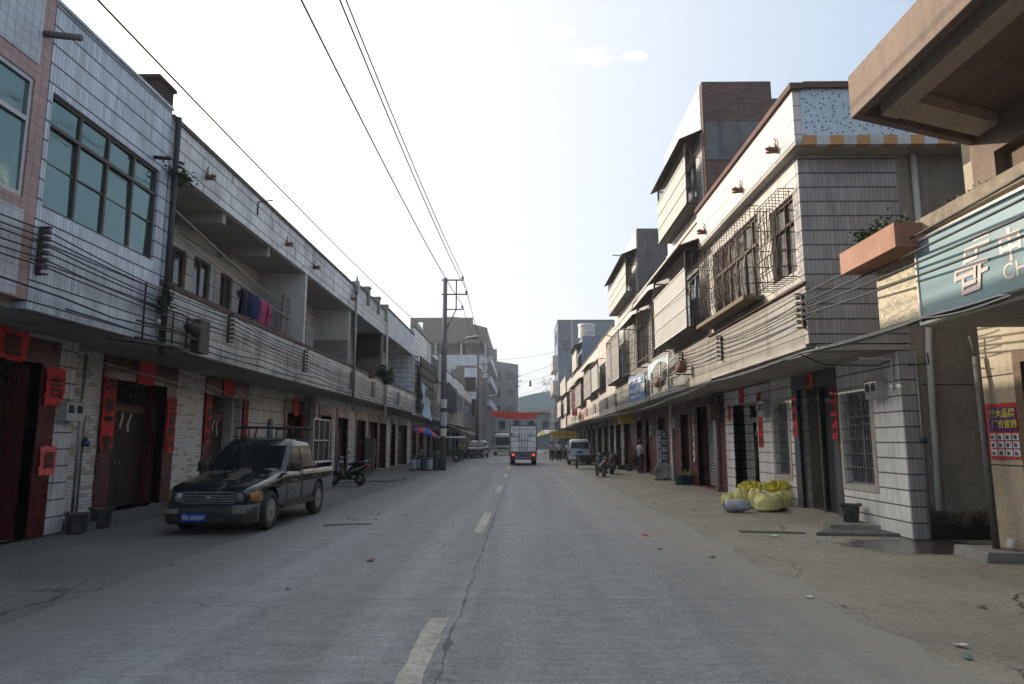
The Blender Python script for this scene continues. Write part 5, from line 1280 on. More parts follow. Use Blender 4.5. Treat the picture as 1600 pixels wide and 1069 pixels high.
def resample(rows, n):
    """smooth the sections of a loft along the car: monotone cubic through the given rows"""
    ys = [r[0] for r in rows]; out = []
    def slope(i, k):
        if i == 0 or i == len(rows)-1: return 0.0
        a = (rows[i][k]-rows[i-1][k])/(ys[i]-ys[i-1]); b = (rows[i+1][k]-rows[i][k])/(ys[i+1]-ys[i])
        return 0.0 if a*b <= 0 else 2*a*b/(a+b)
    for j in range(n+1):
        y = ys[0] + (ys[-1]-ys[0])*j/n; i = max(q for q in range(len(ys)-1) if ys[q] <= y + 1e-9); h = ys[i+1]-ys[i]; t = (y-ys[i])/h; row = [y]
        for k in range(1, len(rows[0])):
            m0, m1 = slope(i, k)*h, slope(i+1, k)*h
            row.append((2*t**3-3*t*t+1)*rows[i][k] + (t**3-2*t*t+t)*m0 + (-2*t**3+3*t*t)*rows[i+1][k] + (t**3-t*t)*m1)
        out.append(tuple(row))
    return out
def trap(mb, a, b, c, d, t=.0):
    mb.add([a, b, c, d], [(0,1,2,3)]); return mb
def side_glass(root, hwb, hwt, zb, zt, ys_b, ys_t, names='side_window'):
    """glass on both flanks of the cabin: ys_b, ys_t are matching (front,back) spans along the bottom and top"""
    for s in (-1, 1):
        for (b, t) in zip(ys_b, ys_t):
            mb = MB(); mb.add([(s*(hwb+.006), b[0], zb), (s*(hwb+.006), b[1], zb), (s*(hwt+.006), t[1], zt), (s*(hwt+.006), t[0], zt)], [(0,1,2,3)])
            obj(names, mb, M_CARGLASS, root)

# ---- dark pickup with roof rack
pk = thing('pickup_truck', 'battered dark green double cab pickup with dusty bonnet and black roof rack', 'pickup', (-5.57, 14.9, 0.005), R_(-1.0), local=True)
P_PK = car_paint('dusty dark green paint', (.004, .010, .012), .12, (.15, .12, .095), top=True, rough=.14)
hw = .845
secs = [body_section(y, w, zb, zt, cr) for (y, w, zb, zt, cr) in resample((
    (-2.44, .70, .40, .745, .01), (-2.40, .765, .38, .79, .015), (-2.25, .81, .36, .845, .02), (-1.9, .835, .36, .91, .035), (-1.4, .845, .36, .985, .045), (-.98, .845, .36, 1.05, .05),
    (-.6, .845, .36, 1.06, .02), (.95, .845, .36, 1.06, .0), (1.02, .845, .37, 1.05, .0), (1.8, .845, .42, 1.05, 0), (2.36, .835, .46, 1.05, 0), (2.42, .82, .50, 1.04, 0)), 60)]
mb = MB(); mb.loft(secs); body = obj('body', mb, P_PK, pk)
def cutter(fn):
    mb = MB(); fn(mb); o = obj('cutter', mb, P_PK, pk); return o
cuts = [cutter(lambda m, s=s, y=y: m.lathe([(.43, .0), (.43, .36)], (s*.95 - (.36 if s > 0 else 0), y, .37), 28, 'x')) for s in (-1, 1) for y in (-1.66, 1.22)]
cuts.append(cutter(lambda m: m.box(-.72, .72, 1.10, 2.34, .62, 1.4)))
boolean(body, cuts)
for p in body.data.polygons: p.use_smooth = True
md = body.modifiers.new('es', 'EDGE_SPLIT'); md.split_angle = R_(32)
# cabin
def cabsec(z, y0, y1, w, r=.14):
    c = [(w, y0+r), (w-r*.5, y0+r*.25), (w-r*1.3, y0), (-(w-r*1.3), y0), (-(w-r*.5), y0+r*.25), (-w, y0+r), (-w, y1-r), (-(w-r), y1), (w-r, y1), (w, y1-r)]
    return [(x, y, z) for x, y in c]
mb = MB(); mb.loft([cabsec(1.03, -1.02, 1.0, .80), cabsec(1.10, -.95, 1.0, .795), cabsec(1.55, -.42, .93, .715), cabsec(1.65, -.30, .90, .68), cabsec(1.70, -.18, .84, .62), cabsec(1.72, -.0, .72, .48)])
cabo = obj('cabin', mb, P_PK, pk); md = cabo.modifiers.new('es', 'EDGE_SPLIT'); md.split_angle = R_(35)
def lerp(a, b, t): return a + (b-a)*t
mb = MB(); mb.add([(-.73, -.925, 1.115), (.73, -.925, 1.115), (.645, -.430, 1.55), (-.645, -.430, 1.55)], [(0,1,2,3)]); mb.xf(Matrix.Translation((0, -.012, .012))); obj('windscreen', mb, M_CARGLASS, pk)
mb = MB(); mb.add([(-.62, .985, 1.13), (.62, .985, 1.13), (.56, .945, 1.54), (-.56, .945, 1.54)], [(0,1,2,3)]); mb.xf(Matrix.Translation((0, .01, .0))); obj('rear_window', mb, M_CARGLASS, pk)
side_glass(pk, .797, .721, 1.10, 1.545, [(-.80, .03), (.09, .86)], [(-.31, .03), (.09, .80)])
# a paler strip of sky-lit door tops, door joints, handles, worn lettering
for s in (-1, 1):
    for (a, b) in ((-.86, .04), (.07, .93)):
        mb = MB()
        for (p, q, u, v) in ((a, a+.008, .48, 1.03), (b-.008, b, .48, 1.03), (a, b, .46, .468)): mb.box(s*.842, s*.849, p, q, u, v)
        d = obj('door_seam', mb, M_BLACK, pk)
        mb = MB(); mb.box(s*.846, s*.870, b-.22, b-.06, .875, .91); obj('door_handle', mb, M_TRIM, pk)
    mb = MB(); mb.prism([(-.98, .33), (.86, .33), (.86, .41), (-1.1, .41)], 'x', s*.80, s*.855); obj('side_sill', mb, M_TRIM, pk)
    mb = MB(); mb.box(s*.84, s*.853, -2.0, 2.3, .80, .815); obj('side_moulding', mb, M_TRIM, pk)
    # mirrors
    mb = MB(); mb.loft([[(s*(.83+dx), -.72+dy*k1, 1.14+.10*k2) for (k1, k2) in ((-1, -1), (1, -1), (1, .6), (.5, 1), (-.5, 1), (-1, .6))] for (dx, dy) in ((0, .03), (.05, .055), (.22, .06), (.25, .04))]); obj('wing_mirror', mb, M_TRIM, pk, .01, 1)
mb = MB(); rr = random.Random(3)
for i in range(26):
    y = -.72 + rr.uniform(0, .45); z = .58 + rr.choice([0, .05, .10, .22, .27]); mb.box(.846, .8505, y, y + rr.uniform(.01, .06), z, z + rr.uniform(.006, .035))
obj('worn_lettering', mb, plain('worn white lettering', (.34, .34, .33), .7), pk)
# front end
mb = MB(); mb.loft([[(x, y, z) for (y, z) in ((-2.41, .17), (-2.52, .20), (-2.56, .34), (-2.55, .49), (-2.49, .53), (-2.36, .53))] if abs(x) < .7 else [(x, y + .16, z) for (y, z) in ((-2.41, .19), (-2.49, .22), (-2.52, .34), (-2.51, .49), (-2.46, .53), (-2.36, .53))] for x in (-.85, -.69, -.4, 0, .4, .69, .85)]); obj('bumper', mb, car_paint('black green bumper paint', (.004, .009, .010), .03, rough=.35), pk, .012, 2)
mb = MB(); mb.box(-.45, .45, -2.455, -2.42, .555, .735)
gr = obj('grille', mb, M_BLACK, pk)
for z in (.585, .63, .675):
    mb = MB(); mb.box(-.43, .43, -2.475, -2.456, z, z+.014); obj('grille_bar', mb, M_CHROME, gr)
mb = MB(); 
for (a, b, c, d) in ((-.46, .46, .725, .752), (-.46, .46, .54, .56), (-.475, -.445, .56, .725), (.445, .475, .56, .725)): mb.box(a, b, -2.480, -2.440, c, d)
obj('grille_frame', mb, plain('scuffed grey trim', (.16, .165, .17), .35, .5, .3, 8.0), gr)
mb = MB(); mb.lathe([(.040, -.005), (.046, 0), (.036, .006), (.034, .0)], (0, -2.486, .645), 16, 'y', ring=True); mb.tube([(-.045, -2.492, .645), (.045, -2.492, .645)], .008, 6); mb.tube([(0, -2.492, .60), (0, -2.492, .69)], .008, 6); obj('emblem', mb, M_CHROME, gr)
for s in (-1, 1):
    mb = MB(); mb.loft([[(s*x, y, z) for (y, z) in ((-2.42+dy, .565), (-2.455+dy, .575), (-2.45+dy, .725), (-2.40+dy, .75))] for (x, dy) in ((.485, 0), (.62, .012), (.70, .035), (.70, .06))]); hl = obj('headlight', mb, M_LAMP, pk)
    mb = MB(); mb.loft([[(s*x, y, z) for (y, z) in ((-2.36+dy, .57), (-2.415+dy, .58), (-2.41+dy, .725), (-2.35+dy, .745))] for (x, dy) in ((.715, 0), (.77, .03), (.815, .12), (.83, .24))]); obj('indicator', mb, M_AMBER, pk)
    mb = MB(); mb.obox((s*.61, -2.562, .42), .24, .03, .085); obj('fog_lamp', mb, plain('dusty lamp lens', (.20, .165, .12), .3), pk, .008, 2)
mb = MB(); mb.box(-.42, .42, -2.56, -2.535, .235, .31); obj('air_intake', mb, M_BLACK, pk)
mb = MB(); mb.obox((-.20, -2.575, .31), .44, .012, .14); npl = obj('number_plate', mb, M_PLATEB, pk, .004, 1)
mb = MB(); mb.text('粤B Q35W7', (-.20, -2.584, .31), (1, 0, 0), (0, 0, 1), .088, 0, .88, bold=.012); obj('lettering', mb, M_WHITE, npl)
for (x, s) in ((.852, 1), (-.852, -1)):
    for y in (-1.66, 1.22): wheel(pk, x, y, .36, .215, s, .60)
mb = MB(); mb.box(-.62, .62, -2.2, 2.1, .28, .36); mb.cyl((-.72, 1.22, .35), (.72, 1.22, .35), .06); mb.cyl((-.72, -1.66, .33), (.72, -1.66, .33), .04); obj('chassis', mb, M_BLACK, pk)
for s in (-1, 1):
    mb = MB(); mb.tube([(s*.79, 1.06, 1.06), (s*.79, 1.06, 1.16), (s*.79, 2.30, 1.16), (s*.79, 2.30, 1.06)], .022, 8); obj('bed_rail', mb, M_CHROME, pk)
# seats, wheel and rear-lit gap seen through the glass
# roof rack: side rails on posts over the cab, reaching back
mb = MB()
for s in (-.62, .62):
    mb.tube([(s, -.05, 1.94), (s, 2.3, 1.98)], .022, 6)
    for y in (-.05, .35, .62): mb.tube([(s, y, 1.68), (s, y, 1.94)], .016, 6)
    mb.tube([(s, 2.3, 1.05), (s, 2.3, 1.98)], .022, 6); mb.tube([(s*1.1, 1.06, 1.05), (s, .92, 1.70), (s, 1.06, 1.95)], .022, 6)
for y in (-.05, .9, 2.3): mb.tube([(-.62, y, 1.95), (.62, y, 1.95)], .018, 6)
obj('roof_rack', mb, M_STEEL, pk)
mb = MB(); mb.grid(lambda a, b: (-.75 + 1.2*a, -.80 + .05*math.sin(a*9), 1.135 + .05*b + .03*abs(math.sin(a*13))), 20, 2); obj('dashboard_rag', mb, plain('greenish cloth', (.12, .17, .16), .9), pk)
# framed panel standing up in the cargo bed
fp = thing('framed_panel', 'pale wooden framed mesh panel standing in the pickup bed', 'panel', (-5.25, 16.55, 1.06))
mb = MB(); xa, xb, y = -5.22, -4.74, 16.75
def fr(u, v): return (-4.90 + .0*u, 16.15 + 1.35*u, 1.17 + 1.0*v)
def strip3(mb, a, b, w=.035):
    mb.tube([a, b], w/2, 4, True, False)
for u in (0, .33, .67, 1): strip3(mb, fr(u, 0), fr(u, 1), .05 if u in (0, 1) else .03)
for v in (0, .5, 1): strip3(mb, fr(0, v), fr(1, v), .05)
obj('frame', mb, plain('pale weathered wood', (.33, .30, .25), .8, 0, .3, 8.0), fp)
mb = MB(); mb.add([fr(0, 0), fr(1, 0), fr(1, 1), fr(0, 1)], [(0,1,2,3)]); mb.xf(Matrix.Translation((-.03, 0, 0))); obj('backing', mb, plain('brown mesh', (.05, .035, .03), .9), fp)

# ---- white box lorry from behind
lo = thing('box_lorry', 'white box lorry seen from behind with its tail lamps lit', 'lorry', (.12, 48.1, .01), R_(.5), local=True)
P_LO = plain('dirty white panel', (.78, .78, .79), .5, .0, .22, 1.5, dust=.35)
mb = MB(); mb.box(-.93, .93, 0, 4.2, .92, 2.74); obj('cargo_box', mb, P_LO, lo, .02, 2)
mb = MB()
for (a, b, c, d) in ((-.95, .95, 2.70, 2.80), (-.95, .95, .86, .94), (-.95, -.88, .94, 2.70), (.88, .95, .94, 2.70)): mb.box(a, b, -.03, .02, c, d)
obj('box_frame', mb, plain('rusty frame', (.17, .13, .11), .6, .3, .4, 6.0), lo)
for s in (-1, 1):
    mb = MB(); mb.box(s*.012, s*.875, -.022, 0, .95, 2.69); d = obj('rear_door', mb, P_LO, lo, .006, 1)
    mb = MB()
    for x in (.10, .28): mb.tube([(s*x, -.05, .98), (s*x, -.05, 2.66)], .017, 6)
    mb.box(s*.10, s*.42, -.075, -.045, 1.72, 1.76); obj('lock_rod', mb, M_GALV, d)
    mb = MB()
    for z in (1.2, 1.65, 2.45): mb.box(s*.03, s*.86, -.034, -.022, z, z+.03)
    obj('door_rib', mb, plain('grey rib', (.28, .28, .29), .6), d)
for k, s in (('粤L8', -.56), ('1621', .52)):
    mb = MB(); mb.text(k, (s, -.036, 2.06), (1, 0, 0), (0, 0, 1), .34, 0, 1.0, bold=.025); obj('lettering', mb, plain('teal lettering', (.05, .16, .19), .6), lo)
for s in (-1, 1):
    mb = MB()
    for i in range(7): mb.mat(i % 2).box(s*.952, s*.97, -.02, .05, 1.0+i*.24, 1.0+i*.24+.23)
    obj('reflector_tape', mb, [M_TAIL, M_WHITE], lo)
mb = MB(); mb.box(-.95, .95, -.06, .0, .62, .85); mb.box(-.9, .9, .0, 5.6, .55, .85); obj('tail_beam', mb, plain('grey beam', (.16, .16, .15), .6, .2), lo)
mb = MB(); mb.box(-.92, .92, -.08, -.02, .40, .52); obj('under_run_bar', mb, M_TRIM, lo)
for s in (-1, 1):
    mb = MB(); mb.obox((s*.75, -.075, .72), .26, .03, .14); obj('tail_lamp', mb, M_TAIL, lo, .01, 1)
    mb = MB(); mb.lathe([(0, -.02), (.075, -.012), (.075, .01)], (s*.70, -.09, .72), 14, 'y'); obj('lit_lamp', mb, M_TAILON, lo)
    wheel(lo, s*.92, .9, .36, .36, s, .6); wheel(lo, s*.93, 4.9, .36, .22, s, .6)
mb = MB(); mb.box(-.24, .24, -.075, -.06, .60, .74); obj('number_plate', mb, M_PLATEB, lo)
mb = MB(); mb.loft([[(x, y, z) for x, z in ((-.9, .45), (.9, .45), (.9, 1.4), (.78, 2.1), (-.78, 2.1), (-.9, 1.4))] for y in (4.3, 5.7)]); obj('cab', mb, plain('blue cab paint', (.05, .12, .25), .3), lo)
mb = MB(); mb.tube([(-.93, .1, 2.74), (-.93, .1, 3.1), (-.93, 4, 3.1)], .025, 6); mb.tube([(.9, .1, 2.74), (.9, .1, 3.1), (.9, 4, 3.1)], .025, 6); obj('roof_rail', mb, M_GALV, lo)

# ---- generic cars built on the same plan
def saloon(name, label, cat, loc, rz, paint, L, W, secs, cab, axles, r, scr, rear, side, lamp=True, front=True, plate=None, glass=True):
    root = thing(name, label, cat, loc, rz, local=True)
    mb = MB(); mb.loft([body_section(*q) for q in resample(secs, 44)]); b = obj('body', mb, paint, root)
    cuts = []
    for s in (-1, 1):
        for y in axles:
            m = MB(); m.lathe([(r*1.22, 0), (r*1.22, .3)], (s*(W/2+.1) - (.3 if s > 0 else 0), y, r*1.05), 22, 'x'); cuts.append(obj('cutter', m, paint, root))
    boolean(b, cuts)
    for p in b.data.polygons: p.use_smooth = True
    md = b.modifiers.new('es', 'EDGE_SPLIT'); md.split_angle = R_(32)
    mb = MB(); mb.loft([cabsec(*q) for q in cab]); c = obj('cabin', mb, paint, root); md = c.modifiers.new('es', 'EDGE_SPLIT'); md.split_angle = R_(35)
    for nm, q in (('windscreen', scr), ('rear_window', rear)):
        mb = MB(); mb.add(q, [(0,1,2,3)]); obj(nm, mb, M_CARGLASS, root)
    side_glass(root, *side)
    for s in (-1, 1):
        for y in axles: wheel(root, s*(W/2+.005), y, r, .21, s, .64, M_CHROME if cat == 'car' else None)
    mb = MB(); mb.box(-W*.36, W*.36, min(axles)-.3, max(axles)+.3, .22, .34); obj('chassis', mb, M_BLACK, root)
    for s in (-1, 1):
        mb = MB(); mb.obox((s*(W/2+.07), scr[0][1]+.22, scr[0][2]+.08), .17, .08, .13); obj('wing_mirror', mb, M_TRIM if cat != 'van' else paint, root, .02, 2)
    return root
suv = saloon('parked_car', 'black four wheel drive car with blue plate facing the camera beyond the lamp pole', 'car', (-4.55, 70.3, .01), R_(-7), car_paint('black car paint', (.008, .009, .012), .06, rough=.12), 4.6, 1.86,
    [(-2.3, .72, .42, .82, .02), (-2.24, .84, .36, .92, .03), (-2.0, .91, .32, 1.02, .04), (-1.0, .93, .32, 1.10, .05), (-.6, .93, .32, 1.13, .02), (1.9, .93, .34, 1.15, 0), (2.2, .90, .38, 1.10, 0), (2.3, .84, .44, 1.0, 0)],
    [(1.09, -1.05, 2.1, .88), (1.16, -.95, 2.1, .87), (1.60, -.25, 1.85, .74), (1.70, -.05, 1.75, .68), (1.75, .2, 1.5, .55)], (-1.42, 1.42), .37,
    [(-.76, -.955, 1.19), (.76, -.955, 1.19), (.64, -.275, 1.60), (-.64, -.275, 1.60)], [(-.7, 2.12, 1.2), (.7, 2.12, 1.2), (.6, 1.88, 1.58), (-.6, 1.88, 1.58)],
    (.878, .75, 1.16, 1.59, [(-.7, .35), (.42, 1.25)], [(-.1, .35), (.42, 1.2)]))
for s in (-1, 1):
    mb = MB(); mb.loft([[(s*x, y, z) for (y, z) in ((-2.26+dy, .80), (-2.30+dy, .82), (-2.24+dy, .93), (-2.18+dy, .94))] for (x, dy) in ((.45, .0), (.65, .03), (.80, .1), (.88, .3))]); obj('headlight', mb, plain('bright lamp glass', (.7, .7, .7), .1, .2), suv)
mb = MB(); mb.box(-.42, .42, -2.33, -2.28, .72, .90)
g_ = obj('grille', mb, M_BLACK, suv)
for z in (.745, .80, .855):
    mb = MB(); mb.box(-.4, .4, -2.345, -2.331, z, z+.02); obj('grille_bar', mb, M_CHROME, g_)
mb = MB(); mb.box(-.24, .24, -2.36, -2.33, .50, .64); npl = obj('number_plate', mb, M_PLATEB, suv)
mb = MB(); mb.text('粤P 71268', (0, -2.365, .57), (1, 0, 0), (0, 0, 1), .10, 0); obj('lettering', mb, M_WHITE, npl)
mb = MB(); mb.loft([[(x, y, z) for (y, z) in ((-2.2, .34), (-2.34, .36), (-2.36, .5), (-2.28, .68))] for x in (-.75, 0, .75)]); obj('bumper', mb, M_TRIM, suv, .02, 2)
van = saloon('minivan', 'silver minivan seen from behind, parked by the right row', 'van', (4.22, 51.3, .01), R_(-2.5), car_paint('silver van paint', (.40, .42, .45), .10, metal=.4, rough=.3), 3.9, 1.62,
    [(-1.95, .74, .36, 1.0, .0), (-1.9, .80, .30, 1.05, 0), (-1.4, .81, .28, 1.08, 0), (.9, .81, .28, 1.08, .0), (1.4, .80, .28, 1.0, .03), (1.85, .76, .32, .85, .03), (1.95, .66, .40, .75, .02)],
    [(1.03, -1.94, 1.35, .795), (1.12, -1.93, 1.28, .79), (1.62, -1.84, .75, .71), (1.74, -1.76, .62, .66), (1.80, -1.55, .4, .55), (1.82, -1.3, .1, .4)], (-1.2, 1.25), .29,
    [(-.66, 1.30, 1.14), (.66, 1.30, 1.14), (.58, .78, 1.6), (-.58, .78, 1.6)], [(-.64, -1.955, 1.14), (.64, -1.955, 1.14), (.585, -1.862, 1.60), (-.585, -1.862, 1.60)],
    (.80, .722, 1.10, 1.60, [(-1.7, -.75), (-.65, .2), (.28, .95)], [(-1.65, -.75), (-.65, .2), (.28, .62)]))
for s in (-1, 1):
    mb = MB(); mb.loft([[(s*x, y, z) for (x, y) in ((.80, -1.86), (.79, -1.97), (.70, -1.985), (.70, -1.9))] for z in (.78, .9, 1.05)]); obj('tail_lamp', mb, M_TAIL, van)
mb = MB(); mb.box(-.23, .23, -1.985, -1.96, .82, .95); npl = obj('number_plate', mb, M_PLATEB, van)
mb = MB(); mb.box(-.012, .012, -1.965, -1.955, .62, 1.6); obj('door_seam', mb, M_TRIM, van)
mb = MB(); mb.loft([[(x, y, z) for (y, z) in ((-1.88, .28), (-2.02, .30), (-2.04, .50), (-1.93, .56))] for x in (-.78, -.5, .5, .78)]); obj('bumper', mb, car_paint('silver van paint', (.4, .42, .45)), van, .02, 2)
# coach
co = thing('minibus', 'cream small bus with dark windscreen coming behind the black car', 'bus', (-2.35, 86, .01), R_(1), local=True)
P_BUS = car_paint('cream bus paint', (.36, .36, .30), .1, rough=.3)
def bsec(y, w, zb, zt): 
    half = [(w*.9, zb), (w, zb+.15), (w, zb+(zt-zb)*.55), (w*.93, zt-.22), (w*.84, zt-.06), (w*.6, zt)]
    return [(x, y, z) for x, z in half] + [(-x, y, z) for x, z in half[::-1]]
mb = MB(); mb.loft([bsec(-3.25, .95, .45, 2.4), bsec(-3.1, 1.02, .35, 2.55), bsec(-2.6, 1.05, .32, 2.62), bsec(3.2, 1.05, .32, 2.62), bsec(3.4, 1.0, .4, 2.5)]); obj('body', mb, P_BUS, co)
mb = MB(); mb.box(-.86, .86, -3.275, -3.252, 1.22, 2.16); obj('windscreen', mb, M_CARGLASS, co)
for s in (-1, 1):
    mb = MB(); mb.add([(s*1.055, -2.9, 1.45), (s*1.055, 3.0, 1.45), (s*.99, 3.0, 2.25), (s*.99, -2.9, 2.25)], [(0,1,2,3)]); obj('side_window', mb, M_CARGLASS, co)
    mb = MB(); mb.obox((s*.74, -3.27, .85), .3, .06, .17); obj('headlight', mb, M_LAMP, co, .02, 2)
    wheel(co, s*1.04, -2.2, .36, .24, s); wheel(co, s*1.04, 1.9, .36, .3, s)
    mb = MB(); mb.tube([(s*.95, -3.1, 2.2), (s*1.22, -3.3, 2.1), (s*1.22, -3.32, 1.8)], .02, 6); mb.obox((s*1.22, -3.32, 1.65), .16, .08, .3); obj('wing_mirror', mb, M_TRIM, co)
mb = MB(); mb.box(-.9, .9, -3.34, -3.2, .38, .6); obj('bumper', mb, P_BUS, co, .03, 2)
mb = MB(); mb.box(-.55, .55, -3.29, -3.24, .72, .95); obj('grille', mb, M_TRIM, co)

# ---- scooters
def scooter(label, loc, rz, paint, lean=.1, seatM=None, back_rest=False, side_panel=None):
    """heading +Y in its own frame"""
    r = thing('motor_scooter', label, 'scooter', loc, rz, 'parked motor scooters', local=True)
    r.rotation_euler = (0, lean, rz)
    for y, nm in ((-.62, 'rear_wheel'), (.62, 'front_wheel')):
        mb = MB(); mb.lathe([(.15, -.05), (.21, -.055), (.245, -.03), (.245, .03), (.21, .055), (.15, .05)], (0, y, .245), 22, 'x', ring=True); w = obj(nm, mb, M_TYRE, r)
        mb = MB(); mb.lathe([(.155, -.02), (.03, -.04), (.03, .04), (.155, .02)], (0, y, .245), 14, 'x'); obj('rim', mb, M_RIM, w)
    # tail body
    mb = MB(); mb.loft([[(hx*math.cos(2*PI*k/10), y, zc + hz*math.sin(2*PI*k/10)) for k in range(10)] for (y, hx, zc, hz) in ((-.95, .05, .80, .05), (-.86, .11, .74, .10), (-.62, .15, .66, .16), (-.35, .16, .58, .20), (-.12, .15, .48, .20), (-.02, .13, .40, .12))]); obj('tail_body', mb, paint, r)
    mb = MB(); mb.loft([[(hx*math.cos(2*PI*k/8), y, zc + hz*math.sin(2*PI*k/8)) for k in range(8)] for (y, hx, zc, hz) in ((-.84, .09, .85, .03), (-.6, .15, .845, .055), (-.3, .15, .80, .06), (-.05, .12, .78, .05), (.0, .05, .76, .02))]); obj('seat', mb, seatM or M_BLACK, r)
    mb = MB(); mb.box(-.15, .15, -.1, .34, .28, .34); mb.box(-.11, .11, -.3, .3, .2, .28); obj('footboard', mb, M_TRIM, r, .015, 2)
    mb = MB(); mb.loft([[(x, y + .05*math.cos(x*6), z) for x in (-w, -w*.6, 0, w*.6, w)] + [(x, y-.05, z) for x in (w, 0, -w)] for (w, y, z) in ((.17, .33, .30), (.20, .42, .55), (.17, .46, .75), (.12, .40, .93))]); obj('front_shield', mb, paint, r)
    mb = MB(); mb.loft([[(hx*math.cos(2*PI*k/8), .62 + ly*math.cos(2*PI*k/8)*0 + yy, z) if False else (hx*math.cos(2*PI*k/8), .60 + ly*math.sin(2*PI*k/8), z) for k in range(8)] for (z, hx, ly, yy) in ((.40, .07, .24, 0), (.47, .08, .22, 0), (.53, .05, .12, 0))]); obj('mudguard', mb, paint, r)
    mb = MB(); mb.tube([(0, .62, .25), (.07, .58, .42), (.03, .40, .92)], .022, 8); mb.tube([(-.34, .28, 1.02), (-.12, .36, 1.0), (.12, .36, 1.0), (.34, .28, 1.02)], .018, 8); obj('handlebar', mb, M_TRIM, r)
    mb = MB(); mb.ell((0, .43, .98), .13, .10, .09, 12, 8); obj('headlamp_cowl', mb, paint, r)
    for s in (-1, 1):
        mb = MB(); mb.tube([(s*.2, .33, 1.01), (s*.26, .30, 1.18)], .007, 5); mb.obox((s*.30, .30, 1.22), .12, .03, .08); obj('mirror', mb, M_TRIM, r, .008, 1)
    mb = MB(); mb.obox((0, -.955, .74), .17, .04, .08); obj('tail_lamp', mb, M_TAIL, r, .01, 2)
    mb = MB(); mb.tube([(-.13, -.7, .86), (-.14, -.92, .92), (.14, -.92, .92), (.13, -.7, .86)], .014, 6); obj('grab_rail', mb, M_CHROME, r)
    mb = MB(); mb.obox((0, -.93, .46), .16, .012, .22, rx=-.25); obj('rear_mudguard', mb, M_TRIM, r)
    mb = MB(); mb.lathe([(.03, -.2), (.055, -.18), (.06, .16), (.03, .2)], (.17, -.5, .27), 10, 'y'); obj('exhaust', mb, M_GALV, r)
    mb = MB(); mb.tube([(-.12, -.1, .26), (-.26, -.18, .01)], .014, 6); obj('kick_stand', mb, M_GALV, r)
    if side_panel:
        for s in (-1, 1):
            mb = MB(); mb.loft([[(s*(hx+.006), y, z) for z in (zc-hz, zc+hz)] + [(s*(hx-.03), y, z) for z in (zc+hz, zc-hz)] for (y, hx, zc, hz) in ((-.9, .09, .74, .015), (-.6, .155, .60, .03), (-.3, .168, .52, .035), (-.1, .16, .42, .02))]); obj('side_panel', mb, side_panel, r)
    return r
scooter('black and red motor scooter on its stand beside the pickup tail', (-6.55, 26.0, .03), R_(62), car_paint('black red scooter paint', (.014, .010, .012), .15), .08, side_panel=plain('silver strip', (.35, .33, .33), .3, .5))
scooter('maroon and white motor scooter seen from behind on the right pavement', (3.72, 33.0, .0), R_(8), car_paint('maroon scooter paint', (.07, .05, .055), .12), .10, side_panel=plain('white scooter panel', (.5, .5, .5), .25))
scooter('dark motor scooter standing behind the maroon one', (4.62, 35.6, 0), R_(-12), car_paint('black scooter paint', (.012, .012, .013), .2), .08)

# dark barrow in front of the van
bw = thing('hand_cart', 'dark metal hand cart with handle frame parked behind the silver van', 'cart', (4.05, 41.8, 0), R_(6), local=True)
mb = MB(); mb.add([(-.5, 0, .38), (.5, 0, .38), (.5, 1.3, .38), (-.5, 1.3, .38), (-.58, -.06, .82), (.58, -.06, .82), (.58, 1.36, .82), (-.58, 1.36, .82)], [(0,3,2,1), (0,1,5,4), (1,2,6,5), (2,3,7,6), (3,0,4,7)]); obj('tray', mb, plain('rusty dark steel', (.045, .043, .04), .8, .2, .4, 4.0), bw)
for s in (-1, 1):
    mb = MB(); mb.lathe([(.20, -.03), (.24, -.04), (.27, -.02), (.27, .02), (.24, .04), (.20, .03)], (s*.63, .6, .27), 18, 'x', ring=True); mb.tube([(s*.63, .6, .05), (s*.63, .6, .49)], .012, 5); mb.tube([(s*.63, .38, .27), (s*.63, .82, .27)], .012, 5); obj('wheel', mb, M_TYRE, bw)
mb = MB(); mb.tube([(-.45, -.05, .8), (-.45, -.25, 1.25), (.45, -.25, 1.25), (.45, -.05, .8)], .018, 6); mb.tube([(-.62, .6, .27), (.62, .6, .27)], .02, 6); obj('handle_frame', mb, M_STEEL, bw)
# cargo tricycle with canopy, far left
tc = thing('cargo_tricycle', 'dark cargo tricycle with pale canopy parked beyond the lamp pole', 'tricycle', (-6.0, 57, 0), R_(95), local=True)
for (x, y) in ((0, 1.25), (-.5, -.6), (.5, -.6)):
    mb = MB(); mb.lathe([(.22, -.04), (.30, -.045), (.33, -.02), (.33, .02), (.30, .045), (.22, .04)], (x, y, .33), 20, 'x', ring=True); w = obj('wheel', mb, M_TYRE, tc)
    mb = MB(); mb.lathe([(.22, -.015), (.03, -.03), (.03, .03), (.22, .015)], (x, y, .33), 12, 'x'); obj('rim', mb, M_RIM, w)
mb = MB(); mb.box(-.55, .55, -1.3, .2, .55, .60); mb.box(-.55, -.52, -1.3, .2, .60, .95); mb.box(.52, .55, -1.3, .2, .60, .95); mb.box(-.52, .52, -1.3, -1.27, .60, .95); mb.box(-.52, .52, .17, .2, .60, .95); obj('cargo_bed', mb, plain('dark green steel', (.03, .05, .045), .6, .2), tc)
mb = MB(); mb.tube([(0, 1.25, .33), (0, 1.05, 1.0), (-.3, .85, 1.12)], .025, 6); mb.tube([(0, 1.05, 1.0), (.3, .85, 1.12)], .025, 6); mb.tube([(0, 1.0, .6), (0, .2, .5)], .04, 6); obj('fork', mb, M_STEEL, tc)
mb = MB(); mb.box(-.14, .14, .25, .7, .80, .88); mb.box(-.1, .1, .2, .6, .5, .8); obj('seat', mb, M_BLACK, tc, .03, 2)
mb = MB()
for (x, y) in ((-.5, -1.2), (.5, -1.2), (-.5, .9), (.5, .9)): mb.tube([(x, y, .9), (x, y, 1.95)], .016, 5)
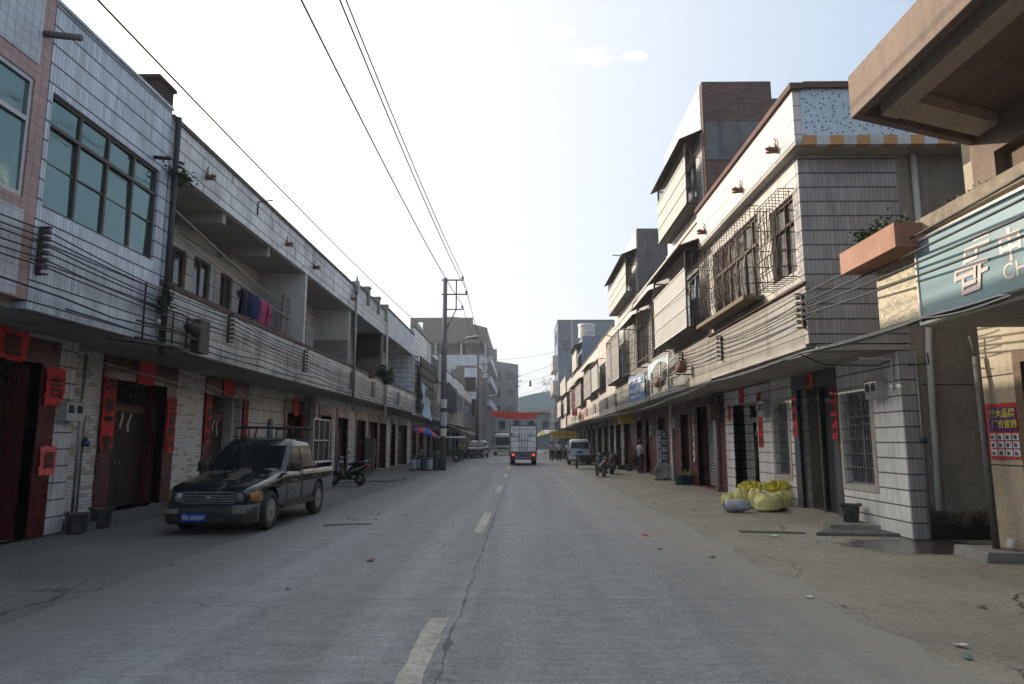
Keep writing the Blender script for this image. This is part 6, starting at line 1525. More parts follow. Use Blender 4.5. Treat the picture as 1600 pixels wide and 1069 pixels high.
obj('canopy_post', mb, M_STEEL, tc)
mb = MB(); mb.grid(lambda a, b: (-.65+1.3*a, -1.35+2.5*b, 1.95+.12*math.sin(PI*a)), 8, 6); obj('canopy', mb, plain('pale canopy cloth', (.36, .36, .34), .8), tc)
# ------------------------------------------------------------------ people
def skin(name, pts, edges, mat, parent, sub=1):
    me = bpy.data.meshes.new(name); me.from_pydata([p[:3] for p in pts], edges, []); o = bpy.data.objects.new(name, me); COL.objects.link(o)
    o.modifiers.new('skin', 'SKIN'); o.modifiers['skin'].use_smooth_shade = True
    bm = bmesh.new(); bm.from_mesh(me); lay = bm.verts.layers.skin.verify()
    bm.verts.ensure_lookup_table()
    for i, v in enumerate(bm.verts):
        q = pts[i][3]; v[lay].radius = (q, q) if not isinstance(q, tuple) else q; v[lay].use_root = (i == 0)
    bm.to_mesh(me); bm.free()
    md = o.modifiers.new('s', 'SUBSURF'); md.levels = sub; md.render_levels = sub
    dg = bpy.context.evaluated_depsgraph_get(); dg.update()
    m2 = bpy.data.meshes.new_from_object(o.evaluated_get(dg)); bpy.data.objects.remove(o)
    m2.materials.clear(); m2.materials.append(mat)
    o = bpy.data.objects.new(name, m2); COL.objects.link(o); o.parent = parent; ORG[o.name] = Vector((0,0,0))
    return o
M_SKIN = plain('skin', (.30, .17, .11), .55, 0, .12, 10.0)
M_HAIR = plain('black hair', (.012, .010, .009), .6, 0, .3, 12.0)
def person(label, loc, rz, H=1.68, shirt=(.5,.5,.5), trousers=(.02,.025,.04), pose='stand', armL=None, armR=None, shoes=(.02,.02,.02), helmet=None):
    """figure facing +Y; hair, clothes and shoes are children of one continuous body"""
    r = thing('person', label, 'person', loc, rz, local=True); k = H/1.70
    def S_(p): return (p[0]*k, p[1]*k, p[2]*k, p[3]*k)
    hip = .92
    if pose == 'ride':
        legs = {s: [(s*.10, .02, .80, .085), (s*.17, .38, .72, .068), (s*.16, .33, .36, .05), (s*.15, .36, .30, .036), (s*.15, .50, .28, .034)] for s in (-1, 1)}; hip = .82
    elif pose == 'walk':
        legs = {-1: [(-.09, 0, .86, .085), (-.10, .10, .48, .062), (-.10, .12, .10, .038), (-.10, .12, .05, .036), (-.11, .26, .035, .032)],
                 1: [(.09, 0, .86, .085), (.10, -.04, .48, .062), (.10, -.24, .14, .038), (.10, -.26, .06, .036), (.11, -.13, .035, .032)]}
    else:
        legs = {s: [(s*.09, 0, .86, .085), (s*.10, .015, .48, .062), (s*.105, -.02, .10, .038), (s*.105, -.02, .05, .036), (s*.12, .13, .035, .032)] for s in (-1, 1)}
    dz = hip - .92
    pts = [(0, 0, .93+dz, .125), (0, .0, 1.08+dz, .118), (0, .005, 1.24+dz, .130), (0, 0, 1.38+dz, .115), (0, .0, 1.46+dz, .055), (0, .015, 1.52+dz, .055), (0, .03, 1.60+dz, .092), (0, .02, 1.68+dz, .070)]
    ed = [(i, i+1) for i in range(7)]
    for s in (-1, 1):
        b = len(pts); pts += legs[s]; ed += [(0, b)] + [(b+i, b+i+1) for i in range(4)]
    arms = {-1: armL or [(-.30, .02, 1.12, .040), (-.31, .10, .88, .032), (-.30, .12, .80, .030)], 1: armR or [(.30, .02, 1.12, .040), (.31, .10, .88, .032), (.30, .12, .80, .030)]}
    tips = {}
    for s in (-1, 1):
        b = len(pts); A = arms[s]
        pts += [(s*.17, 0, 1.39+dz, .062)] + [(x, y, z+dz, q) for (x, y, z, q) in A]
        ed += [(3, b), (b, b+1), (b+1, b+2), (b+2, b+3)]
        w, h = Vector(A[2][:3]) + Vector((0, 0, dz)), (Vector(A[2][:3]) - Vector(A[1][:3])).normalized()
        for f in range(5):
            side = Vector((0, 1, 0)) if abs(h.y) < .8 else Vector((1, 0, 0))
            e = w + side*(.016*(f-2)) + h*(.05 if f else .03); c = len(pts)
            if f == 0: tip = e + side*-.03 + h*.03
            else: tip = e + h*(.05 - .006*abs(f-2)) + Vector((-s*.012, 0, 0))
            pts += [(*e, .012), (*tip, .008)]; ed += [(b+3, c), (c, c+1)]
    skin('body', [S_(p) for p in pts], ed, M_SKIN, r, 1)
    # face: nose and ears read at this size
    mb = MB(); hz = (1.60+dz)*k
    mb.ell((0, .135*k, hz-.005), .014, .02, .022, 8, 6); mb.ell((-.095*k, .03*k, hz), .012, .02, .03, 8, 6); mb.ell((.095*k, .03*k, hz), .012, .02, .03, 8, 6); obj('face', mb, M_SKIN, r)
    mb = MB(); 
    for s in (-1, 1): mb.ell((s*.035*k, .118*k, hz+.02), .013, .008, .007, 8, 6)
    mb.ell((0, .118*k, hz-.05), .025, .008, .006, 8, 6); obj('eyes_and_mouth', mb, M_HAIR, r)
    if helmet:
        mb = MB(); mb.ell((0, .015*k, hz+.05*k), .135*k, .15*k, .125*k, 14, 10); obj('helmet', mb, helmet, r)
    else:
        skin('hair', [S_(p) for p in ((0, -.01, 1.645+dz, .098), (0, -.045, 1.59+dz, .085), (0, .05, 1.685+dz, .062))], [(0, 1), (0, 2)], M_HAIR, r, 2)
    sm = plain('shirt cloth %s' % (shirt,), shirt, .85, 0, .15, 6.0)
    sp = [(0, 0, .90+dz, .152), (0, 0, 1.08+dz, .140), (0, .005, 1.24+dz, .150), (0, 0, 1.38+dz, .132), (0, 0, 1.445+dz, .074)]
    se = [(0, 1), (1, 2), (2, 3), (3, 4)]
    for s in (-1, 1):
        A = arms[s]; b = len(sp); p0 = Vector((s*.18, 0, 1.39+dz)); p1 = Vector(A[0][:3]) + Vector((0, 0, dz))
        m_ = p0.lerp(p1, .75); sp += [(*p0, .078), (*p0.lerp(p1, .4), .072), (*m_, .066)]; se += [(3, b), (b, b+1), (b+1, b+2)]
    skin('shirt', [S_(p) for p in sp], se, sm, r, 2)
    tm = plain('trouser cloth %s' % (trousers,), trousers, .9, 0, .2, 6.0)
    tp = [(0, 0, .935+dz, .140)]; te = []
    for s in (-1, 1):
        b = len(tp); L = legs[s]; tp += [(*L[0][:3], .105), (*L[1][:3], .082), (L[2][0], L[2][1], L[2][2]-.01, .066)]; te += [(0, b), (b, b+1), (b+1, b+2)]
    skin('trousers', [S_(p) for p in tp], te, tm, r, 2)
    shm = plain('shoe leather', shoes, .6)
    for s in (-1, 1):
        L = legs[s]; a, b = Vector(L[3][:3])*k, Vector(L[4][:3])*k
        mb = MB(); mb.loft([[(p.x + w*math.cos(2*PI*i/8), p.y, p.z + h*math.sin(2*PI*i/8)) for i in range(8)] for (p, w, h) in ((a + Vector((0, -.07, -.005)), .035, .035), (a + Vector((0, -.02, .0)), .045, .048), ((a+b)/2, .047, .040), (b + Vector((0, .02, -.005)), .045, .030), (b + Vector((0, .06, -.008)), .02, .018))]); obj('shoe', mb, shm, r)
    return r
scooter('dark scooter parked between the gas bottles and the cargo tricycle', (-6.6, 47.5, 0), R_(75), car_paint('black scooter paint', (.012, .012, .013), .2), .08)
scooter('dark scooter parked close to the shopfronts before the cargo tricycle', (-6.9, 50.5, 0), R_(98), car_paint('dark blue scooter paint', (.012, .02, .045), .2), .08)
person('man in pale blue shirt and dark trousers standing at a doorway on the right', (6.22, 36.4, .006), R_(-70), 1.70, (.42, .47, .56), (.014, .018, .03), armL=[(-.29, .10, 1.14, .042), (-.22, .30, 1.04, .034), (-.16, .36, 1.06, .03)])
person('walker in white top and dark trousers by the far right stalls', (3.15, 58.6, .006), R_(12), 1.62, (.50, .52, .52), (.015, .016, .022), 'walk')
person('person in pink top standing beside the walker in white', (2.62, 60.2, .006), R_(-30), 1.60, (.35, .22, .24), (.012, .013, .02))
rd = scooter('dark motorbike with its rider stopped by the yellow stall', (4.0, 59.5, .0), R_(3), car_paint('black scooter paint', (.012, .012, .013)), 0.0)
person('rider in white shirt and red helmet sitting on the dark motorbike', (4.0, 59.05, .02), R_(3), 1.68, (.52, .52, .55), (.014, .016, .025), 'ride', armL=[(-.30, .20, 1.10, .042), (-.30, .50, 1.08, .034), (-.30, .60, 1.09, .03)], armR=[(.30, .20, 1.10, .042), (.30, .50, 1.08, .034), (.30, .60, 1.09, .03)], helmet=plain('red helmet', (.38, .06, .05), .3))
person('person in dark clothes standing right of the helmeted rider', (4.85, 61.5, .006), R_(150), 1.66, (.03, .03, .035), (.015, .015, .018))
person('person in yellow green shirt standing by the cargo tricycle', (-5.15, 60.0, .006), R_(170), 1.62, (.22, .25, .07), (.02, .02, .025))

# ------------------------------------------------------------------ poles, lamps and overhead wires
M_POLE = plaster_mat('pole concrete', (.125, .125, .125), (.05, .05, .05), .4, 1.5)
def power_pole(x, y, h, label, arms=True, lamp=None, r0=.205, r1=.12, side=1):
    r = thing('utility_pole', label, 'utility pole', (x, y, 0), 0, 'concrete utility poles along the road')
    mb = MB(); mb.tube([(x, y, -.1), (x, y, h*.5), (x, y, h)], [r0, (r0+r1)/2, r1], 16); obj('shaft', mb, M_POLE, r)
    if arms:
        for (z, L) in ((h-.12, 1.10), (h-1.0, 1.35)):
            mb = MB(); mb.box(x-.22*side, x+L*side, y-.04, y+.04, z-.035, z+.035); obj('cross_arm', mb, M_STEEL, r)
        mb = MB(); mb.box(x+.64*side, x+.71*side, y-.035, y+.035, h-1.95, h-.155); mb.tube([(x+.67*side, y, h-1.95), (x+.12*side, y, h-3.1)], .035, 6); mb.box(x+.1*side, x+1.1*side, y-.03, y+.03, h-1.95, h-1.89); obj('arm_brace', mb, M_STEEL, r)
        for (xx, z) in ((1.04, h-.085), (1.28, h-.965), (1.04, h-1.885)):
            mb = MB(); mb.lathe([(.02, 0), (.02, .05), (.10, .06), (.09, .11), (.05, .15), (.045, .20), (.02, .24)], (x+xx*side, y, z), 12); obj('insulator', mb, M_DKPORC, r)
    if lamp:
        z0, dx, dz = lamp
        mb = MB(); mb.tube([(x-.55*side, y, z0-.18), (x, y, z0), (x+dx*.55*side, y, z0+dz*.55), (x+dx*side, y, z0+dz)], .035, 8); mb.tube([(x, y, z0-.35), (x+dx*.5*side, y, z0+dz*.45)], .02, 6); obj('lamp_arm', mb, M_GALV, r)
        mb = MB(); c = Vector((x+dx*side, y, z0+dz))
        mb.loft([[(c.x + u*side, c.y + w*math.cos(2*PI*k/10), c.z + u*.13 + h_*math.sin(2*PI*k/10)) for k in range(10)] for (u, w, h_) in ((-.08, .05, .05), (.1, .10, .08), (.4, .13, .09), (.65, .11, .075), (.75, .04, .03))]); lh = obj('lamp_head', mb, plain('grey lamp head', (.32, .36, .38), .4, .3, .2), r)
        mb = MB(); mb.ell((c.x+.42*side, c.y, c.z-.02), .2, .09, .05, 10, 6); obj('lamp_glass', mb, plain('dull lamp glass', (.12, .12, .11), .3), lh)
    return r
pp = power_pole(-4.58, 40.15, 11.4, 'tall concrete power pole with two steel cross arms and a street lamp', True, (7.25, 1.35, .5))
for (z, h_, M) in ((2.55, .8, paper_mat('pasted bill', (.36, .40, .46))), (1.95, .45, M_WHITEP), (3.6, .5, M_WHITEP)):
    mb = MB(); mb.grid(lambda a, b: (-4.58 + .2075*math.sin((a-.35)*2.2), 40.15 - .2075*math.cos((a-.35)*2.2), z + b*h_), 8, 4); tag(obj('pasted_bill', mb, M), {2.55: 'blue white pasted bill halfway up the power pole', 1.95: 'small torn white bill low on the power pole', 3.6: 'pale torn bill high on the power pole'}[z], 'paper notice')
power_pole(-4.75, 74, 11.0, 'second power pole beyond the black car with its own street lamp', True, (6.0, 1.2, .5))
power_pole(-1.3, 118, 13.0, 'far power pole standing before the green barrel roofed hall', True, None)
power_pole(5.0, 76, 9.5, 'dark slim pole beside the yellow stall', False, None, .12, .09)
def wire(pts, r, label, group, name='power_wire', mat=None):
    mb = MB(); mb.tube(pts, r, 5); return single(name, mb, mat or M_CABLE, label, 'wire', group)
for i, (x, z) in enumerate(((-3.54, 11.55), (-3.30, 10.67), (-3.54, 9.75))):
    wire(sag((x, -16, z-.2), (x, 40.15, z), .95, 30) + sag((x, 40.15, z), (x-.2, 74, z-.5), .6, 16)[1:] + sag((x-.2, 74, z-.5), (-.1, 118, z+1.2), .5, 10)[1:], .018,
         ('topmost overhead wire on the upper cross arm', 'outermost overhead wire on the second cross arm', 'lowest overhead wire on the brace insulator')[i], 'overhead power wires on the poles')
wire(sag((-6.0, -6, 8.05), (-6.1, 44, 8.75), .45, 20), .018, 'single overhead wire running past the left parapets', 'loose overhead wires')
for i, (p, q, d) in enumerate((((-6, 100, 13.5), (8, 92, 14.5), .5), ((-5, 80, 8.2), (5, 86, 11.8), .4), ((-4.7, 112, 11.0), (6, 92, 11.3), .6), ((-2, 116, 9.0), (5, 92, 10.2), .4))):
    wire(sag(p, q, d, 12), .018, ('highest thin wire crossing the far end of the street', 'rising thin wire crossing the far street towards the blue grey block', 'middle thin wire crossing the far end of the street', 'lowest thin wire crossing the far end of the street')[i], 'loose overhead wires')
mb = MB(); mb.lathe([(.05, .75), (.1, .7), (.14, .5), (.12, .2), (.22, .0), (.0, .05)], (1.1, 86, 8.55), 10); single('hanging_lamp', mb, M_BLACK, 'black lamp hanging from a wire over the far street', 'lamp')

# ------------------------------------------------------------------ insulator racks and strands along the facades
def strands(s, X, ys, zs, n, step, y_from, y_to, side, grp, r=.012, off=.13):
    names = ['topmost', 'second highest', 'third', 'fourth', 'fifth', 'sixth', 'lowest']
    for i in range(n):
        rnd = random.Random(i*13 + (1 if s > 0 else 5)); pts = []
        Y = [y_from] + ys + [y_to]; Z = [zs[0] + .02] + zs + [zs[-1]]
        for a in range(len(Y)-1):
            p = (X - s*(off + rnd.uniform(-.02, .02)), Y[a], Z[a] + (n-1-i+.5)*step); q = (X - s*off, Y[a+1], Z[a+1] + (n-1-i+.5)*step)
            seg = sag(p, q, min(.16, .012*(Y[a+1]-Y[a])) * rnd.uniform(.5, 1.6), 8)
            pts += seg if a == 0 else seg[1:]
        wire(pts, r, '%s of the bracketed cables along the %s balconies' % (names[i], side), grp, 'facade_cable')
LY = [9.44, 15.86, 21.54, 27.6, 31.6, 38.2, 45.0, 52.5, 60.0]
LZ = [4.07, 4.02, 3.90, 3.80, 3.75, 3.72, 3.7, 3.7, 3.7]
for i, (y, z) in enumerate(zip(LY, LZ)):
    rack(-1, -6.95, y, z, 6, .105, ['iron insulator rack under the first wide teal window', 'insulator rack on the balcony front left of the laundry', 'insulator rack below the end of the first balcony', 'insulator rack beside the grey drainpipe', 'insulator rack below the small parapet posts', 'insulator rack below the leafy balcony plants', 'insulator rack below the hanging blue tarp', 'insulator rack behind the lamp pole', 'insulator rack beyond the lamp pole'][i], 'insulator racks on the left')
strands(-1, -6.95, LY, LZ, 6, .105, 2.0, 70, 'left', 'cables bracketed along the left balconies')
wire([(-6.80, y, 3.82 - .10*math.sin(y*.7)**2 - .003*y) for y in [2 + k*1.3 for k in range(32)]], .016, 'loose drooping cable under the bracketed left cables', 'loose facade cables', 'facade_cable')
wire([(-6.85, y, 3.66 - .05*math.sin(y*.9)**2 - .003*y) for y in [10 + k*1.1 for k in range(32)]], .014, 'tangled cable along the foot of the left balconies', 'loose facade cables', 'facade_cable')
RY = [11.75, 17.08, 21.28, 27.8, 36.5, 40.2, 46.8, 52.5, 58.5, 64.0]
RZ = [3.70, 3.72, 3.85, 3.6, 3.6, 3.6, 3.6, 3.6, 3.6, 3.6]
for i, (y, z) in enumerate(zip(RY, RZ)):
    rack(1, 5.05, y if i else 12.05, z, 5, .11, ['insulator rack at the tiled corner nearest the camera', 'insulator rack between the cream house and the sheet clad house', 'insulator rack above the terracotta pot', 'insulator rack behind the torn blue cloth frame', 'insulator rack just beyond the blue signboard', 'second insulator rack beyond the blue signboard', 'insulator rack under the brown sheet cage', 'insulator rack on the pink band', 'insulator rack below the last sheet cage', 'insulator rack near the red vertical sign'][i], 'insulator racks on the right')
strands(1, 5.05, RY, RZ, 5, .11, 11.2, 70, 'right', 'cables bracketed along the right balconies')
for i, (zn, zf) in enumerate(((4.30, 4.20), (4.02, 4.06), (3.80, 3.95), (3.55, 3.84))):
    wire(sag((4.55, 1.0, zn-.05), (4.92, 11.9, zf), .10, 16), .016, ['topmost thick cable passing before the bank sign', 'second thick cable passing before the bank sign', 'third thick cable passing before the bank sign', 'lowest thick cable passing before the bank sign'][i], 'thick cables before the bank sign', 'facade_cable')
for i in range(5):
    rnd = random.Random(i+50)
    P_ = [(4.80, 1.0, 3.12), (4.84, 6.6, 3.09), (4.88, 8.2, 3.13), (4.95, 12.0, 3.20), (4.95, 17.7, 3.18), (5.0, 24.0, 3.05), (5.0, 28.4, 2.98), (5.0, 36, 3.05), (5.0, 50, 3.27), (5.0, 66, 3.3)]
    pts = []
    for a in range(len(P_)-1):
        p = Vector(P_[a]); q = Vector(P_[a+1]); o1 = Vector((rnd.uniform(-.03, .03), 0, rnd.uniform(-.035, .035)))
        seg = sag(p + o1, q + o1*.6, rnd.uniform(.0, .05), 6); pts += seg if a == 0 else seg[1:]
    wire(pts, .013 + .004*(i % 2), ['uppermost cable of the slack bundle under the right balconies', 'second cable of the slack bundle under the right balconies', 'middle cable of the slack bundle under the right balconies', 'fourth cable of the slack bundle under the right balconies', 'undermost cable of the slack bundle under the right balconies'][i], 'slack cable bundle under the right balconies', 'facade_cable', M_CABLE if i % 2 else M_GALV)
for i, pts in enumerate(([(4.98, 12.2, 3.2), (5.6, 12.6, 3.05), (6.4, 12.3, 3.0), (6.58, 12.15, 3.08)], [(5.0, 19, 3.15), (5.5, 20.5, 3.0), (6.2, 21.5, 2.95), (6.5, 22.8, 3.0)], [(4.98, 22, 3.1), (5.4, 22.3, 2.7), (6.3, 22.7, 2.85)], [(6.3, 10.6, 3.0), (6.9, 11.6, 2.95), (6.6, 12.2, 2.98)])):
    wire([Vector(p) for p in pts], .012, ['slack feeder looping into the corner pilaster', 'slack feeder looping under the sheet clad house', 'pale feeder dropping to the wooden meter case', 'black feeder crossing the alley mouth'][i], 'slack feeders on the right', 'facade_cable', M_GALV if i in (1, 2) else M_CABLE)
for i, pts in enumerate(([(-8.85, 14.2, 3.3), (-8.75, 17, 3.12), (-8.8, 20, 2.95), (-8.85, 23.0, 3.05)], [(-8.85, 18.2, 3.35), (-8.7, 20.5, 2.98), (-8.8, 23.2, 3.0)])):
    wire([Vector(p) for p in pts], .014, ['pale slack cable drooping over the closed red door', 'pale slack cable drooping over the half open door'][i], 'pale slack cables on the left wall', 'facade_cable', M_WHITEPIPE)
for i, y in enumerate((14.29, 19.46, 22.17, 27.29)):
    spout(-1, -6.95, y, 7.42, ['clay spout nearest the bluish house on the left parapet', 'clay spout above the hanging laundry', 'clay spout just right of the balcony partition', 'clay spout beside the grey drainpipe on the left'][i])
mb = MB(); mb.tube([(-6.95, 12.2, 6.98), (-6.65, 12.25, 6.97)], .04, 6); single('drain_stub', mb, M_STEEL, 'short black drain stub on the bluish parapet', 'drain stub')
mb = MB(); leafy(mb, (-6.85, 13.0, 6.95), .16, .5, .16, 110, .13, .25, 9); single('trailing_fern', mb, [M_LEAFD], 'dark fern growing out of the joint between the bluish house and the balcony', 'fern')
mb = MB(); mb.tube([(-6.93, 17.2, 7.55), (-6.93, 17.2, 7.9), (-6.55, 17.2, 7.95)], .02, 6); single('iron_hook', mb, M_STEEL, 'rusty iron bracket fixed to the left parapet', 'bracket')

# clothes and poles on the open balcony
mb = MB(); mb.tube([(-7.35, 13.0, 6.62), (-7.45, 17, 6.2), (-7.4, 21.4, 5.75)], .025, 6); single('clothes_pole', mb, M_BAMBOO, 'upper bamboo clothes pole slung along the balcony', 'pole', 'bamboo clothes poles')
mb = MB(); mb.tube([(-7.30, 13.0, 6.1), (-7.32, 17, 5.72), (-7.3, 21.3, 5.45)], .022, 6); single('clothes_pole', mb, M_BAMBOO, 'lower bamboo clothes pole carrying the laundry', 'pole', 'bamboo clothes poles')
def tee(y, w, L, col, label, z=5.62):
    r = thing('tshirt', label, 't-shirt', (-7.3, y, z-L), 0, 'shirts drying on the balcony')
    mb = MB()
    def f(a, b):
        yy = y + (a-.5)*w*(1 + .08*b); return (-7.31 + .05*math.sin(a*11 + y*3)*(.3+b), yy, z - L*b + .02*math.sin(a*9)*b)
    mb.grid(f, 14, 12); mb.grid(lambda a, b: tuple(Vector(f(a, b)) + Vector((.05 + .03*math.sin(b*5), 0, 0))), 14, 12)
    M = plain('cloth %s' % (col,), col, .9, 0, .2, 6.0)
    obj('torso', mb, M, r)
    for s in (-1, 1):
        mb = MB(); mb.grid(lambda a, b: (-7.30 + .03*math.sin(a*4) + .04*b, y + s*(w/2 + .16*a), z - .02 - .12*a - .20*b), 4, 4); obj('sleeve', mb, M, r)
tee(17.5, .50, .70, (.012, .014, .028), 'dark navy shirt, leftmost on the laundry pole')
tee(18.2, .44, .66, (.016, .030, .09), 'blue shirt on the laundry pole beside the navy one')
tee(18.8, .38, .68, (.38, .06, .13), 'bright pink shirt on the laundry pole', 5.58)
tee(19.2, .30, .62, (.36, .06, .13), 'paler pink shirt, last on the laundry pole', 5.55)
mb = MB(); mb.obox((-7.35, 20.75, 5.4), .05, .55, 1.5, rx=-.12); single('grey_plank', mb, M_WOODG, 'wide grey plank leaning against the balcony partition', 'plank')
mb = MB(); mb.obox((-7.5, 20.15, 5.2), .05, .6, 1.1, rx=-.10); single('grey_board', mb, plain('grey board', (.10, .095, .095), .85), 'shorter dark board leaning beside the grey plank', 'board')
bush('balcony_plant', (-6.9, 34.4, 5.0), .3, 1.1, .4, 700, .22, 'leafy plant spreading over the balcony edge by the white pipe', 'plant', [M_LEAF, M_LEAFD], 8, seed=12)
mb = MB(); mb.lathe([(.0, 0), (.16, 0), (.2, .32), (.22, .34), (.18, .34), (.17, .1), (0, .1)], (-6.86, 31.0, 4.5), 12); single('hanging_pot', mb, M_TERRA, 'clay pot hung on the tiled balcony front left of the plants', 'pot')
# iron bracket with junction gear on the balcony foot
jb = thing('bracket_frame', 'rusty iron frame holding junction gear and a clay pot on the balcony front', 'bracket frame', (-6.7, 13.3, 3.3))
mb = MB()
for y in (12.15, 12.75, 13.2, 13.75, 14.2): mb.tube([(-6.88, y, 3.42), (-6.88, y, 4.55 if y < 13 else 4.2)], .02, 6)
for z in (3.45, 3.75, 4.1): mb.tube([(-6.86, 11.9, z+.04), (-6.60, 13.0, z), (-6.86, 14.4, z-.02)], .018, 6)
mb.tube([(-6.9, 11.2, 3.38), (-6.5, 12.6, 3.40), (-6.55, 13.2, 3.36), (-6.9, 16, 3.44)], .035, 6)
obj('iron_bars', mb, M_STEEL, jb)
mb = MB(); mb.box(-6.90, -6.74, 14.05, 14.5, 3.5, 4.2); obj('grating_box', mb, M_CABLE, jb)
mb = MB(); mb.lathe([(0, -.13), (.11, -.11), (.17, 0), (.175, .06), (.14, .08)], (-6.65, 13.55, 3.92), 14); obj('clay_bowl', mb, plain('dark clay', (.06, .035, .028), .6), jb)
mb = MB(); mb.lathe([(0, 0), (.045, .0), (.05, .10), (.025, .13)], (-6.8, 12.5, 3.8), 10); obj('porcelain_fuse', mb, M_GALV, jb)
bush('wall_weed', (-6.8, 12.7, 4.35), .12, .3, .3, 160, .10, 'weeds sprouting through the iron frame on the balcony front', 'weeds', seed=8)
# blue tarp hanging over the left balcony
mb = MB(); mb.grid(lambda a, b: (-6.55 + .22*math.sin(a*5+b*3)*b, 44.6 + 3.6*a + .5*b*math.sin(b*3), 5.55 - .25*a - (2.15 - .2*math.sin(a*4))*b), 16, 14)
single('blue_tarp', mb, plain('faded blue tarp', (.21, .34, .43), .55, 0, .35, 2.0, .2), 'pale blue tarp hanging over the balcony before the lamp pole', 'tarp')

# gas bottles and parasol by the pole
for i, (x, y, M, lab) in enumerate(((-6.25, 40.0, M_WHITE, 'white topped gas bottle at the left end of the row'), (-5.95, 40.4, M_WHITE, 'second white topped gas bottle from the left'), (-5.62, 39.6, None, 'dark green gas bottle in the middle of the row'), (-5.28, 39.7, M_WHITE, 'white topped gas bottle between the dark ones'), (-4.95, 40.1, None, 'dark green gas bottle nearest the power pole'), (-5.85, 41.2, None, 'dark gas bottle behind the white topped pair'), (-5.4, 41.0, None, 'dark gas bottle behind the front row near the pole'))):
    r = thing('gas_bottle', lab, 'gas bottle', (x, y, .02), 0, 'gas bottles standing on the kerb by the power pole'); dk = plain('bottle green', (.025, .05, .048), .45, .1, .3, 5.0)
    c = (x, y, .02)
    mb = MB(); mb.lathe([(.13, 0), (.14, .05), (.165, .12), (.172, .2), (.172, .56), (.168, .60)], c, 18); obj('cylinder', mb, plain('chalky white paint', (.36, .39, .44), .6) if M else dk, r)
    mb = MB(); mb.lathe([(.169, .60), (.15, .68), (.09, .74), (.05, .76)], c, 18); obj('shoulder', mb, dk, r)
    mb = MB(); mb.lathe([(.145, -.01), (.15, .05), (.14, .06)], c, 16); obj('foot_ring', mb, dk, r)
    mb = MB(); mb.lathe([(.11, .74), (.115, .86), (.105, .86), (.10, .76)], c, 14); mb.tube([(x, y, .76), (x, y, .85)], .025, 8); obj('valve_guard', mb, dk, r)
ps = thing('parasol', 'tilted blue and red parasol over the gas bottles', 'parasol', (-5.75, 40.8, 0))
mb = MB(); mb.tube([(-5.75, 40.8, 0), (-5.75, 40.8, 1.6), (-5.72, 40.8, 2.25)], .02, 8); mb.lathe([(.25, 0), (.25, .06), (.05, .1)], (-5.75, 40.8, 0), 14); obj('pole', mb, M_GALV, ps)
mb = MB(); Rm = Matrix.Translation((-5.72, 40.8, 2.15)) @ Matrix.Rotation(.30, 4, 'Y'); n = 8
for k in range(n):
    mb.mat(k % 2)
    a0, a1 = 2*PI*k/n, 2*PI*(k+1)/n
    for (r0, z0, r1, z1) in ((0.02, .30, .45, .20), (.45, .20, .85, .02), (.85, .02, .86, -.06)):
        q = [Vector((r0*math.cos(a0), r0*math.sin(a0), z0)), Vector((r0*math.cos(a1), r0*math.sin(a1), z0)), Vector((r1*math.cos(a1), r1*math.sin(a1), z1)), Vector((r1*math.cos(a0), r1*math.sin(a0), z1))]
        mb.add([Rm @ v for v in q], [(0,1,2,3)])
obj('canopy', mb, [plain('blue parasol cloth', (.02, .07, .36), .8), plain('red parasol cloth', (.42, .05, .045), .8)], ps)
mb = MB()
for k in range(n):
    a = 2*PI*k/n; mb.tube([Rm @ Vector((0, 0, .27)), Rm @ Vector((.84*math.cos(a), .84*math.sin(a), .0))], .006, 4)
obj('rib', mb, M_GALV, ps)
mb = MB(); mb.box(-6.35, -5.0, 40.6, 41.0, .0, .02); 
crt = thing('crate', 'orange brown crate behind the gas bottles', 'crate', (-5.35, 41.9, 0)); mb = MB()
for k in range(4): mb.box(-5.6, -5.1, 41.7, 42.1, .1+k*.22, .1+k*.22+.16)
obj('slats', mb, M_WOODB, crt); mb = MB()
for (x, y) in ((-5.62, 41.68), (-5.08, 41.68), (-5.62, 42.12), (-5.08, 42.12)): mb.box(x-.02, x+.02, y-.02, y+.02, 0, .95)
obj('corner_post', mb, M_WOODG, crt)

# buckets, sacks, dishes
def tub(x, y, z, r, h, M, label, cat='bucket', rim=True):
    t = thing('plastic_bucket', label, cat, (x, y, z), 0, 'buckets and tubs on the pavements')
    mb = MB(); mb.lathe([(0, 0), (r*.78, 0), (r*.80, .01), (r*.97, h-.05), (r*.97, h-.03), (r*1.06, h-.03), (r*1.06, h), (r*.96, h), (r*.94, h-.04), (r*.76, .03), (0, .03)], (x, y, z), 22); obj('pail', mb, M, t)
    mb = MB()
    for s in (-1, 1): mb.obox((x + s*r*1.05, y, z+h-.01), .05, .12, .06)
    obj('lug', mb, M, t, .01, 1)
    return t
M_BUCK = plain('black plastic', (.022, .024, .027), .45, 0, .25, 4.0, dust=.3)
tub(-8.08, 12.62, .02, .19, .34, M_BUCK, 'black rubber bucket at the foot of the white tiled pilaster on the left')
tub(-8.12, 13.42, .02, .20, .36, M_BUCK, 'black bucket beside the first closed red door')
tub(6.32, 13.55, .13, .17, .33, M_BUCK, 'black bucket on the step under the grilled corner window')
tub(6.05, 26.7, .01, .20, .38, plain('green plastic', (.012, .075, .06), .4, 0, .2), 'dark green bucket beside the round white dishes')
tub(6.40, 27.0, .01, .20, .34, plain('blue plastic', (.02, .06, .12), .4, 0, .2), 'blue bucket heaped with yellow greens')
mb = MB(); leafy(mb, (6.40, 27.0, .40), .22, .22, .1, 120, .09, 0, 4); single('vegetable_heap', mb, plain('yellow green leaf', (.34, .36, .06), .6), 'yellow green vegetables heaped in the blue bucket', 'vegetables')
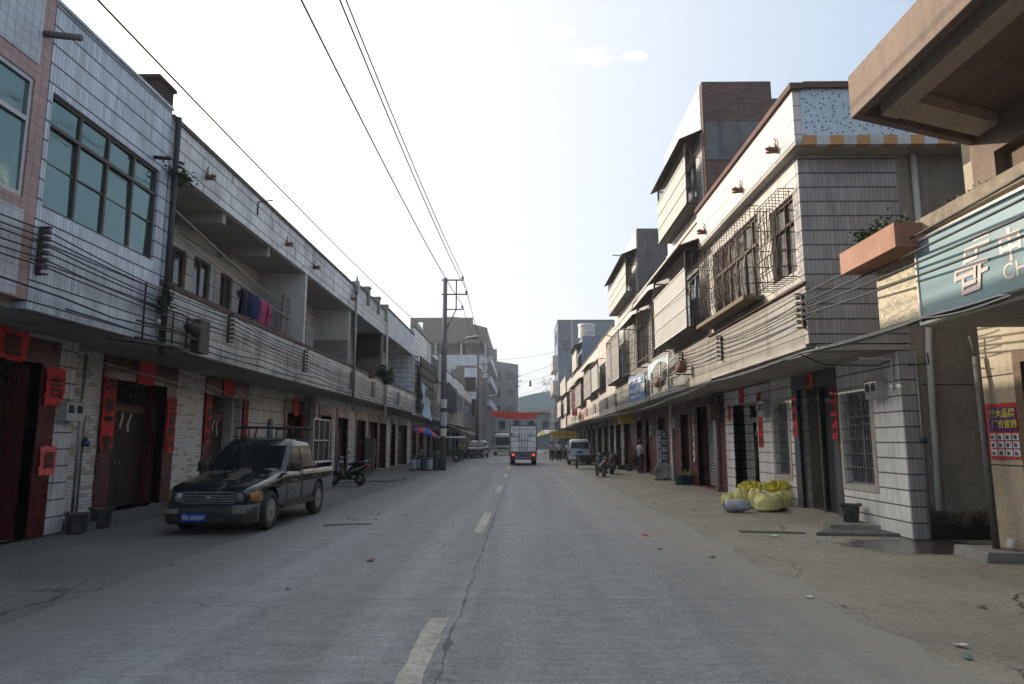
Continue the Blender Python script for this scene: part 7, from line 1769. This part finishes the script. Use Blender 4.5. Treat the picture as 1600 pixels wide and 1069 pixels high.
mb = MB(); mb.prism([(5.75, 13.2), (6.62, 13.0), (6.62, 14.2), (6.0, 14.2)], 'z', .0, .125); single('step_slab', mb, M_CONC, 'broken concrete step slab under the black bucket by the alley', 'slab', bevel=.012)
mb = MB(); mb.prism([(5.2, 12.5), (6.6, 12.35), (6.6, 12.95), (5.6, 13.05)], 'z', -.01, .06); single('drain_cover', mb, M_CONCD, 'long low concrete drain cover in front of the corner house', 'slab', bevel=.01)
mb = MB(); mb.prism([(4.0, 12.9), (5.1, 12.7), (5.1, 12.86), (4.0, 13.04)], 'z', -.01, .03); single('drain_cover', mb, M_CONCD, 'narrow concrete strip sunk in the pavement before the corner house', 'slab', bevel=.006)
def sack(c, rx, ry, h, M, label, tilt=0, rz=0, knot=True, seed=1, lying=False):
    s = thing('sack', label, 'sack', c, rz, 'sacks piled before the tiled wall', local=True); rnd = random.Random(seed); ph = [rnd.uniform(0, 6) for _ in range(8)]
    def f(u, v):
        a = 2*PI*u
        q = .74 + .26*math.sin(min(1, v/.16)*PI/2) if v < .16 else (1 - .04*(v-.16) if v < .6 else .982 - .50*((v-.6)/.4)**1.4)
        if v > .93: q *= max(.03, (1-v)/.07)
        wob = 1 + .045*math.sin(2*a+ph[0]+v*3) + .02*math.sin(5*a+ph[1]-v*5) + .05*math.sin(13*a+ph[2]) * v**4 + .008*math.sin(v*19+2*a+ph[6])
        z = h*min(v, .96)
        if v > .80: q *= 1 + .25*math.sin(9*a+ph[3])*(v-.8)/.2
        return (rx*q*wob*math.cos(a), ry*q*wob*math.sin(a), z + .03*math.sin(4*a+ph[4])*v)
    mb = MB(); mb.grid(lambda u, v: f(u, v), 56, 26)
    if knot:
        mb.grid(lambda u, v: ((.05 + .13*v*(1+.4*math.sin(7*2*PI*u+ph[5])))*math.cos(2*PI*u), (.05 + .12*v*(1+.4*math.sin(5*2*PI*u+ph[6])))*math.sin(2*PI*u), h*.96 + .14*v + .03*math.sin(9*2*PI*u+ph[7])*v), 24, 5)
    Mx = Matrix.Rotation(tilt, 4, 'Y')
    if lying: Mx = Matrix.Translation((-h*.5, 0, ry*.85)) @ Matrix.Rotation(PI/2, 4, 'Y')
    mb.xf(Mx)
    zmin = min(v[2] for v in mb.v); mb.xf(Matrix.Translation((0, 0, -zmin)))
    obj('cloth', mb, M, s)
    return s
M_SACKY = plain('yellow woven sack', (.60, .55, .20), .75, 0, .14, 9.0, .5)
M_SACKY2 = plain('pale yellow woven sack', (.70, .64, .27), .75, 0, .14, 9.0, .5)
M_SACKB = plain('bright yellow plastic', (.62, .50, .04), .5, 0, .25, 9.0, .6)
M_SACKW = plain('grey white woven sack', (.42, .42, .46), .75, 0, .25, 7.0, .5)
sack((5.88, 16.7, .01), .32, .24, .40, M_SACKY2, 'plump pale yellow sack leaning forward in the middle of the pile', -.10, 0, False, 1)
sack((6.27, 17.0, .01), .27, .26, .46, M_SACKY, 'large yellow sack against the tiled wall by the marble door frame', .08, .4, False, 2)
sack((5.84, 17.5, .01), .23, .21, .47, M_SACKY2, 'upright yellow sack second from the left of the pile', -.05, 1.1, False, 3)
sack((5.52, 17.6, .01), .21, .20, .48, M_SACKY, 'upright yellow sack at the left of the pile', .05, 2.0, False, 4)
sack((5.42, 18.3, .01), .22, .2, .28, M_SACKY, 'slumped yellow sack at the far left of the pile', -.15, .7, False, 5)
sack((5.06, 16.5, .01), .15, .19, .60, M_SACKW, 'grey white sack lying in front of the yellow sacks', 0, R_(-10), False, 6, True)
def crumple(c, rx, ry, rz_, label, seed):
    rnd = random.Random(seed); mb = MB(); ph = [rnd.uniform(0, 6) for _ in range(6)]
    mb.grid(lambda u, v: (c[0] + rx*math.sin(PI*v)**.6*math.cos(2*PI*u)*(1+.14*math.sin(7*2*PI*u+ph[0]+v*6)+.12*math.sin(17*2*PI*u+ph[3]-v*11)), c[1] + ry*math.sin(PI*v)**.6*math.sin(2*PI*u)*(1+.22*math.sin(6*2*PI*u+ph[1]-v*7)), c[2] + rz_*(1-math.cos(PI*v))*(.5+.14*math.sin(5*2*PI*u+ph[2]+v*4)+.10*math.sin(13*2*PI*u+ph[4]-v*9))), 64, 22)
    single('plastic_bundle', mb, M_SACKB, label, 'plastic bundle', 'crumpled yellow bundles on the sacks')
crumple((5.85, 17.85, .40), .28, .16, .18, 'bright yellow crumpled plastic on the left sacks', 3)
crumple((6.25, 17.15, .42), .30, .17, .20, 'bright yellow crumpled plastic on the right sacks', 5)
mb = MB(); mb.tube([(6.15, 18.4, .3), (6.42, 18.95, 1.75)], .016, 6); mb.obox((6.12, 18.35, .25), .05, .4, .12); single('broom', mb, M_WOOD, 'broom with red brown handle leaning in the dark doorway', 'broom')
def dish(x, y, r, label, rz):
    d = thing('round_dish', label, 'dish', (x, y, 0), rz, 'round white dishes on the right pavement', local=True)
    mb = MB(); mb.lathe([(0, -.05), (r*.16, -.048), (r*.17, -.02), (r*.6, -.03), (r*.92, .0), (r*.93, .025), (r*1.02, .02), (r*1.02, -.005), (r*.9, -.03), (r*.5, -.06), (0, -.075)], (0, 0, 0), 26); mb.xf(Matrix.Translation((0, 0, r+.06)) @ Matrix.Rotation(R_(104), 4, 'X')); obj('bowl', mb, plain('pale grey enamel', (.40, .42, .45), .4, .2, .2, 4.0, dust=.2), d)
    mb = MB(); mb.tube([(-r*.6, .25, 0), (0, .05, r), (r*.6, .25, 0)], .018, 6); mb.box(-r*.75, r*.75, -.02, .3, .0, .045); obj('stand', mb, M_STEEL, d)
    return d
dish(5.98, 29.9, .30, 'round white dish standing in front of the vertical sign', .1)
dish(6.42, 30.4, .30, 'round white dish half hidden behind the first dish', -.1)

# ------------------------------------------------------------------ signs on the right
vs = thing('standing_sign', 'tall narrow blue and white standing sign behind the round dishes', 'sign', (6.2, 30.9, 0))
mb = MB(); mb.box(6.05, 6.52, 30.9, 30.96, .1, 2.15); obj('board', mb, plain('white sign sheet', (.48, .50, .54), .5, 0, .1), vs)
mb = MB(); mb.box(6.22, 6.515, 30.893, 30.899, .14, 2.11); obj('blue_strip', mb, plain('navy sign strip', (.015, .04, .12), .5), vs)
mb = MB()
for i, ch in enumerate('太空能热水器'): mb.text(ch, (6.37, 30.889, 1.96-.33*i), (1, 0, 0), (0, 0, 1), .27, 0, bold=.02)
obj('lettering', mb, M_WHITE, vs)
mb = MB()
for i, ch in enumerate('电话服务热线'): mb.text(ch, (6.13, 30.892, 1.96-.33*i), (1, 0, 0), (0, 0, 1), .13, 0, bold=.02)
obj('small_lettering', mb, plain('navy sign strip', (.015, .04, .12), .5), vs)
ys = thing('hanging_sign', 'yellow signboard with red characters hanging under the right balconies', 'sign', (5.82, 38, 2.63))
mb = MB(); mb.box(5.34, 6.30, 38, 38.06, 2.63, 3.18); obj('board', mb, plain('yellow sign sheet', (.52, .40, .02), .45, 0, .1), ys)
mb = MB(); mb.text('风味餐馆', (5.82, 37.992, 2.96), (1, 0, 0), (0, 0, 1), .235, 0, bold=.025); mb.text('电话:6652138', (5.82, 37.992, 2.74), (1, 0, 0), (0, 0, 1), .10, 0, bold=.015); obj('lettering', mb, plain('red sign paint', (.42, .05, .03), .5), ys)
mb = MB()
for x in (5.5, 6.15): mb.tube([(x, 38.03, 3.18), (x, 38.03, 3.3)], .012, 5)
obj('hanger', mb, M_STEEL, ys)
rs = thing('vertical_sign', 'red vertical projecting sign with white characters far along the right row', 'sign', (4.66, 60.3, 3.95))
mb = MB(); mb.box(4.42, 4.90, 60.25, 60.4, 3.9, 6.25); obj('board', mb, plain('red sign sheet', (.44, .06, .055), .5, 0, .1), rs)
mb = MB()
for i, ch in enumerate('国记镶牙'): mb.text(ch, (4.66, 60.24, 5.97-.47*i), (1, 0, 0), (0, 0, 1), .40, 0, bold=.02)
for z in (5.73, 5.26, 4.79, 4.32): mb.box(4.44, 4.88, 60.235, 60.242, z-.01, z+.01)
obj('lettering', mb, M_WHITE, rs)
bsn = thing('angled_sign', 'faded blue advertising board fixed to the right balcony front', 'sign', (4.7, 27.8, 3.3))
def bsP(u, v): return (4.86 - .48*(1-u), 27.0 + 2.6*(1-u)*.35, 3.22 + .14*u + 1.0*v)
mb = MB()
q = [bsP(0, 0), bsP(1, 0), bsP(1, 1), bsP(0, 1)]; q2 = [tuple(Vector(p) + Vector((.03, .05, 0))) for p in q]
mb.add(q + q2, [(0,1,2,3), (7,6,5,4), (0,4,5,1), (1,5,6,2), (2,6,7,3), (3,7,4,0)]); obj('board', mb, plain('faded blue print', (.10, .22, .42), .45, 0, .3, 3.0), bsn)
xd = (Vector(bsP(1, 0)) - Vector(bsP(0, 0))).normalized(); nn = Vector((-.02, -.03, 0))
mb = MB()
mb.text('摩托车', Vector(bsP(.42, .76)) + nn, xd, (0, 0, 1), .26, 0, 1.2, bold=.03); mb.text('维修', Vector(bsP(.72, .42)) + nn, xd, (0, 0, 1), .36, 0, .9, bold=.03); mb.text('机油 轮胎', Vector(bsP(.40, .40)) + nn*.9, xd, (0, 0, 1), .16, 0, 1, bold=.02); mb.text('电池 充气', Vector(bsP(.45, .16)) + nn*.9, xd, (0, 0, 1), .15, 0, 1, bold=.02)
obj('lettering', mb, M_WHITE, bsn)
# torn cloth on a frame above the pavement
tf = thing('cloth_frame', 'metal frame draped with torn pale blue cloth on the right balcony front', 'frame', (4.7, 22.5, 3.3))
mb = MB()
for (x, y) in ((4.58, 21.3), (4.6, 22.6), (4.62, 24.2)): mb.tube([(x, y, 3.32), (x, y, 4.32)], .025, 6)
mb.tube([(4.55, 20.9, 3.32), (4.95, 20.6, 3.32), (4.6, 25, 3.25)], .02, 6); mb.tube([(4.58, 21.3, 4.32), (4.62, 24.4, 4.30)], .02, 6); mb.tube([(4.75, 20.6, 3.62), (4.58, 21.4, 3.60)], .03, 6)
obj('posts', mb, M_STEELW, tf)
mb = MB(); mb.grid(lambda a, b: (4.55 + .03*math.sin(a*8) + .0*b, 21.1 + 3.6*a, 4.36 - b*(.36 - .24*abs(math.sin(a*4.2)) + (.35 if a > .85 else 0))), 24, 5); obj('torn_cloth', mb, plain('torn pale cloth', (.36, .46, .52), .7, 0, .3, 3.0), tf)
for i, (y, z) in enumerate(((20.3, 3.68), (23.6, 3.5))):
    mb = MB(); mb.lathe([(0, 0), (.13, .0), (.17, .12), (.15, .22), (.08, .27), (.10, .33), (.09, .33), (.06, .27)], (4.75, y, z), 14); single('clay_pot', mb, M_TERRA, ['terracotta pot on a bracket beside the insulator rack on the right', 'darker terracotta pot behind the torn cloth frame'][i], 'pot')
mb = MB(); mb.tube([(5.05, 20.3, 3.62), (4.6, 20.3, 3.62), (4.6, 20.3, 3.66)], .02, 5); single('pot_bracket', mb, M_STEEL, 'iron bracket under the terracotta pot on the right', 'bracket')

# doorway gate, planter tub and small things by the doors
gt = thing('door_gate', 'low white barred gate before the white door on the right', 'gate', (6.2, 41.5, 0))
mb = MB()
for k in range(10): mb.tube([(5.75 + .10*k, 41.2, .32), (5.75 + .10*k, 41.2, 1.25)], .012, 5)
for z in (.32, .8, 1.25): mb.tube([(5.75, 41.2, z), (6.65, 41.2, z)], .016, 5)
obj('bars', mb, M_STEEL, gt)
mb = MB(); mb.box(5.7, 6.62, 41.1, 41.4, 0, .28); obj('dark_base', mb, M_BLACK, gt)
mb = MB(); mb.box(4.85, 5.5, 43.2, 43.8, 0, .95); mb.box(4.83, 5.52, 43.18, 43.82, .95, 1.0); single('rubbish_bin', mb, plain('dark green bin', (.02, .035, .035), .6), 'dark green bin between the scooter and the barred gate', 'bin', bevel=.02)
tub(6.05, 39.3, .0, .22, .36, M_BUCK, 'dark tub standing by the red brown door post near the man')
mb = MB(); leafy(mb, (6.35, 38.6, .55), .22, .22, .45, 160, .25, -.6, 14); single('straw_bundle', mb, plain('brown straw', (.09, .055, .03), .9), 'brown bundle of brushwood leaning left of the man', 'bundle')
for i, (y, z, lab) in enumerate(((29.0, 2.2, 'grey meter box by the dark shop doorway on the right'), (34.3, 1.95, 'grey meter box above the man in blue'))): meter_box(1, 6.6, y, z, .35, .45, .22, lab)

# ------------------------------------------------------------------ stalls and the far end of the street
st = thing('market_stall', 'market stall under a yellow banner at the far right', 'stall', (4.2, 66, 0))
mb = MB()
for (x, y) in ((2.75, 65), (5.3, 65), (2.75, 68), (5.3, 68)): mb.tube([(x, y, 0), (x, y, 2.7)], .03, 6)
obj('posts', mb, M_GALV, st)
mb = MB(); mb.box(2.8, 5.2, 64.93, 64.97, 1.95, 2.62); obj('banner', mb, plain('yellow banner cloth', (.42, .36, .05), .6, 0, .15), st)
mb = MB(); mb.text('新鲜水果批发', (4.0, 64.92, 2.30), (1, 0, 0), (0, 0, 1), .34, 0, bold=.02); obj('lettering', mb, plain('red sign paint', (.42, .05, .03), .5), st)
mb = MB(); mb.grid(lambda a, b: (2.6+2.9*a, 64.7+3.6*b, 2.78+.12*math.sin(PI*a)), 8, 6); obj('canopy', mb, plain('dark green tarp', (.03, .06, .05), .7), st)
mb = MB(); mb.box(2.9, 5.2, 65.6, 67.6, .75, .8); mb.box(3.0, 5.1, 65.8, 67.4, .0, .7); obj('table', mb, M_WOODG, st)
pr2 = thing('parasol', 'white and yellow parasol standing left of the stall', 'parasol', (2.45, 72, 0))
mb = MB(); mb.tube([(2.45, 72, 0), (2.45, 72, 2.7)], .025, 6); obj('pole', mb, M_GALV, pr2)
mb = MB(); Rm = Matrix.Translation((2.45, 72, 2.4)) @ Matrix.Rotation(-.3, 4, 'Y')
for k in range(8):
    mb.mat(k % 2); a0, a1 = 2*PI*k/8, 2*PI*(k+1)/8
    for (r0, z0, r1, z1) in ((0.02, .45, .7, .3), (.7, .3, 1.3, 0)):
        q = [Vector((r0*math.cos(a0), r0*math.sin(a0), z0)), Vector((r0*math.cos(a1), r0*math.sin(a1), z0)), Vector((r1*math.cos(a1), r1*math.sin(a1), z1)), Vector((r1*math.cos(a0), r1*math.sin(a0), z1))]; mb.add([Rm @ v for v in q], [(0,1,2,3)])
obj('canopy', mb, [M_WHITE, plain('yellow cloth', (.5, .45, .08), .7)], pr2)
bn = thing('street_banner', 'red cloth banner sagging across the far street', 'banner', (-.5, 76, 4.2))
mb = MB(); mb.grid(lambda a, b: (-3.4+5.0*a, 76+.15*math.sin(a*7), 5.12 - .5*a*(1-a) - .25*a - b*(.80 - .25*abs(a-.5))), 28, 5); obj('cloth', mb, plain('red banner cloth', (.50, .055, .035), .75, 0, .15), bn)
mb = MB(); mb.tube([(-4.75, 76, 5.4), (-3.5, 76, 5.1)], .015, 5); mb.tube([(1.6, 76, 4.8), (5.0, 76, 5.35)], .015, 5); mb.grid(lambda a, b: (1.6+1.3*a, 76, 4.85+.12*a-b*(.25-.22*a)), 6, 3); obj('rope', mb, plain('red banner cloth', (.5, .055, .035), .75), bn)
ht = thing('barrel_roof_hall', 'green grey barrel roofed hall closing the end of the street', 'building', (6, 172, 0))
mb = MB(); prof = [(-6.5 + 38*k/24, 9.2 + 5.6*math.sin(PI*(.10 + .80*k/24))) for k in range(25)]
mb.prism([(-6.5, 0)] + prof + [(31.5, 0)], 'y', 175, 215); obj('hall_roof', mb, corrugated_mat('green grey roof sheet', (.46, .56, .53), .8, .1, .7), ht)
mb = MB(); mb.box(-6.6, 31.6, 174.4, 174.9, 0, 8.2); obj('front_wall', mb, plaster_mat('far pale wall', (.42, .48, .48), dirt=.4), ht)
mb = MB()
for i in range(9): mb.box(-5+4*i, -3+4*i, 174.2, 174.38, 4.6, 6.6)
obj('windows', mb, M_GLASSD, ht)
fh = thing('far_house', 'pale two storey house in front of the barrel roofed hall', 'building', (2, 152, 0))
mb = MB(); mb.wall('y', 152, 152.4, -7, 9, 0, 7.6, [(-5+3.2*i, -3.6+3.2*i, 4.3, 6.2) for i in range(4)]); mb.box(-7, 9, 152.4, 160, 7.3, 7.6); mb.box(-7, 9, 155, 155.3, 0, 7.3); obj('wall', mb, plaster_mat('far cream wall', (.42, .43, .42), dirt=.4), fh)
mb = MB(); mb.box(-7.4, 9.4, 150.8, 153, 7.6, 7.9); mb.box(-7.2, 9.2, 151.2, 152, 3.3, 3.6); obj('roof_edge', mb, M_CONCD, fh)
mb = MB(); mb.box(-6.5, 8.5, 151.9, 151.98, .2, 3.0); obj('shop_shutter', mb, M_SHUTTER, fh)
gh = thing('grey_house', 'grey rendered five storey house beyond the brick block', 'building', (-5, 142, 0))
mb = MB(); mb.prism([(-11, 0), (-.8, 0), (-.8, 19.6), (-11, 21.2)], 'y', 160, 172); obj('wall', mb, plaster_mat('far grey wall', (.24, .25, .26), dirt=.4), gh)
mb = MB(); mb.box(-7.6, -5.9, 162, 164, 20.5, 23.6); obj('roof_tank', mb, M_CONC, gh)
mb = MB()
for i in range(3):
    for j in range(4): mb.box(-9.5+3*i, -8+3*i, 159.9, 159.98, 4+4*j, 5.8+4*j)
obj('windows', mb, M_GLASSD, gh)
# trees on the skyline
def tree(x, y, h, label, seed, M1, M2):
    r = thing('tree', label, 'tree', (x, y, 0), 0, 'trees on the far skyline'); rnd = random.Random(seed)
    mb = MB(); mb.tube([(x, y, 0), (x+.3, y, h*.45), (x, y, h*.8)], [.35, .25, .08], 8)
    tips = []
    for k in range(9):
        a = rnd.uniform(0, 2*PI); z0 = h*rnd.uniform(.4, .7); q = Vector((x + math.cos(a)*h*.25, y + math.sin(a)*h*.25, z0 + h*rnd.uniform(.1, .3)))
        mb.tube([(x+.15, y, z0), (Vector((x+.15, y, z0))+q)/2 + Vector((0, 0, .4)), q], [.12, .08, .03], 5); tips.append(q)
    obj('trunk', mb, M_WOODG, r)
    mb = MB()
    for k, q in enumerate(tips*3):
        mb.mat(k % 2); leafy(mb, q + Vector((rnd.gauss(0, 1), rnd.gauss(0, 1), rnd.gauss(0, .7))), h*.13, h*.13, h*.09, 55, .6, .1, seed*50+k)
    obj('crown', mb, [M1, M2], r)
for i, (x, y, h, lab) in enumerate(((14, 225, 21, 'leftmost hazy tree above the hall roof'), (19, 232, 22.5, 'middle hazy tree above the hall roof'), (24, 226, 21.5, 'hazy tree against the blue grey block'), (30, 235, 23, 'hazy tree behind the blue grey block'))): tree(x, y, h, lab, 30+i, M_LEAF, M_LEAFD)
mb = MB(); mb.grid(lambda a, b: (-260+560*a, 420+120*b, -1 + (26 + 8*math.sin(a*9) + 5*math.sin(a*23+1))*math.sin(PI*min(1, b*1.2)*.5)), 60, 8); struct('hills', mb, plain('wooded hill', (.06, .085, .045), .95, 0, .5, .05), 'low wooded hills in the haze beyond the street')

# ------------------------------------------------------------------ litter
M_DRYL = plain('dry leaf', (.18, .10, .04), .8)
def scrap(name, x, y, z, r, M, label, seed, cat='litter'):
    rnd = random.Random(seed); n = 7; mb = MB()
    ring = [(x + r*rnd.uniform(.5, 1.2)*math.cos(2*PI*k/n), y + r*rnd.uniform(.5, 1.2)*math.sin(2*PI*k/n), z + rnd.uniform(.0, .35)*r) for k in range(n)]
    mb.add([(x, y, z + .3*r)] + ring, [(0, k+1, (k+1) % n + 1) for k in range(n)], False)
    single(name, mb, M, label, cat)
for i, (x, y, r, M, nm, lab) in enumerate(((2.17, 12.42, .07, M_RED, 'paper_scrap', 'red paper scrap on the grey road'), (2.11, 10.85, .05, M_LEAF, 'fallen_leaf', 'small green leaf on the road beyond the other leaf'), (2.7, 10.1, .055, M_LEAF, 'fallen_leaf', 'small green leaf on the road near the pavement edge'), (3.54, 5.87, .06, M_WHITEP, 'paper_scrap', 'pale crumpled scrap near the lower right corner'), (3.40, 5.55, .05, plain('green plastic scrap', (.12, .25, .19), .4), 'plastic_scrap', 'greenish plastic scrap beside the pale one'), (3.62, 5.15, .09, M_WHITEP, 'paper_scrap', 'flat grey white scrap at the lower right'),
        (-2.09, 9.78, .08, M_DRYL, 'fallen_leaf', 'brown dry leaf left of the centre line'), (-4.7, 9.44, .05, M_DRYL, 'fallen_leaf', 'dark dry leaf near the left road edge'), (3.05, 7.6, .05, M_WHITEP, 'paper_scrap', 'tiny white scrap on the right pavement edge'), (4.4, 12.3, .09, M_WHITEP, 'paper_scrap', 'white crumpled scrap before the drain cover'), (-2.63, 7.95, .04, M_DRYL, 'fallen_leaf', 'small dark fleck on the left lane'), (4.1, 16.8, .06, M_BLACK, 'plastic_scrap', 'dark scrap on the pavement left of the sacks'), (4.6, 7.2, .05, M_DRYL, 'fallen_leaf', 'orange brown leaf on the right pavement'))):
    scrap(nm, x, y, .016, r, M, lab, 60+i)
mb = MB(); mb.tube([(-3.9, 13.7, .02), (-3.5, 13.85, .03), (-3.0, 13.95, .025)], .012, 5); single('stick', mb, M_WOODB, 'thin dark stick lying on the road right of the pickup', 'stick')
for i in range(5):
    rnd = random.Random(i+90); x = -3.2 + rnd.uniform(-.6, .7); y = 15.5 + rnd.uniform(-1, 1.5); mb = MB(); mb.ell((x, y, .015), .035, .03, .02, 7, 5, .2); single('stone', mb, M_CONCD, 'small dark pebble scattered on the road right of the pickup', 'pebble', 'pebbles on the road beside the pickup')
mb = MB(); mb.tube([(-7.2, 27.5, .02), (-6.2, 29, .02), (-5.6, 28.6, .02), (-5.1, 30.5, .02), (-5.6, 33, .02)], .02, 6); single('hose', mb, M_BLACK, 'black hose lying on the left pavement behind the scooter', 'hose')
# a few radiator things beside the left doors
mb = MB(); mb.obox((-8.1, 36.9, .9), .5, .18, 1.8, rx=-.08); single('door_board', mb, M_WOODG, 'dark board leaning by the doors beyond the scooter', 'board')

# ------------------------------------------------------------------ hazy air
hz = MB(); hz.box(-320, 340, -14, 560, -1.3, 46)
mtz = bpy.data.materials.new('hazy air'); mtz.use_nodes = True; nt = mtz.node_tree
for n_ in list(nt.nodes): nt.nodes.remove(n_)
out = nt.nodes.new('ShaderNodeOutputMaterial'); vol = nt.nodes.new('ShaderNodeVolumePrincipled')
vol.inputs['Color'].default_value = (.93, .96, 1, 1); vol.inputs['Density'].default_value = .0009; vol.inputs['Anisotropy'].default_value = .35
nt.links.new(vol.outputs[0], out.inputs['Volume'])
tag(obj('haze', hz, mtz), 'thin dusty evening haze filling the street', None, None, 'stuff')
